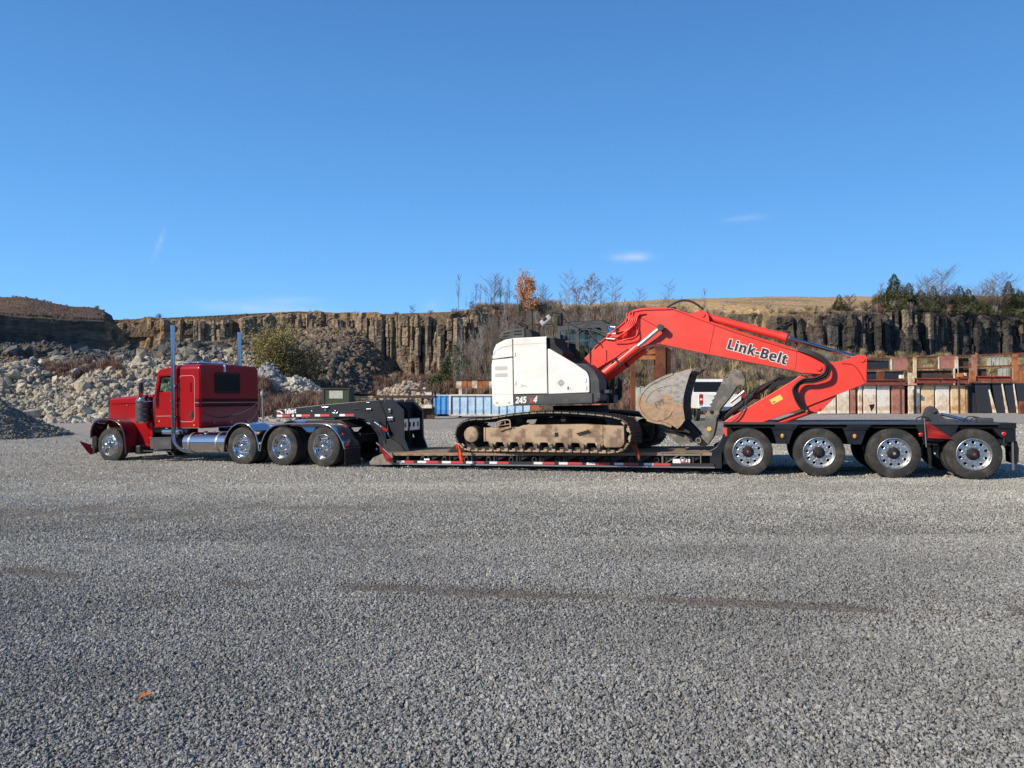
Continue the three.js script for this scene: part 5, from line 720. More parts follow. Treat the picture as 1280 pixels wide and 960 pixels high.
// cliff face: columns and blocks of rock
{
  const pts = []; for (let i = 0; i < CL.length - 1; i++) { const a = CL[i], c = CL[i + 1], L = Math.hypot(c[0] - a[0], c[1] - a[1]), n = Math.max(1, Math.round(L / .42)); for (let k = 0; k < n; k++) pts.push(a.map((q, j) => lerp(q, c[j], k / n))); } pts.push(CL[CL.length - 1]);
  let s = 0; const S = pts.map((p, i) => (i ? (s += Math.hypot(p[0] - pts[i - 1][0], p[1] - pts[i - 1][1])) : 0));
  const NV = 34, P = [], C = [], I = [];
  for (let i = 0; i < pts.length; i++) {
    const p = pts[i], a = pts[Math.max(0, i - 2)], c = pts[Math.min(pts.length - 1, i + 2)], tx = c[0] - a[0], td = c[1] - a[1], l = Math.hypot(tx, td), nx = td / l, nz = tx / l;   // towards the yard
    for (let j = 0; j <= NV; j++) {
      const v = j / NV, rough = p[5], low = p[3] - 2.5, rimN = ((fbm(S[i] * .35, 9, 3) - .5) * 1.2 + (fbm(S[i] * .09, 4, 2) - .5) * 2.2) * Math.min(1, rough) * (p[0] > 34 ? .5 : 1), y = lerp(low, p[2] + rimN, v), u = S[i] + .25 * (vnoise(S[i] * .6, y * .5) - .5);
      const w1 = 2.1, k1 = Math.floor(u / w1 + .35 * vnoise(y * .12, 3)), k2 = Math.floor(u / .8 + 3 + .3 * vnoise(y * .2, 8)), b1 = Math.floor(y / (3 + 3 * hash2(k1, 5)) + hash2(k1, 9) * 3), b2 = Math.floor(y / (1.2 + 1.5 * hash2(k2, 6)) + hash2(k2, 2) * 3);
      let o = rough * ((hash2(k1, 1) - .45) * 1.5 + (hash2(k1 * 31 + b1, 77) - .5) * .55 + (hash2(k2, 3) - .5) * .6 + (hash2(k2 * 17 + b2, 41) - .5) * .42) + (fbm(u * 1.5, y * 1.2, 3) - .5) * .4 * Math.min(1, rough + .3);
      o += (1 - v) * (1 - v) * 1.6; if (j === NV) o -= .35; if (i === 0 || i === pts.length - 1) o = 0;
      P.push(p[0] + nx * o, y, -p[1] + nz * o);
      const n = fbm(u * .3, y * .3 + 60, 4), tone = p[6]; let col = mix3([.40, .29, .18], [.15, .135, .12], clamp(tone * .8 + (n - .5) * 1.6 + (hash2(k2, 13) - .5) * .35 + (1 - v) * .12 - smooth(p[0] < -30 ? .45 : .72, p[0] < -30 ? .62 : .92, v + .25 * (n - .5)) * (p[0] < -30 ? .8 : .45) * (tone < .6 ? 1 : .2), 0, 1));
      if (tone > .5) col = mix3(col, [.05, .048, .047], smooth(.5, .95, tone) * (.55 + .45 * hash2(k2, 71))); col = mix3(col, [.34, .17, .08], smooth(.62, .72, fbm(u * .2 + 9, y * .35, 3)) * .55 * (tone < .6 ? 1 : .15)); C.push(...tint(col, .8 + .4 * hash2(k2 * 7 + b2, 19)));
    }
  }
  for (let i = 0; i < pts.length - 1; i++) for (let j = 0; j < NV; j++) { const q = i * (NV + 1) + j; I.push(q, q + NV + 1, q + NV + 2, q, q + NV + 2, q + 1); }
  let g = new THREE.BufferGeometry(); g.setAttribute('position', new THREE.Float32BufferAttribute(P, 3)); g.setAttribute('color', new THREE.Float32BufferAttribute(C, 3)); g.setIndex(I); g = g.toNonIndexed(); g.computeVertexNormals();
  const uv = new Float32Array(g.attributes.position.count * 2); for (let i = 0; i < uv.length / 2; i++) { uv[i * 2] = g.attributes.position.getX(i) + g.attributes.position.getZ(i) * .6; uv[i * 2 + 1] = g.attributes.position.getY(i); } g.setAttribute('uv', new THREE.BufferAttribute(uv, 2));
  struct('cliff', g, std({ map: groundGrain, bumpMap: grainBump, bumpScale: .35, vertexColors: true, roughness: 1, flatShading: true }));
}
// columns of rock standing out of the face
{
  const R = rnd(404), P = [], C = [], cliffMesh = scene.getObjectByName('cliff');
  const block = (x, y0, y1, z, w, dpt, rot, col) => {
    const n = 5, ph = R() * 6.3, ring = (y, k) => Array.from({ length: n }, (_, i) => { const a = ph + i / n * 6.283 + (hash2(i, Math.round(x * 50)) - .5) * .5, r = (.9 + .25 * hash2(i + 9, Math.round(x * 70))) * k, u = Math.cos(a) * w * r, v = Math.sin(a) * dpt * r; return [x + u * Math.cos(rot) - v * Math.sin(rot), y + (hash2(i, Math.round(y * 40)) - .5) * .25, z + u * Math.sin(rot) + v * Math.cos(rot)]; });
    const A = ring(y0, 1), D = ring(y1, .88 + .14 * R()), top = [0, 1, 2].map((k) => D.reduce((s, q) => s + q[k], 0) / n);
    for (let i = 0; i < n; i++) { const j = (i + 1) % n; for (const v of [A[i], D[i], D[j], A[i], D[j], A[j], D[i], top, D[j]]) { P.push(...v); C.push(...col); } }
  };
  for (let i = 0; i < CL.length - 1; i++) {
    const a = CL[i], c = CL[i + 1], L = Math.hypot(c[0] - a[0], c[1] - a[1]), tx = (c[0] - a[0]) / L, td = (c[1] - a[1]) / L; if (Math.min(a[5], c[5]) < .8 || Math.abs(a[0]) > 125 || a[0] < -55) continue;
    for (let s = 0; s < L; s += .22 + .24 * R()) {
      const t = s / L, rough = lerp(a[5], c[5], t), tone = lerp(a[6], c[6], t), rim = lerp(a[2], c[2], t), low = lerp(a[3], c[3], t) - 1.5, big = R() < .10 * rough, w = big ? .5 + .4 * R() : .20 + .32 * R(), o = (R() - .4) * 1.3 * rough + (big ? .4 : 0) + (fbm(s * .22 + i * 9, 2, 2) - .5) * 2.2 * rough, bx = lerp(a[0], c[0], t) + td * o, bz = -lerp(a[1], c[1], t) + tx * o + 0 * o;
      let top = rim - .55 + (fbm((lerp(a[0], c[0], t)) * .35, 9, 3) - .5) * .8; top += (fbm(s * .09 + i, 4, 2) - .5) * 1.4; if (R() < .5) top -= (rim - low) * .75 * R(); if (a[0] < -40 && R() < .7) top = Math.min(top, low + (rim - low) * (.4 + .25 * R()));
      let y = R() < .25 ? lerp(low, top, .5 * R()) : low; const rot = Math.atan2(-td, tx) + (R() - .5) * .9; let cx = bx, cz = bz;
      while (y < top - .2) { const y1 = Math.min(top, y + .7 + 2.6 * R() * (big ? 1.4 : 1)), up = (y1 - low) / (rim - low), n = fbm(cx * .25 + 70, y * .25, 3); let col = mix3([.42, .325, .225], [.20, .185, .165], clamp(.15 + tone * .9 + (n - .5) * 1.7 - smooth(.7, .95, up) * .5 * (tone < .6 ? 1 : .15), 0, 1)); if (tone > .5) col = R() < .14 ? mix3(col, [.36, .28, .19], .7) : mix3(col, [.055, .052, .050], smooth(.5, .95, tone) * (.6 + .4 * R())); col = mix3(col, [.42, .22, .11], smooth(.6, .7, fbm(cx * .2 + 9, y * .35, 3)) * .5 * (tone < .6 ? 1 : .3));  // some columns of the dark cliff tinted tan as painted lit streaks
        block(cx, y, y1 + .1, cz, w * (.85 + .3 * R()), w * (.8 + .5 * R()), rot, tint(col, .75 + .5 * R())); y = y1; cx += (R() - .5) * .22; cz += (R() - .5) * .35; }
    }
  }
  const g = new THREE.BufferGeometry(); g.setAttribute('position', new THREE.Float32BufferAttribute(P, 3)); g.setAttribute('color', new THREE.Float32BufferAttribute(C, 3)); g.computeVertexNormals(); const uv = new Float32Array(P.length / 3 * 2); for (let i = 0; i < uv.length / 2; i++) { uv[i * 2] = P[i * 3] + P[i * 3 + 2] * .6; uv[i * 2 + 1] = P[i * 3 + 1]; } g.setAttribute('uv', new THREE.BufferAttribute(uv, 2));
  const m = mesh('rock_columns', g, std({ map: groundGrain, bumpMap: grainBump, bumpScale: .3, vertexColors: true, roughness: 1, flatShading: true }), cliffMesh); m.userData.kind = 'stuff';
}
// ---------------------------------------------------------------- rocks
const RR = rnd(77);
function rockGeo(seed, detail = 1) {
  const r = rnd(seed), g0 = new THREE.IcosahedronGeometry(1, detail), p = g0.attributes.position, pl = []; for (let k = 0; k < 9; k++) pl.push(V3(r() - .5, r() - .5, r() - .5).normalize().multiplyScalar(1)); const cut = pl.map(() => .42 + .38 * r()), v = V3(); const memo = {};
  for (let i = 0; i < p.count; i++) { v.fromBufferAttribute(p, i); const k = v.toArray().map((q) => q.toFixed(3)).join(); memo[k] ??= .93 + .14 * r(); v.multiplyScalar(memo[k]); pl.forEach((n, q) => { const d = v.dot(n) - cut[q]; if (d > 0) v.addScaledVector(n, -d); }); p.setXYZ(i, v.x, v.y, v.z); }
  g0.computeVertexNormals(); return boxUV(g0);
}
const shard = (seed) => { const r = rnd(seed), g0 = new THREE.IcosahedronGeometry(1, 0), p = g0.attributes.position, memo = {}; for (let i = 0; i < p.count; i++) { const k = [p.getX(i), p.getY(i), p.getZ(i)].map((q) => q.toFixed(3)).join(); memo[k] ??= .62 + .62 * r(); p.setXYZ(i, p.getX(i) * memo[k], p.getY(i) * memo[k], p.getZ(i) * memo[k]); } g0.computeVertexNormals(); return boxUV(g0); };
const rocks = [rockGeo(13), shard(7), rockGeo(26), shard(23), shard(41), shard(59)];
const rockGrain = tex(256, (u, v) => { const n = fbm(u * 6, v * 6, 5, 6), k = 218 + (n - .5) * 110; return [k, k * .985, k * .95]; }, true, 1.5);
const rockMats = [[.68, .60, .47], [.60, .53, .42], [.48, .43, .36], [.24, .235, .23], [.15, .148, .15], [.54, .38, .25]].map((c) => std({ map: rockGrain, color: lin(...c), roughness: 1, flatShading: true }));
function rockField(name, label, list, parent) {   // list of [x, y, z, size, colour]
  const m = new THREE.InstancedMesh(rocks[[1, 3, 4, 5][list.length % 4]], std({ map: rockGrain, color: lin(1, 1, 1), roughness: 1, flatShading: true }), list.length), q = new THREE.Quaternion(), M4 = new THREE.Matrix4(), c = new THREE.Color();
  list.forEach(([x, y, z, s, k], i) => { q.setFromEuler(new THREE.Euler(RR() * 6.3, RR() * 6.3, RR() * 6.3)); M4.compose(V3(x, y, z), q, V3(s * (.7 + .6 * RR()), s * (.6 + .5 * RR()), s * (.7 + .6 * RR()))); m.setMatrixAt(i, M4); m.setColorAt(i, c.setRGB(...k)); });
  m.castShadow = m.receiveShadow = true; m.userData.kind = 'stuff';
  if (parent) { m.name = name; parent.add(m); } else { m.name = numbered(name); m.userData.label = label; m.userData.category = 'rocks'; scene.add(m); } return m;
}
{
  const slope = scene.getObjectByName('rubble_slope'), big = [];
  const place = (px, d, s, mat) => { const x = yaw(px) * d; const m = mesh('boulder', rocks[Math.floor(RR() * 6)], rockMats[mat], slope); m.position.set(x, footH(x, d) + s * .25, -d); m.scale.set(s * (.8 + .5 * RR()), s * (.6 + .45 * RR()), s * (.8 + .4 * RR())); m.rotation.set(RR() * 6, RR() * 6, RR() * 6); };
  for (let i = 0; i < 150; i++) { const px = lerp(-40, 345, RR()), d = lerp(63, 92, Math.pow(RR(), .9)); place(px, d, .35 + .8 * RR() * RR(), [0, 0, 1, 1, 2, 2, 3, 5][Math.floor(RR() * 7.3)]); }
  for (let i = 0; i < 60; i++) place(lerp(-40, 300, RR()), lerp(88, 106, RR()), .4 + .8 * RR(), [3, 4, 4, 2][Math.floor(RR() * 4)]);
  for (const [px, d, s, m] of [[40, 66, 1.5, 1], [108, 68, 1.1, 0], [105, 72, 1.3, 1], [56, 88, 1.7, 0], [70, 92, 1.6, 2], [15, 74, 1.2, 1], [150, 76, 1.1, 5], [170, 84, 1.3, 0], [185, 82, 1.1, 0]]) place(px, d, s * .72, m);
  const small = []; for (let i = 0; i < 13000; i++) { const px = lerp(-60, 370, RR()), d = lerp(60, 108, RR()), x = yaw(px) * d, s = .11 + .46 * RR() * RR() * RR(), back = smooth(84, 97, d + 10 * (fbm(x * .3, d * .3 + 11, 4) - .5)), k = mix3(mix3([.68, .60, .48], [.44, .40, .34], RR()), [.12, .12, .118], back * .85); small.push([x, footH(x, d) + s * .2, -d, s, tint(k, .75 + .5 * RR())]); }
  for (let i = 0; i < 3500; i++) { const px = lerp(-60, 350, RR()), d = lerp(62, 88, RR()), x = yaw(px) * d, s = .18 + .34 * RR() * RR(); small.push([x, footH(x, d) + s * .25, -d, s, tint(mix3([.76, .68, .55], [.54, .48, .39], RR()), .75 + .4 * RR())]); }
  rockField('small_rocks', '', small, slope);
  const tal = []; for (let i = 0; i < 9000; i++) { const px = lerp(200, 560, RR()), d = lerp(78, 124, Math.sqrt(RR())), x = yaw(px) * d; if (d > along(x, 1) - 1 || (px > 500 && RR() < (px - 500) / 70)) continue; const s = .18 + .5 * RR() * RR(), br = smooth(100, 120, d); tal.push([x, footH(x, d) + s * .25, -d, s, tint(mix3(mix3([.21, .165, .125], [.10, .093, .085], RR()), [.34, .24, .15], (br * .7 + .15) * RR()), .85 + .8 * RR())]); }
  rockField('talus_rocks', '', tal, slope);
}
// heaps of stone
function heap(name, label, px, d, r, h, colour, n, size, kind = 'heap', sx = 1) {
  const t = thing(name, label, kind), x0 = yaw(px) * d, y0 = Math.min(footH(x0, d), gy(x0, -d) + 3), R = rnd(px * 7 + 3);
  t.position.set(x0, y0, -d);
  const H = (x, z) => { const q = Math.hypot(x / sx, z) / r; return h * Math.max(-.15, 1 - q) * (1 - .12 * Math.exp(-q * q * 40)) + (fbm(x * .9 + px, z * .9, 4) - .5) * .16 * h; };
  const P = [], I = [], N = 40; for (let j = 0; j <= N; j++) for (let i = 0; i <= N; i++) { const x = (i / N * 2 - 1) * r * 1.1 * sx, z = (j / N * 2 - 1) * r * 1.1; P.push(x, H(x, z), z); } for (let j = 0; j < N; j++) for (let i = 0; i < N; i++) { const a = j * (N + 1) + i; I.push(a, a + N + 1, a + 1, a + 1, a + N + 1, a + N + 2); }
  let g = new THREE.BufferGeometry(); g.setAttribute('position', new THREE.Float32BufferAttribute(P, 3)); g.setIndex(I); g = g.toNonIndexed(); g.computeVertexNormals(); mesh('mound', boxUV(g), std({ map: rockGrain, color: lin(...tint(colour, 1.1)), roughness: 1 }), t);
  const L = []; for (let i = 0; i < n; i++) { const a = R() * 6.283, q = Math.sqrt(R()) * r * 1.08, x = Math.cos(a) * q * sx, z = Math.sin(a) * q, s = size * (.4 + .9 * R() * R()); L.push([x, H(x, z) + s * .3, z, s, tint(colour, .7 + .8 * R())]); }
  rockField('stones', '', L, t); return t;
}
heap('gravel_heap', 'heap of grey crushed gravel at the far left of the yard', -58, 37, 5.3, 2.85, [.27, .25, .225], 9000, .10, 'gravel heap');
heap('stone_heap', 'white stone heap behind the gooseneck, beside the yellow green bush', 372, 76, 3.6, 3.0, [.60, .57, .52], 700, .32, 'stone heap');
heap('stone_heap', 'grey stone heap just right of the truck sleeper', 335, 76, 2.2, 2.7, [.42, .41, .41], 260, .26, 'stone heap');
heap('stone_heap', 'beige stone heap behind the dark steel rack, left of the blue dumpsters', 508, 78, 4.2, 2.9, [.50, .42, .33], 700, .34, 'stone heap', 1.3);
// ---------------------------------------------------------------- trees and brush
function twigTree(seed, h, spread, dens, opts = {}) {   // returns trunk and crown geometry, unit metres
  const r = rnd(seed), trunk = b(), crownP = [], tip = [];
  const stick = (P, a, c, r0, r1) => { const d = c.clone().sub(a), u = Math.abs(d.y) > d.length() * .8 ? V3(1, 0, 0) : V3(0, 1, 0), s = d.clone().cross(u).normalize(), q = d.clone().cross(s).normalize(), ring = (o, rr) => [0, 1, 2].map((k) => o.clone().addScaledVector(s, Math.cos(k * 2.094) * rr).addScaledVector(q, Math.sin(k * 2.094) * rr)), A = ring(a, r0), C = ring(c, r1); for (let k = 0; k < 3; k++) { const k2 = (k + 1) % 3; for (const v of [A[k], A[k2], C[k2], A[k], C[k2], C[k]]) P.push(v.x, v.y, v.z); } };
  const tp = []; const stems = opts.stems || 1;
  for (let s = 0; s < stems; s++) {
    let p = V3((r() - .5) * .3 * stems, 0, (r() - .5) * .3 * stems), dir = V3((r() - .5) * .1 + (stems > 1 ? (r() - .5) * .5 : 0), 1, (r() - .5) * .1 + (stems > 1 ? (r() - .5) * .5 : 0)).normalize(), rad = h * .012 / Math.sqrt(stems) + .012; const N = 9, H = h * (s ? .75 + .2 * r() : 1);
    for (let i = 0; i < N; i++) {
      const q = p.clone().addScaledVector(dir, H / N), r1 = rad * .82; stick(tp, p, q, rad, r1);
      if (i >= (opts.low ?? 2)) for (let k = 0; k < dens; k++) {
        const a = r() * 6.283, up = .45 + .6 * r(), L = spread * H * (.16 + .30 * (opts.cone ? 1.15 * (1 - i / N) : Math.sin((i + .6) / N * 2.9))) * (.6 + .6 * r()), o = p.clone().lerp(q, r()), e = o.clone().add(V3(Math.cos(a) * L, up * L, Math.sin(a) * L)); stick(crownP, o, e, rad * .42 + .006, .012);
        for (let m = 0; m < 5; m++) { const f = .25 + .7 * r(), o2 = o.clone().lerp(e, f), a2 = a + (r() - .5) * 2, l2 = L * (.25 + .35 * r()), e2 = o2.clone().add(V3(Math.cos(a2) * l2, (.5 + .7 * r()) * l2, Math.sin(a2) * l2)); stick(crownP, o2, e2, .013, .008); tip.push(e2, o2.clone().lerp(e2, .6)); }
      }
      p = q; rad = r1; dir.add(V3((r() - .5) * .14, .05, (r() - .5) * .14)).normalize();
    }
  }
  const mk = (P) => { const g = new THREE.BufferGeometry(); g.setAttribute('position', new THREE.Float32BufferAttribute(P, 3)); g.computeVertexNormals(); return boxUV(g); };
  let leaves = null;
  if (opts.leaves) { const P = []; for (const t of tip) for (let k = 0; k < opts.leaves; k++) { if (opts.top && t.y > h * opts.top && r() < .85) continue; const c = t.clone().add(V3((r() - .5) * opts.scatter, (r() - .5) * opts.scatter, (r() - .5) * opts.scatter)), u = V3(r() - .5, r() - .5, r() - .5).normalize().multiplyScalar(opts.size * (.6 + .8 * r())), w = V3(r() - .5, r() - .5, r() - .5).cross(u).normalize().multiplyScalar(opts.size * .6); const A = c.clone().sub(u), Bq = c.clone().add(w), C = c.clone().add(u), D = c.clone().sub(w); for (const v of [A, Bq, C, A, C, D]) P.push(v.x, v.y, v.z); } leaves = mk(P); }
  return { trunk: mk(tp), crown: mk(crownP), leaves };
}
function conifer(seed, h, w, dense = 1, opts2 = .7) {
  const r = rnd(seed), P = [], tr = b().cyl([0, 0, 0], [0, h * .95, 0], h * .022, .02, 7).geo(); const N = Math.round(900 * dense);
  for (let i = 0; i < N; i++) {
    const t = Math.pow(r(), 1.1), lump = .75 + .5 * hash2(Math.floor(t * 9), seed) , a = r() * 6.283, R = w * .5 * Math.pow(1 - t, opts2) * (.85 + .3 * Math.sin(a * 3 + seed + t * 7)) * lump + .05, q = R * (.35 + .65 * Math.sqrt(r())), y = h * (.06 + .94 * t) - q * .25, c = V3(Math.cos(a) * q, y, Math.sin(a) * q), L = (.14 + .22 * r()) * (h / 5 + .35) * (1 - .75 * t);
    for (let k = 0; k < 3; k++) { const a2 = a + (r() - .5) * 1.6, e = c.clone().add(V3(Math.cos(a2) * L, (r() - .35) * L, Math.sin(a2) * L)), s = V3(r() - .5, r() - .5, r() - .5).normalize().multiplyScalar(L * .28), m = c.clone().lerp(e, .45); for (const v of [c, m.clone().add(s), e, c, e, m.clone().sub(s)]) P.push(v.x, v.y, v.z); }
  }
  const g = new THREE.BufferGeometry(); g.setAttribute('position', new THREE.Float32BufferAttribute(P, 3)); g.computeVertexNormals(); return { trunk: tr, crown: boxUV(g) };
}
const bark = std({ color: lin(.20, .165, .13), roughness: 1 }), barkPale = std({ color: lin(.36, .33, .29), roughness: 1 }), twig = std({ color: lin(.19, .145, .115), roughness: 1 }), leafM = (r, g, c) => std({ color: lin(r, g, c), roughness: .95, side: THREE.DoubleSide });
const leafOrange = leafM(.64, .30, .11), leafBrown = leafM(.30, .17, .08), leafOlive = leafM(.29, .245, .075), needle = leafM(.045, .062, .028), needleOlive = leafM(.085, .095, .04), juniper = leafM(.05, .085, .03);
const groundAt = (x, d) => (d > along(x, 1) ? hillH(x, d) : footH(x, d));
function tree(name, label, px, topY, d, kind, opts = {}, group) {
  const x = yaw(px) * d, y0 = groundAt(x, d) - .1, h = heightAt(topY, d) - y0, t = thing(name, label, opts.bush ? 'bush' : 'tree', group); t.position.set(x, y0, -d); t.rotation.y = px;
  if (kind === 'conifer') { const g = conifer(px, h, opts.w ?? h * .5, opts.dense ?? 1, opts.pow ?? .7); mesh('trunk', g.trunk, bark, t); mesh('crown', g.crown, opts.mat ?? needle, t); }
  else { const g = twigTree(px, h, opts.spread ?? .8, opts.dens ?? 4, opts); mesh('trunk', g.trunk, opts.pale ? barkPale : bark, t); mesh('crown', g.crown, twig, t); if (g.leaves) mesh('leaves', g.leaves, opts.mat, t); }
  return t;
}
const dEdge = (px, off = 2) => { let d = 115; for (let k = 0; k < 8; k++) d = along(yaw(px) * d, 1) + off; return d; };
tree('bare_tree', 'bare spreading tree left of the orange tree on the wooded rise', 612, 350, dEdge(612), 'twig', { dens: 6, spread: .95 });
tree('autumn_tree', 'tree with orange autumn leaves standing on the wooded rise', 660, 341, dEdge(660, -1), 'twig', { dens: 7, spread: .52, leaves: 7, size: .13, scatter: .9, mat: leafOrange, top: .86, low: 1, cone: true });
tree('bare_tree', 'small bare tree close on the right of the orange tree', 682, 360, dEdge(682), 'twig', { dens: 5 });
tree('bare_tree', 'low bare tree leftmost on the wooded rise above the cliff', 590, 378, dEdge(590), 'twig', { dens: 4 });
tree('bare_tree', 'tall narrow bare tree above the excavator mirror', 711, 343, dEdge(711, -4), 'twig', { dens: 4, spread: .5, leaves: 1, size: .06, scatter: .5, mat: leafBrown, pale: true });
tree('bare_tree', 'slim tree with a brown leafy top above the excavator cab', 739, 348, dEdge(739, -2), 'twig', { dens: 4, spread: .5, leaves: 3, size: .10, scatter: .5, mat: leafBrown });
tree('bare_tree', 'short bare tree with a few brown leaves between two slim trees above the cab', 724, 360, dEdge(724), 'twig', { dens: 4, spread: .7, leaves: 1, size: .09, scatter: .4, mat: leafBrown });
tree('bare_tree', 'thin bare tree beside the slim brown topped one', 752, 355, dEdge(752), 'twig', { dens: 4, spread: .6 });
tree('bare_tree', 'pale slender bare tree above the boom foot', 765, 347, dEdge(765, -3), 'twig', { dens: 4, spread: .55, pale: true });
tree('bare_tree', 'faint bare tree behind the high point of the boom', 838, 355, dEdge(838, 3), 'twig', { dens: 3, spread: .7 });
tree('bare_tree', 'small bare tree on the grassy hill left of the high point of the boom', 798, 362, dEdge(798, 3), 'twig', { dens: 3, spread: .7 });
tree('bare_tree', 'lone bare tree on the cliff rim above the cliff columns', 516, 383, dEdge(516), 'twig', { dens: 3, spread: .9 });
tree('willow_bush', 'big yellow green bush behind the truck sleeper', 345, 417, 82, 'twig', { bush: true, stems: 7, dens: 5, spread: .95, leaves: 3, size: .095, scatter: 1.0, mat: leafOlive, low: 1 });
tree('willow_bush', 'smaller olive brown bush right of the big yellow green bush', 378, 440, 82, 'twig', { bush: true, stems: 5, dens: 5, spread: .8, leaves: 3, size: .10, scatter: .5, mat: leafM(.17, .14, .06), low: 1 });
tree('juniper_bush', 'dark green evergreen bush at the foot of the cliff left of the white excavator body', 568, 431, 90, 'conifer', { bush: true, w: 6.5, dense: 2.6, mat: juniper });
tree('juniper_bush', 'low green evergreen bush beside the larger dark green one', 598, 450, 90, 'conifer', { bush: true, w: 5, dense: 1.2, mat: juniper });
[[1119, 342, 'tallest dark evergreen at the left end of the clifftop trees', 3.6, 2.2, needleOlive], [1137, 353, 'dark pointed evergreen close right of the tallest clifftop evergreen', 2.4, 1.2, needle], [1152, 362, 'broad dark cedar at the cliff edge left of the middle bare trees', 4.4, 1.8, needle], [1168, 357, 'narrow cedar between the bare trees on the cliff', 2.2, 1, needle], [1184, 366, 'low dark cedar below the tallest bare clifftop tree', 4, 1.6, needle], [1201, 357, 'double topped dark cedar in the middle of the clifftop trees', 3.6, 1.8, needleOlive], [1212, 361, 'dark cedar right of the double topped cedar', 3, 1.3, needle], [1262, 351, 'tall pointed cedar near the right edge above the cliff', 2.8, 1.5, needle], [1276, 362, 'broad cedar at the right edge above the cliff', 4.2, 1.6, needleOlive], [1050, 368, 'small solitary cedar on the grassy slope', 1.8, 1, needle]].forEach(([px, y, l, w, dn, m]) => tree('cedar_tree', l, px, y, dEdge(px, 2.5), 'conifer', { w: w * 1.35, dense: dn * 1.8, mat: m }));
[[1128, 366, 'twiggy grey bare tree at the foot of the tallest evergreen'], [1162, 351, 'bare tree left of the tallest bare tree on the cliff'], [1178, 341, 'tallest bare tree on the right hand cliff'], [1225, 360, 'rounded bare tree right of the cedars in the middle of the clifftop'], [1243, 352, 'pale bare tree left of the widest pale one on the cliff'], [1252, 347, 'widest pale bare tree near the right edge'], [1062, 371, 'small brown bare tree beside the solitary cedar'], [1080, 378, 'low bare shrub on the rim right of the solitary cedar'], [1236, 372, 'low bare thicket tree at the cliff edge below the pale trees'], [1192, 372, 'low grey bare tree at the cliff edge below the cedars']].forEach(([px, y, l]) => tree('bare_tree', l, px, y, dEdge(px, 1.5), 'twig', { dens: 8, spread: .85, stems: 1, low: 1, pale: px > 1240 && px < 1260 }));
[[1108, 360, 'rounded olive evergreen at the far left of the clifftop trees', 4.2], [1145, 366, 'wide rounded dark evergreen low in front of the pointed clifftop evergreen', 5], [1188, 360, 'rounded dark evergreen right of the tallest bare clifftop tree', 4.4], [1222, 368, 'low rounded evergreen right of the middle cedars', 4.2], [1249, 371, 'low rounded evergreen below the widest pale bare tree', 4.4], [1270, 360, 'dense rounded evergreen close to the right edge', 4.6]].forEach(([px, y, l, w]) => tree('juniper_tree', l, px, y, dEdge(px, 2), 'conifer', { w: w * 1.4, dense: 3, pow: .42, mat: px % 2 ? needle : needleOlive }));
// unseen banks added round the rest of the yard, for dark reflections in chrome and paint
{
  const ringPts = [[225, -10], [205, 60], [150, 105], [60, 125], [-40, 125], [-120, 105], [-165, 40], [-165, -30], [-150, -62]], P = [], I = [], n = 160, cv = new THREE.CatmullRomCurve3(ringPts.map((p) => V3(p[0], 0, p[1])), false, 'centripetal');
  for (let i = 0; i <= n; i++) { const p = cv.getPointAt(i / n), t = cv.getTangentAt(i / n); for (let j = 0; j <= 8; j++) { const v = j / 8, h = (11 + 4 * fbm(i * .09, 2, 3)) * v, o = -10 * v + (fbm(i * .4, j * .5 + 9, 3) - .5) * 4; P.push(p.x - t.z * o * 1, h - .5, p.z + t.x * o * 1); } P.push(p.x - t.z * -60, 11, p.z + t.x * -60); }
  for (let i = 0; i < n; i++) for (let j = 0; j < 9; j++) { const a = i * 10 + j; I.push(a, a + 1, a + 11, a, a + 11, a + 10); }
  const g = new THREE.BufferGeometry(); g.setAttribute('position', new THREE.Float32BufferAttribute(P, 3)); g.setIndex(I); g.computeVertexNormals(); struct('unseen_bank', boxUV(g), std({ map: groundGrain, color: lin(.17, .14, .105), roughness: 1 }));
}
// brush and saplings nobody could count
function brushGeo(seed, n, flat) { const r = rnd(seed), P = []; for (let i = 0; i < n; i++) { const a = r() * 6.283, q = Math.sqrt(r()) * .55, o = V3(Math.cos(a) * q * .5, 0, Math.sin(a) * q * .5), e = V3(Math.cos(a) * q * 1.1 + (r() - .5) * .3, (flat ? .5 : .75) + .35 * r() - q * .4, Math.sin(a) * q * 1.1 + (r() - .5) * .3), s = V3(-Math.sin(a + r()), 0, Math.cos(a + r())).multiplyScalar(.018 + .014 * r()), m = o.clone().lerp(e, .5 + .3 * r()), k = m.clone().add(V3((r() - .5) * .4, .15 + .2 * r(), (r() - .5) * .4)); for (const v of [o.clone().sub(s), o.clone().add(s), e, m.clone().sub(s), m.clone().add(s), k]) P.push(v.x, v.y, v.z); } const g = new THREE.BufferGeometry(); g.setAttribute('position', new THREE.Float32BufferAttribute(P, 3)); g.computeVertexNormals(); return boxUV(g); }
function scatter(name, label, cat, geo, list, mat) { const m = new THREE.InstancedMesh(geo, mat, list.length), c = new THREE.Color(), q = new THREE.Quaternion(), M4 = new THREE.Matrix4(); list.forEach(([x, y, z, sx, sy, k], i) => { q.setFromAxisAngle(V3(0, 1, 0), RR() * 6.3); M4.compose(V3(x, y, z), q, V3(sx, sy, sx)); m.setMatrixAt(i, M4); m.setColorAt(i, c.setRGB(...k)); }); m.name = numbered(name); m.castShadow = m.receiveShadow = true; m.userData = { kind: 'stuff', label, category: cat }; scene.add(m); }
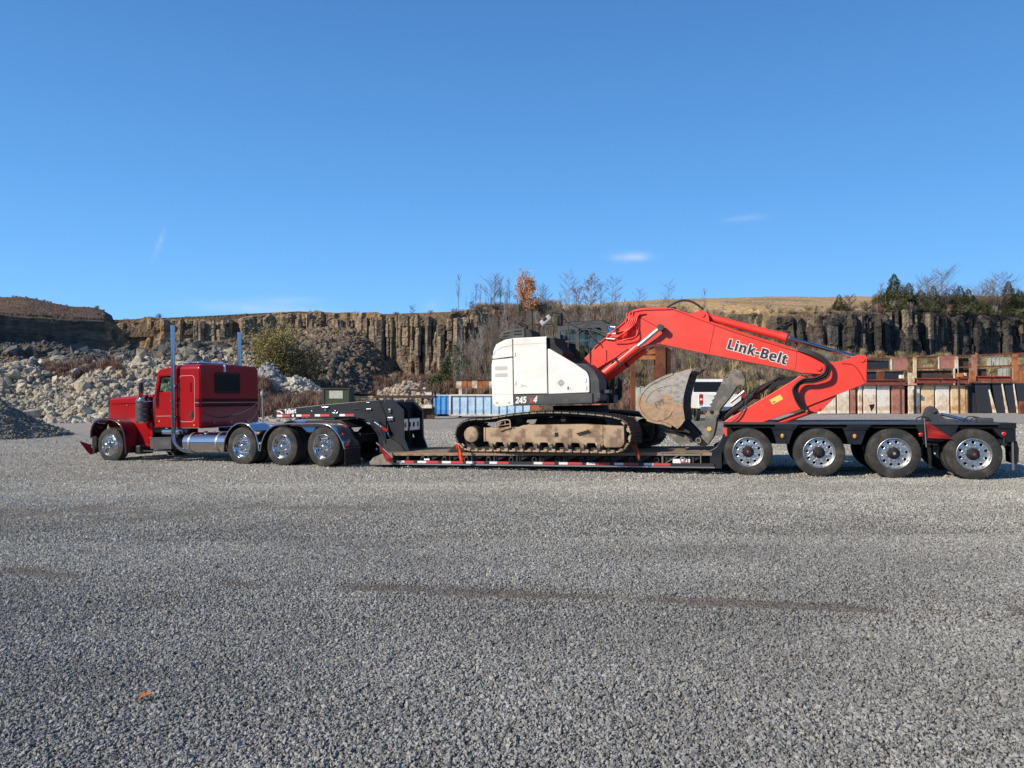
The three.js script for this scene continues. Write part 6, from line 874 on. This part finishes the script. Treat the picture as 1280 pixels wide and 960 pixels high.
{
  const bm = std({ color: lin(1, 1, 1), roughness: 1, side: THREE.DoubleSide }), L = [], S = [], Rr = rnd(31);
  const put = (n, p0, p1, d0, d1, s, cols, cond) => { for (let i = 0; i < n; i++) { const px = lerp(p0, p1, Rr()), d = lerp(d0, d1, Rr()), x = yaw(px) * d; if (d > along(x, 1) - .3 && !cond) continue; if (cond && !cond(x, d, px)) continue; const z = s * (.5 + .9 * Rr()); L.push([x, groundAt(x, d) - .1, -d, z, z * (.7 + .6 * Rr()), tint(cols[Math.floor(Rr() * cols.length)], .7 + .6 * Rr())]); } };
  const brown = [.22, .13, .085], grey = [.23, .185, .145], red = [.20, .125, .088], olive = [.20, .175, .075], straw = [.36, .27, .15];
  put(1500, 585, 900, 76, 132, 1.7, [brown, grey, grey, olive, red]); put(260, 470, 640, 78, 110, 1.4, [brown, grey, red, brown]);
  put(420, 322, 405, 66, 74, 1.5, [red, red, brown]); put(900, 860, 1060, 74, 106, 1.6, [grey, olive, straw, brown]); put(600, 1040, 1330, 78, 108, 1.2, [straw, brown, olive, straw]);
  put(160, 55, 150, 76, 88, 1.0, [red, brown]); put(260, 720, 905, 66, 80, 1.3, [red, brown, red]); put(120, 180, 340, 100, 122, .9, [brown, straw]);
  const edge = (x, d) => d > along(x, 1) + .2; put(1300, 1095, 1330, 108, 150, 1.35, [grey, brown, grey, olive], edge); put(260, 590, 700, 112, 136, 1.5, [grey, brown, straw], (x, d) => edge(x, d) && d < along(x, 1) + 7); put(120, 700, 960, 112, 136, .6, [grey, straw, straw], (x, d) => edge(x, d) && d < along(x, 1) + 7); put(300, -60, 590, 100, 135, .8, [brown, straw, grey], (x, d) => edge(x, d) && d < along(x, 1) + 3); put(160, -60, 130, 120, 168, .45, [brown, straw], edge); put(170, 960, 1110, 108, 130, .7, [straw, grey], (x, d) => edge(x, d) && d < along(x, 1) + 6);
  scatter('brush', 'brown and grey leafless brush on the quarry slopes', 'brush', brushGeo(3, 70), L, bm);
    const sap = (() => { const r = rnd(8), P = []; const st = (a, c, w) => { for (const k of [0, 1]) { const s = k ? V3(w, 0, 0) : V3(0, 0, w); for (const v of [a.clone().sub(s), a.clone().add(s), c]) P.push(v.x, v.y, v.z); } }; st(V3(0, 0, 0), V3(.03, 1, .02), .012); for (let i = 0; i < 26; i++) { const h = .3 + .65 * r(), a = r() * 6.3, l = .10 + .16 * r() * (1.2 - h), o = V3(.03 * h, h * .97, .02 * h), e = o.clone().add(V3(Math.cos(a) * l, l * (.8 + r()), Math.sin(a) * l)); st(o, e, .005); const m = o.clone().lerp(e, .5); st(m, m.clone().add(V3((r() - .5) * .1, .08 + .06 * r(), (r() - .5) * .1)), .0035); } const g = new THREE.BufferGeometry(); g.setAttribute('position', new THREE.Float32BufferAttribute(P, 3)); g.computeVertexNormals(); return boxUV(g); })();
  for (let i = 0; i < 1100; i++) { const px = lerp(565, 905, Rr()), d = lerp(80, 132, Rr()), x = yaw(px) * d; if (d > along(x, 1) + (px > 690 ? -7 : 2)) continue; const h = 2.2 + 4.2 * Rr() * Rr(); S.push([x, groundAt(x, d) - .1, -d, h * .8, h, tint(Rr() < .3 ? [.42, .39, .34] : [.24, .19, .15], .8 + .4 * Rr())]); }
  for (let i = 0; i < 160; i++) { const px = lerp(1100, 1310, Rr()), d = dEdge(px, 1 + 12 * Rr()), x = yaw(px) * d, h = 1.5 + 3 * Rr(); S.push([x, groundAt(x, d) - .1, -d, h, h, tint([.24, .19, .16], .8 + .4 * Rr())]); }
  scatter('sapling_thicket', 'bare grey saplings crowding the wooded slope behind the excavator', 'saplings', sap, S, bm);
}
// ---------------------------------------------------------------- things standing about the yard
const rust = (base, spot, amt = .8, seed = 0) => std({ map: tex(256, (u, v) => { const n = fbm(u * 5 + seed, v * 5, 5, 5), s = vnoise(u * 40 + seed, v * 3, 40, 3), f = fbm(u * 24, v * 24, 3, 24), k = clamp((n - .47) * 3.2 + (s - .5) * .5 + (f - .5) * .7 + .25, 0, 1) * amt; return mix3(base, spot, k).map((c) => c * (.88 + .2 * f)); }, true, 2.2), roughness: .85 });
const RM = { brown: rust([128, 74, 46], [86, 50, 34], .8), orange: rust([190, 118, 70], [138, 82, 52], .8, 3), pink: rust([184, 126, 110], [140, 92, 78], .7, 5), red: rust([164, 84, 70], [126, 62, 50], .7, 7), cream: rust([236, 226, 204], [176, 120, 78], .75, 9), white: rust([236, 230, 216], [200, 156, 112], .65, 11), peach: rust([232, 204, 164], [186, 122, 74], .8, 13), navy: rust([40, 48, 60], [58, 52, 50], .6, 15), pale: rust([190, 196, 180], [150, 140, 120], .5, 17), dark: rust([78, 60, 50], [98, 68, 50], .7, 19), paleBlue: rust([206, 228, 242], [150, 186, 216], .6, 21), blue: rust([104, 178, 236], [74, 142, 210], .6, 23), rib: rust([92, 144, 194], [64, 98, 140], .8, 25), green: rust([66, 74, 58], [84, 78, 58], .6, 27) };
// a place in the yard at pixel column px and depth d: local x runs to the right, y up, facing the road
function stand(name, label, cat, px, d, turn = 0, group) { const t = thing(name, label, cat, group), x = yaw(px) * d; t.position.set(x, gy(x, -d) + (d > 69 ? .0 : 0), -d); t.rotation.y = turn; return t; }
const H = (py, d, px = 640) => heightAt(py, d) - gy(yaw(px) * d, -d);   // height over the yard
{ // pale roll-off container with ribs
  const d = 64, t = stand('dumpster', 'pale blue worn roll-off dumpster with vertical ribs behind the white excavator body', 'dumpster', 613, d, -.05), L = 6.75, h = 1.93, D = 2.3;
  const body = b(); body.prism([[-L / 2, .22], [-L / 2, h], [L / 2 - .35, h], [L / 2, .9], [L / 2, .22]], -D, 0); body.to('body', RM.paleBlue, t);
  for (let i = 0; i < 11; i++) b().box(-L / 2 + .1 + i * .665, 1.05, .02, .09, h - .42, .04).to('rib', RM.rib, t);
  b().box(-.1, h - .04, .06, L - .2, .12, .16).to('top_rail', RM.cream, t); b().box(0, .2, .05, L, .12, .14).to('bottom_rail', RM.cream, t); b().box(-L / 2 - .04, 1.05, .02, .16, h - .2, .2).to('corner_post', RM.white, t);
  for (const x of [-2.6, 2.6]) b().cyl([x, .13, -.6], [x, .13, -.2], .13, .13, 14).to('roller', RM.dark, t);
}
{ const d = 70, t = stand('dumpster', 'bright blue dumpster end standing just left of the pale blue one', 'dumpster', 553, d, .12), h = 1.95;
  b().box(.1, h / 2 + .1, -1.6, 1.75, h - .2, 3.2).to('body', RM.blue, t); for (const x of [-.72, -.27, .22, .72]) b().box(x, h / 2 + .12, .03, .12, h - .35, .08).to('rib', RM.blue, t); b().box(.1, h - .02, .02, 1.85, .12, .16).to('top_rail', RM.paleBlue, t); b().box(-.80, h / 2 + .1, .02, .08, h - .2, .12).to('corner_post', RM.paleBlue, t); for (const x of [-.5, .6]) b().cyl([x, .1, -.3], [x, .1, 0], .1, .1, 12).to('roller', RM.dark, t); }
{ const d = 62, t = stand('steel_plate', 'rusty orange steel plate leaning at the right end of the pale dumpster', 'steel plate', 668, d, .1); b().prism([[-.42, .35], [-.36, 1.0], [.40, 1.0], [.40, .32]], -.04, 0).to('plate', RM.orange, t); b().box(.0, .17, -.02, .7, .34, .3).to('block', RM.dark, t); }
{ const d = 74, t = stand('shoring_box', 'rusty corrugated panel raised on posts above the pale dumpster', 'shoring box', 612, d); const y0 = H(485, d), y1 = H(475, d); for (let i = 0; i < 13; i++) b().box(-3 + i * .52, (y0 + y1) / 2, (i % 2) * .05, .50, y1 - y0, .06).to('slat', i % 3 ? RM.orange : RM.cream, t); b().box(0, y1 + .03, .03, 6.8, .08, .2).to('cap_rail', RM.dark, t); for (const x of [-2.85, 2.6]) b().box(x, y0 / 2, -.1, .32, y0, .3).to('post', RM.cream, t);
  const s = thing('scrap_heap', 'tangled grey steel scrap under the raised corrugated panel', 'scrap'); s.position.set(yaw(602) * 72, gy(yaw(602) * 72, -72), -72); const R = rnd(6); for (let i = 0; i < 22; i++) b().box(-1 + R() * 3.2, .9 + R() * 1.2, -R(), .9 + R(), .12, .12, R() * 2, R() * 2, (R() - .5) * 1.4).to('bar', R() < .5 ? M.greyWorn : RM.brown, s); b().box(.5, .5, -.6, 3.2, 1.0, 1.0).to('base', RM.dark, s); }
{ // dark storage deck of steel
  const d = 60, t = stand('steel_rack', 'low dark steel rack with flat decks left of the blue dumpsters', 'rack', 505, d); const y = (p) => H(p, d, 505);
  b().box(.0, y(496), -.8, 4.9, .22, 1.6).to('deck', RM.dark, t); b().box(1.35, y(487.6), -.8, 2.4, .14, 1.4).to('deck', RM.dark, t); b().box(1.6, y(508), -.1, 1.2, .28, .3).to('beam', RM.cream, t); for (const x of [-2.2, -1.0, .3, 1.4, 2.2]) b().box(x, y(496) / 2, -.5, .16, y(496), .16).to('post', RM.dark, t); for (const x of [.4, 1.7, 2.4]) b().box(x, (y(496) + y(488)) / 2, -.6, .12, .55, .12).to('post', RM.dark, t); b().box(1.9, y(491.5), -.4, .5, .28, .4).to('block', RM.cream, t); b().box(1.1, y(491.5), -.4, .3, .24, .4).to('block', RM.peach, t); b().box(.0, .5, -1.3, 4.6, 1.0, .1).to('back_plate', RM.dark, t); }
{ const d = 55, t = stand('tool_container', 'dark green container with a pale notice panel behind the gooseneck', 'container', 420, d), h = H(486, d, 420), w = 1.95; b().rbox(0, h / 2, -.9, w, h, 1.8, .03).to('body', RM.green, t); b().box(0, h + .02, -.9, w + .12, .08, 1.95).to('lid', RM.dark, t); for (const x of [-.9, .9]) b().box(x, h / 2, .02, .10, h, .06).to('corner_post', RM.green, t); const p = b().box(0, h - .42, .012, .98, .56, .02).to('notice', RM.pale, t); for (const y of [.14, 0, -.14]) b().box(.0, h - .42 + y, .025, .8, .03, .005).to('print', M.excWhiteShade, p); b().box(0, h * .45, .01, 1.7, .03, .02).to('seam', RM.dark, t); }
{ const d = 57, y = (p) => H(p, d, 452); for (const [p, c, x, l] of [[493.5, RM.dark, .1, 'dark thin beam topmost of the yellowish beam stack'], [497, RM.peach, -.1, 'peach coloured beam second from the top of the beam stack'], [500.5, M.yellow, .05, 'yellow beam in the middle of the beam stack'], [504, RM.peach, 0, 'peach coloured beam second from the bottom of the beam stack'], [507.5, RM.orange, .1, 'rust orange beam lowest in the beam stack']]) { const m = stand('stacked_girder', l + ' right of the green container', 'girder', 452 + x * 17, d); b().box(0, y(p), -.3, 1.9, .10, .18).box(0, y(p) + .075, -.3, 1.9, .036, .5).box(0, y(p) - .075, -.3, 1.9, .036, .5).to('beam', c, m); }
  const t = stand('beam_rack', 'low rack of peach uprights holding the stacked beams', 'rack', 452, d); for (const x of [-.85, -.35, .7]) b().box(x, y(500) / 2, .02, .12, y(494), .08).to('upright', RM.peach, t); b().box(-.1, .42, -.3, 1.9, .84, .4).to('base', RM.dark, t); }
{ // rusty frame of heavy beams behind the boom
  const d = 50, t = stand('gantry', 'tall rusty frame of heavy steel beams seen under the boom', 'frame', 825, d), y = (p) => H(p, d, 825); b().box(-.02, y(428) / 2, 0, .26, y(428), .50).box(-.02, y(428) / 2, .27, .66, y(428), .06).box(-.02, y(428) / 2, -.27, .66, y(428), .06).to('post', RM.brown, t); b().box(.62, y(434) / 2, -.5, .34, y(434), .4).to('post', RM.orange, t); b().box(.46, y(434) / 2, -.3, .10, y(434), .3).to('web', RM.dark, t); b().box(-.95, y(437), -.05, 1.4, .58, .3).to('beam', RM.orange, t); b().box(-.95, y(447), -.05, 1.4, .26, .3).to('beam', RM.orange, t); b().box(-1.75, y(434) / 2, -.2, .3, y(434), .3).to('post', RM.brown, t); b().box(.35, .8, -.4, 1.1, 1.6, .1).to('plate', RM.brown, t); }
{ const d = 58, t = stand('fence_panel', 'pale grey corrugated panel standing left of the excavator bucket', 'panel', 806, d), h = H(483, d, 806); for (let i = 0; i < 8; i++) b().box(-.75 + i * .24, h / 2, (i % 2) * .05, .235, h, .04).to('slat', RM.pale, t); b().box(.1, h - .03, .0, 2.0, .07, .14).to('rail', RM.pale, t); }
{ const d = 60, t = stand('steel_column', 'short dark steel column standing under the excavator cab', 'column', 757, d), h = H(500, d, 757); b().box(0, h / 2, 0, .7, h, .1).box(0, h / 2, -.4, .7, h, .1).box(0, h / 2, -.2, .14, h, .3).to('column', RM.dark, t); }
{ const d = 62, t = stand('steel_plate', 'brown steel plate on edge left of the dark column under the cab', 'steel plate', 746, d), h = H(503, d, 746); b().box(0, h / 2, 0, .75, h, .06, -.05).to('plate', RM.orange, t); b().box(0, .06, -.05, .9, .12, .4).to('sill', RM.dark, t); }
{ // pickup truck seen from behind
  const d = 35, t = stand('pickup_truck', 'white pickup truck seen from behind between bucket and thumb of the excavator', 'pickup', 889, d + 3, -.03), w = 2.0; t.scale.setScalar(1.1); { const x = yaw(889) * 38, y = gy(x, -38), g = new THREE.LatheGeometry([[5.4, -.1], [3.6, .42], [0, .46]].map((p) => new THREE.Vector2(...p)), 40); g.scale(1, 1, 1.35); const m = struct('gravel_pad', boxUV(g.toNonIndexed()), std({ map: groundGrain, color: lin(.27, .25, .22), roughness: 1 })); m.position.set(x, y, -38); t.position.y = y + .44; }
  const bed = b(); bed.rbox(-.97, .86, 1.0, .08, .62, 2.0, .03); bed.rbox(.97, .86, 1.0, .08, .62, 2.0, .03); bed.rbox(0, .62, 1.0, 1.9, .1, 2.0, .02); bed.rbox(0, .9, -.6, 1.98, .75, 1.4, .06); bed.rbox(0, .88, -2.1, 1.94, .62, 1.7, .1); bed.to('body', M.excWhite, t);
  const tg = b().rbox(0, .90, 2.02, 1.62, .54, .06, .02).to('tailgate', M.excWhite, t); b().rbox(0, .98, 2.055, .26, .07, .02, .01).to('handle', M.blackMatte, tg);
  b().add(loft([[-.3, 1.25, .95], [-.42, 1.55, .90], [-.55, 1.86, .78], [-.9, 1.90, .74], [-1.5, 1.86, .74], [-2.0, 1.30, .9]].map(([z, y, hw]) => [[-hw, y, z], [hw, y, z], [hw * .98, 1.15, z - .1], [-hw * .98, 1.15, z - .1]]))).to('cab', M.excWhite, t);
  b().prism(roundPoly([[-.76, 1.28], [-.66, 1.78], [.66, 1.78], [.76, 1.28]], .06), -.02, .02).to('rear_window', M.glassDark, t).applyMatrix4(new THREE.Matrix4().makeTranslation(0, 0, -.255).multiply(new THREE.Matrix4().makeTranslation(0, 1.25, 0)).multiply(new THREE.Matrix4().makeRotationX(-.36)).multiply(new THREE.Matrix4().makeTranslation(0, -1.25, 0)));
  for (const s of [-1, 1]) { const l = b().rbox(s * .90, .96, 2.01, .17, .42, .10, .02).to('tail_light', M.lampRed, t); b().rbox(s * .90, .95, 2.065, .10, .08, .01, .004).to('reverse_light', M.white, l); b().rbox(s * 1.14, 1.32, -1.0, .22, .26, .10, .04).to('mirror', M.blackMatte, t); const wz = mesh('wheel', W.tyre, M.rubber, t); wz.scale.setScalar(.76); wz.rotation.y = s * Math.PI / 2; wz.position.set(s * .98, .37, 1.05); const w2 = mesh('wheel', W.tyre, M.rubber, t); w2.scale.setScalar(.76); w2.rotation.y = s * Math.PI / 2; w2.position.set(s * .98, .37, -2.2); }
  b().rbox(0, .55, 2.14, 1.9, .18, .16, .03).to('bumper', M.alu, t); b().box(0, .78, 2.052, .32, .13, .006).to('number_plate', M.white, tg);
}
// ---- right side: long stack of shoring panels
{
  const d = 64, t = stand('shoring_wall', 'long wall of rusty white steel shoring panels behind the trailer wheels', 'wall', 1120, d), X = (px) => (px - 1120) / 950 * d, y = (p) => H(p, d, 1120);
  const top = y(482);
  [[1024, 1030, 'cream'], [1030, 1044, 'white'], [1046.5, 1060.6, 'white'], [1062.7, 1069, 'pink'], [1073, 1077, 'cream'], [1079.4, 1094, 'white'], [1096.5, 1111.7, 'white'], [1114.8, 1130, 'pink'], [1144.5, 1148.8, 'cream'], [1151.7, 1167, 'peach'], [1169.5, 1185.7, 'white'], [1188.6, 1206, 'peach'], [1207.5, 1211, 'peach']].forEach(([a, c, m], i) => { const w = X(c) - X(a); b().prism([[X(a), .02], [X(a), top], [X(c), top], [X(c), .02]], -.06, .04 + (i % 3) * .03, .01).to('panel', RM[m], t); b().box(X(a) + .03, top / 2, -.18, .07, top, .4).to('flange', RM[m], t); });
  b().prism([[X(1085.5), .75], [X(1092.5), .82], [X(1091), .50], [X(1088), .20]], .10, .112).to('hole', M.blackMatte, t);
  for (const [px, w, p, m] of [[1136.5, .46, 466, 'cream'], [1213.5, .50, 464, 'orange']]) { b().box(X(px), y(p) / 2, .28, w, y(p), .12).to('post', RM[m], t); b().box(X(px) + .1, y(p) / 2, 0, .16, y(p), .5).to('post_web', RM.dark, t); }
  b().box(X(1120), top / 2, -.5, X(1212) - X(1028), top, .06).to('back_sheet', RM.dark, t);
  for (const [a, c, p0, p1] of [[1076, 1131, 474.5, 481], [1144, 1173.5, 472.5, 479], [1175.5, 1194, 472.5, 478.5], [1196, 1209, 472, 478.5], [1220, 1238, 470, 477], [1239.8, 1262, 470, 477]]) { const w = X(c) - X(a), yc = (y(p0) + y(p1)) / 2, h = y(p0) - y(p1); b().box((X(a) + X(c)) / 2, yc, .05, w, h * .7, .20).box((X(a) + X(c)) / 2, y(p0) - .04, .05, w, .06, .5).box((X(a) + X(c)) / 2, y(p1) + .03, .05, w, .06, .5).to('beam', RM.red, t); }
  b().box((X(1028) + X(1076)) / 2, (y(474.5) + y(481)) / 2, .03, X(1076) - X(1028), .3, .2).to('beam', RM.red, t);
  b().box(X(1120), top + .02, .12, X(1210) - X(1028), .05, .5).to('ledge', RM.dark, t);
}
{ const d = 63, X = (px) => (px - 1245) / 950 * d, t = stand('steel_wall', 'dark blue section of steel wall with pale leaning struts at the far right', 'wall', 1245, d), y = (p) => H(p, d, 1245), h = y(479);
  for (const [a, c, s] of [[1219, 1238, .25], [1241, 1254, .35], [1256, 1268, .4], [1270, 1285, .35]]) { b().prism([[X(a) + s, .03], [X(a), h], [X(c), h], [X(c) + s, .03]], -.1, -.04, .006).to('panel', RM.navy, t); }
  for (const [a, w, s, p] of [[1236, .26, .45, 487], [1252, .17, .42, 479], [1266.5, .12, .34, 479]]) b().prism([[X(a) + s - w / 2, .02], [X(a) - w * .1, y(p)], [X(a) + w * .2, y(p)], [X(a) + s + w / 2, .02]], -.03, .08, .01).to('strut', RM.cream, t);
  b().box(X(1250), h / 2, -.5, 4.8, h, .05).to('back_sheet', RM.navy, t); b().box(X(1242), h + .03, -.2, 3.4, .08, .6).to('ledge', RM.dark, t); }
{ const d = 68, X = (px) => (px - 1170) / 950 * d, t = stand('storage_rack', 'tall rusty open rack of rails and posts rising behind the shoring wall', 'rack', 1170, d), y = (p) => H(p, d, 1170);
  const rail = (a, pa, c, pc, h = .11, m = 'brown') => { const x0 = X(a), x1 = X(c), y0 = y(pa), y1 = y(pc), L = Math.hypot(x1 - x0, y1 - y0); b().box((x0 + x1) / 2, (y0 + y1) / 2, .0, L, h, .12, 0, 0, Math.atan2(y1 - y0, x1 - x0)).to('rail', RM[m], t); };
  rail(1070, 450, 1300, 441, .16); rail(1070, 463, 1300, 456, .13); 
  for (const [a, c, p0, p1, m] of [[1141, 1145, 447, 475, 'peach'], [1193, 1197, 446, 472, 'cream'], [1214.5, 1220.5, 444, 468, 'pink'], [1265.5, 1272, 443, 477, 'orange'], [1274, 1279.5, 464, 478, 'orange'], [1191.5, 1196, 461, 472, 'cream']]) { b().box((X(a) + X(c)) / 2, (y(p0) + .05) / 2, .1, X(c) - X(a), y(p0), .1).to('post', RM[m], t); b().box(X(c) - .02, (y(p0) + .05) / 2, -.1, .08, y(p0), .35).to('post_web', RM.dark, t); }
  for (const [a, c, p0, p1, m, z] of [[1076, 1112, 450.5, 462, 'navy', -.1], [1112.5, 1114.5, 448, 462.5, 'cream', .12], [1114.5, 1134, 447, 462.5, 'pink', .06], [1076, 1097, 464.5, 476, 'navy', -.2], [1097, 1106, 464.5, 476, 'brown', -.1], [1107, 1130, 464, 475, 'navy', -.15], [1172, 1173.5, 446, 461, 'white', .13], [1173.5, 1193, 445, 460.5, 'pink', .07], [1145, 1192, 463, 474, 'dark', -.3], [1197, 1214, 447, 472, 'dark', -.35], [1221, 1236, 461, 476, 'dark', -.3]]) b().box((X(a) + X(c)) / 2, (y(p0) + y(p1)) / 2, z, X(c) - X(a), y(p0) - y(p1), .05).to('panel', RM[m], t);
  for (let i = 0; i < 12; i++) b().box(X(1236.3 + i * 2.55), (y(446.5) + y(457.5)) / 2, -.12 + (i % 2) * .04, .175, y(446.5) - y(457.5), .03).to('corrugated_sheet', RM.pale, t);
  for (let i = 0; i < 9; i++) b().box(X(1250 + i * 2.55), (y(460.5) + y(475)) / 2, -.12 + (i % 2) * .04, .175, y(460.5) - y(475), .03).to('corrugated_sheet', RM.pale, t);
  for (const px of [1239, 1260.5]) b().box(X(px), y(468), .12, .05, y(444) - y(480), .05).to('rod', RM.brown, t);
  b().box(X(1175), 1.3, -.5, X(1290) - X(1070), 2.6, .05).to('back_sheet', RM.dark, t); }
{ const d = 60, t = stand('steel_block', 'small pale block on the beam left of the cream post', 'block', 1126, 62.5); const y = H(471, 62.5, 1126); b().rbox(0, y, .1, .28, .30, .3, .02).to('block', RM.cream, t); b().box(0, y / 2 - .08, 0, .12, y - .14, .12).to('support', RM.dark, t); }
{ const t = stand('steel_block', 'small orange block on the beam right of the cream post in the rack', 'block', 1199, 62.5); const y = H(469, 62.5, 1199); b().rbox(0, y, .1, .42, .34, .3, .02).to('block', RM.orange, t); b().rbox(.42, y + .06, .1, .2, .24, .2, .02).to('block', RM.peach, t); b().box(0, y / 2 - .08, 0, .12, y - .14, .12).to('support', RM.dark, t); }
{ const t = stand('rusty_machine', 'rusty brown wheeled machine part standing at the right edge of the yard', 'machine', 1281, 60); b().cyl([0, .5, -.2], [0, .5, .2], .45, .45, 20).cyl([0, .5, -.3], [0, .5, .3], .12, .12, 12).rbox(.1, .85, -.2, .7, .3, .4, .04).box(-.35, .35, 0, .2, .7, .3).to('body', RM.brown, t); }
// fallen leaf on the gravel
{ const d = 4.22, x = yaw(186) * d, t = thing('leaf', 'single curled orange brown dead leaf on the gravel, lower left', 'leaf'); t.position.set(x, yardY(x, -d) + .022, -d); t.rotation.set(.25, .3, .15); t.scale.setScalar(.78);
  const P = [], out = (v) => .028 * Math.sin(Math.PI * Math.pow(v, .8)) * (1 + .3 * Math.sin(v * 22)); const pt = (v, s) => V3(-.055 + v * .11, .012 * Math.sin(v * 3) + Math.abs(s) * .8 * out(v) + (v > .6 ? (v - .6) * .06 : 0), s * out(v)); for (let i = 0; i < 14; i++) for (const s of [-1, 1]) { const a = pt(i / 14, 0), c = pt((i + 1) / 14, 0), e = pt((i + 1) / 14, s), f = pt(i / 14, s); for (const v of [a, c, e, a, e, f]) P.push(v.x, v.y, v.z); } const g = new THREE.BufferGeometry(); g.setAttribute('position', new THREE.Float32BufferAttribute(P, 3)); g.computeVertexNormals(); mesh('blade', boxUV(g), leafM(.36, .135, .06), t); b().tube([[-.055, .0, 0], [-.075, .005, .004], [-.09, .0, .01]], .0015).to('stem', leafM(.3, .12, .05), t); }
renderer.render(scene, camera);
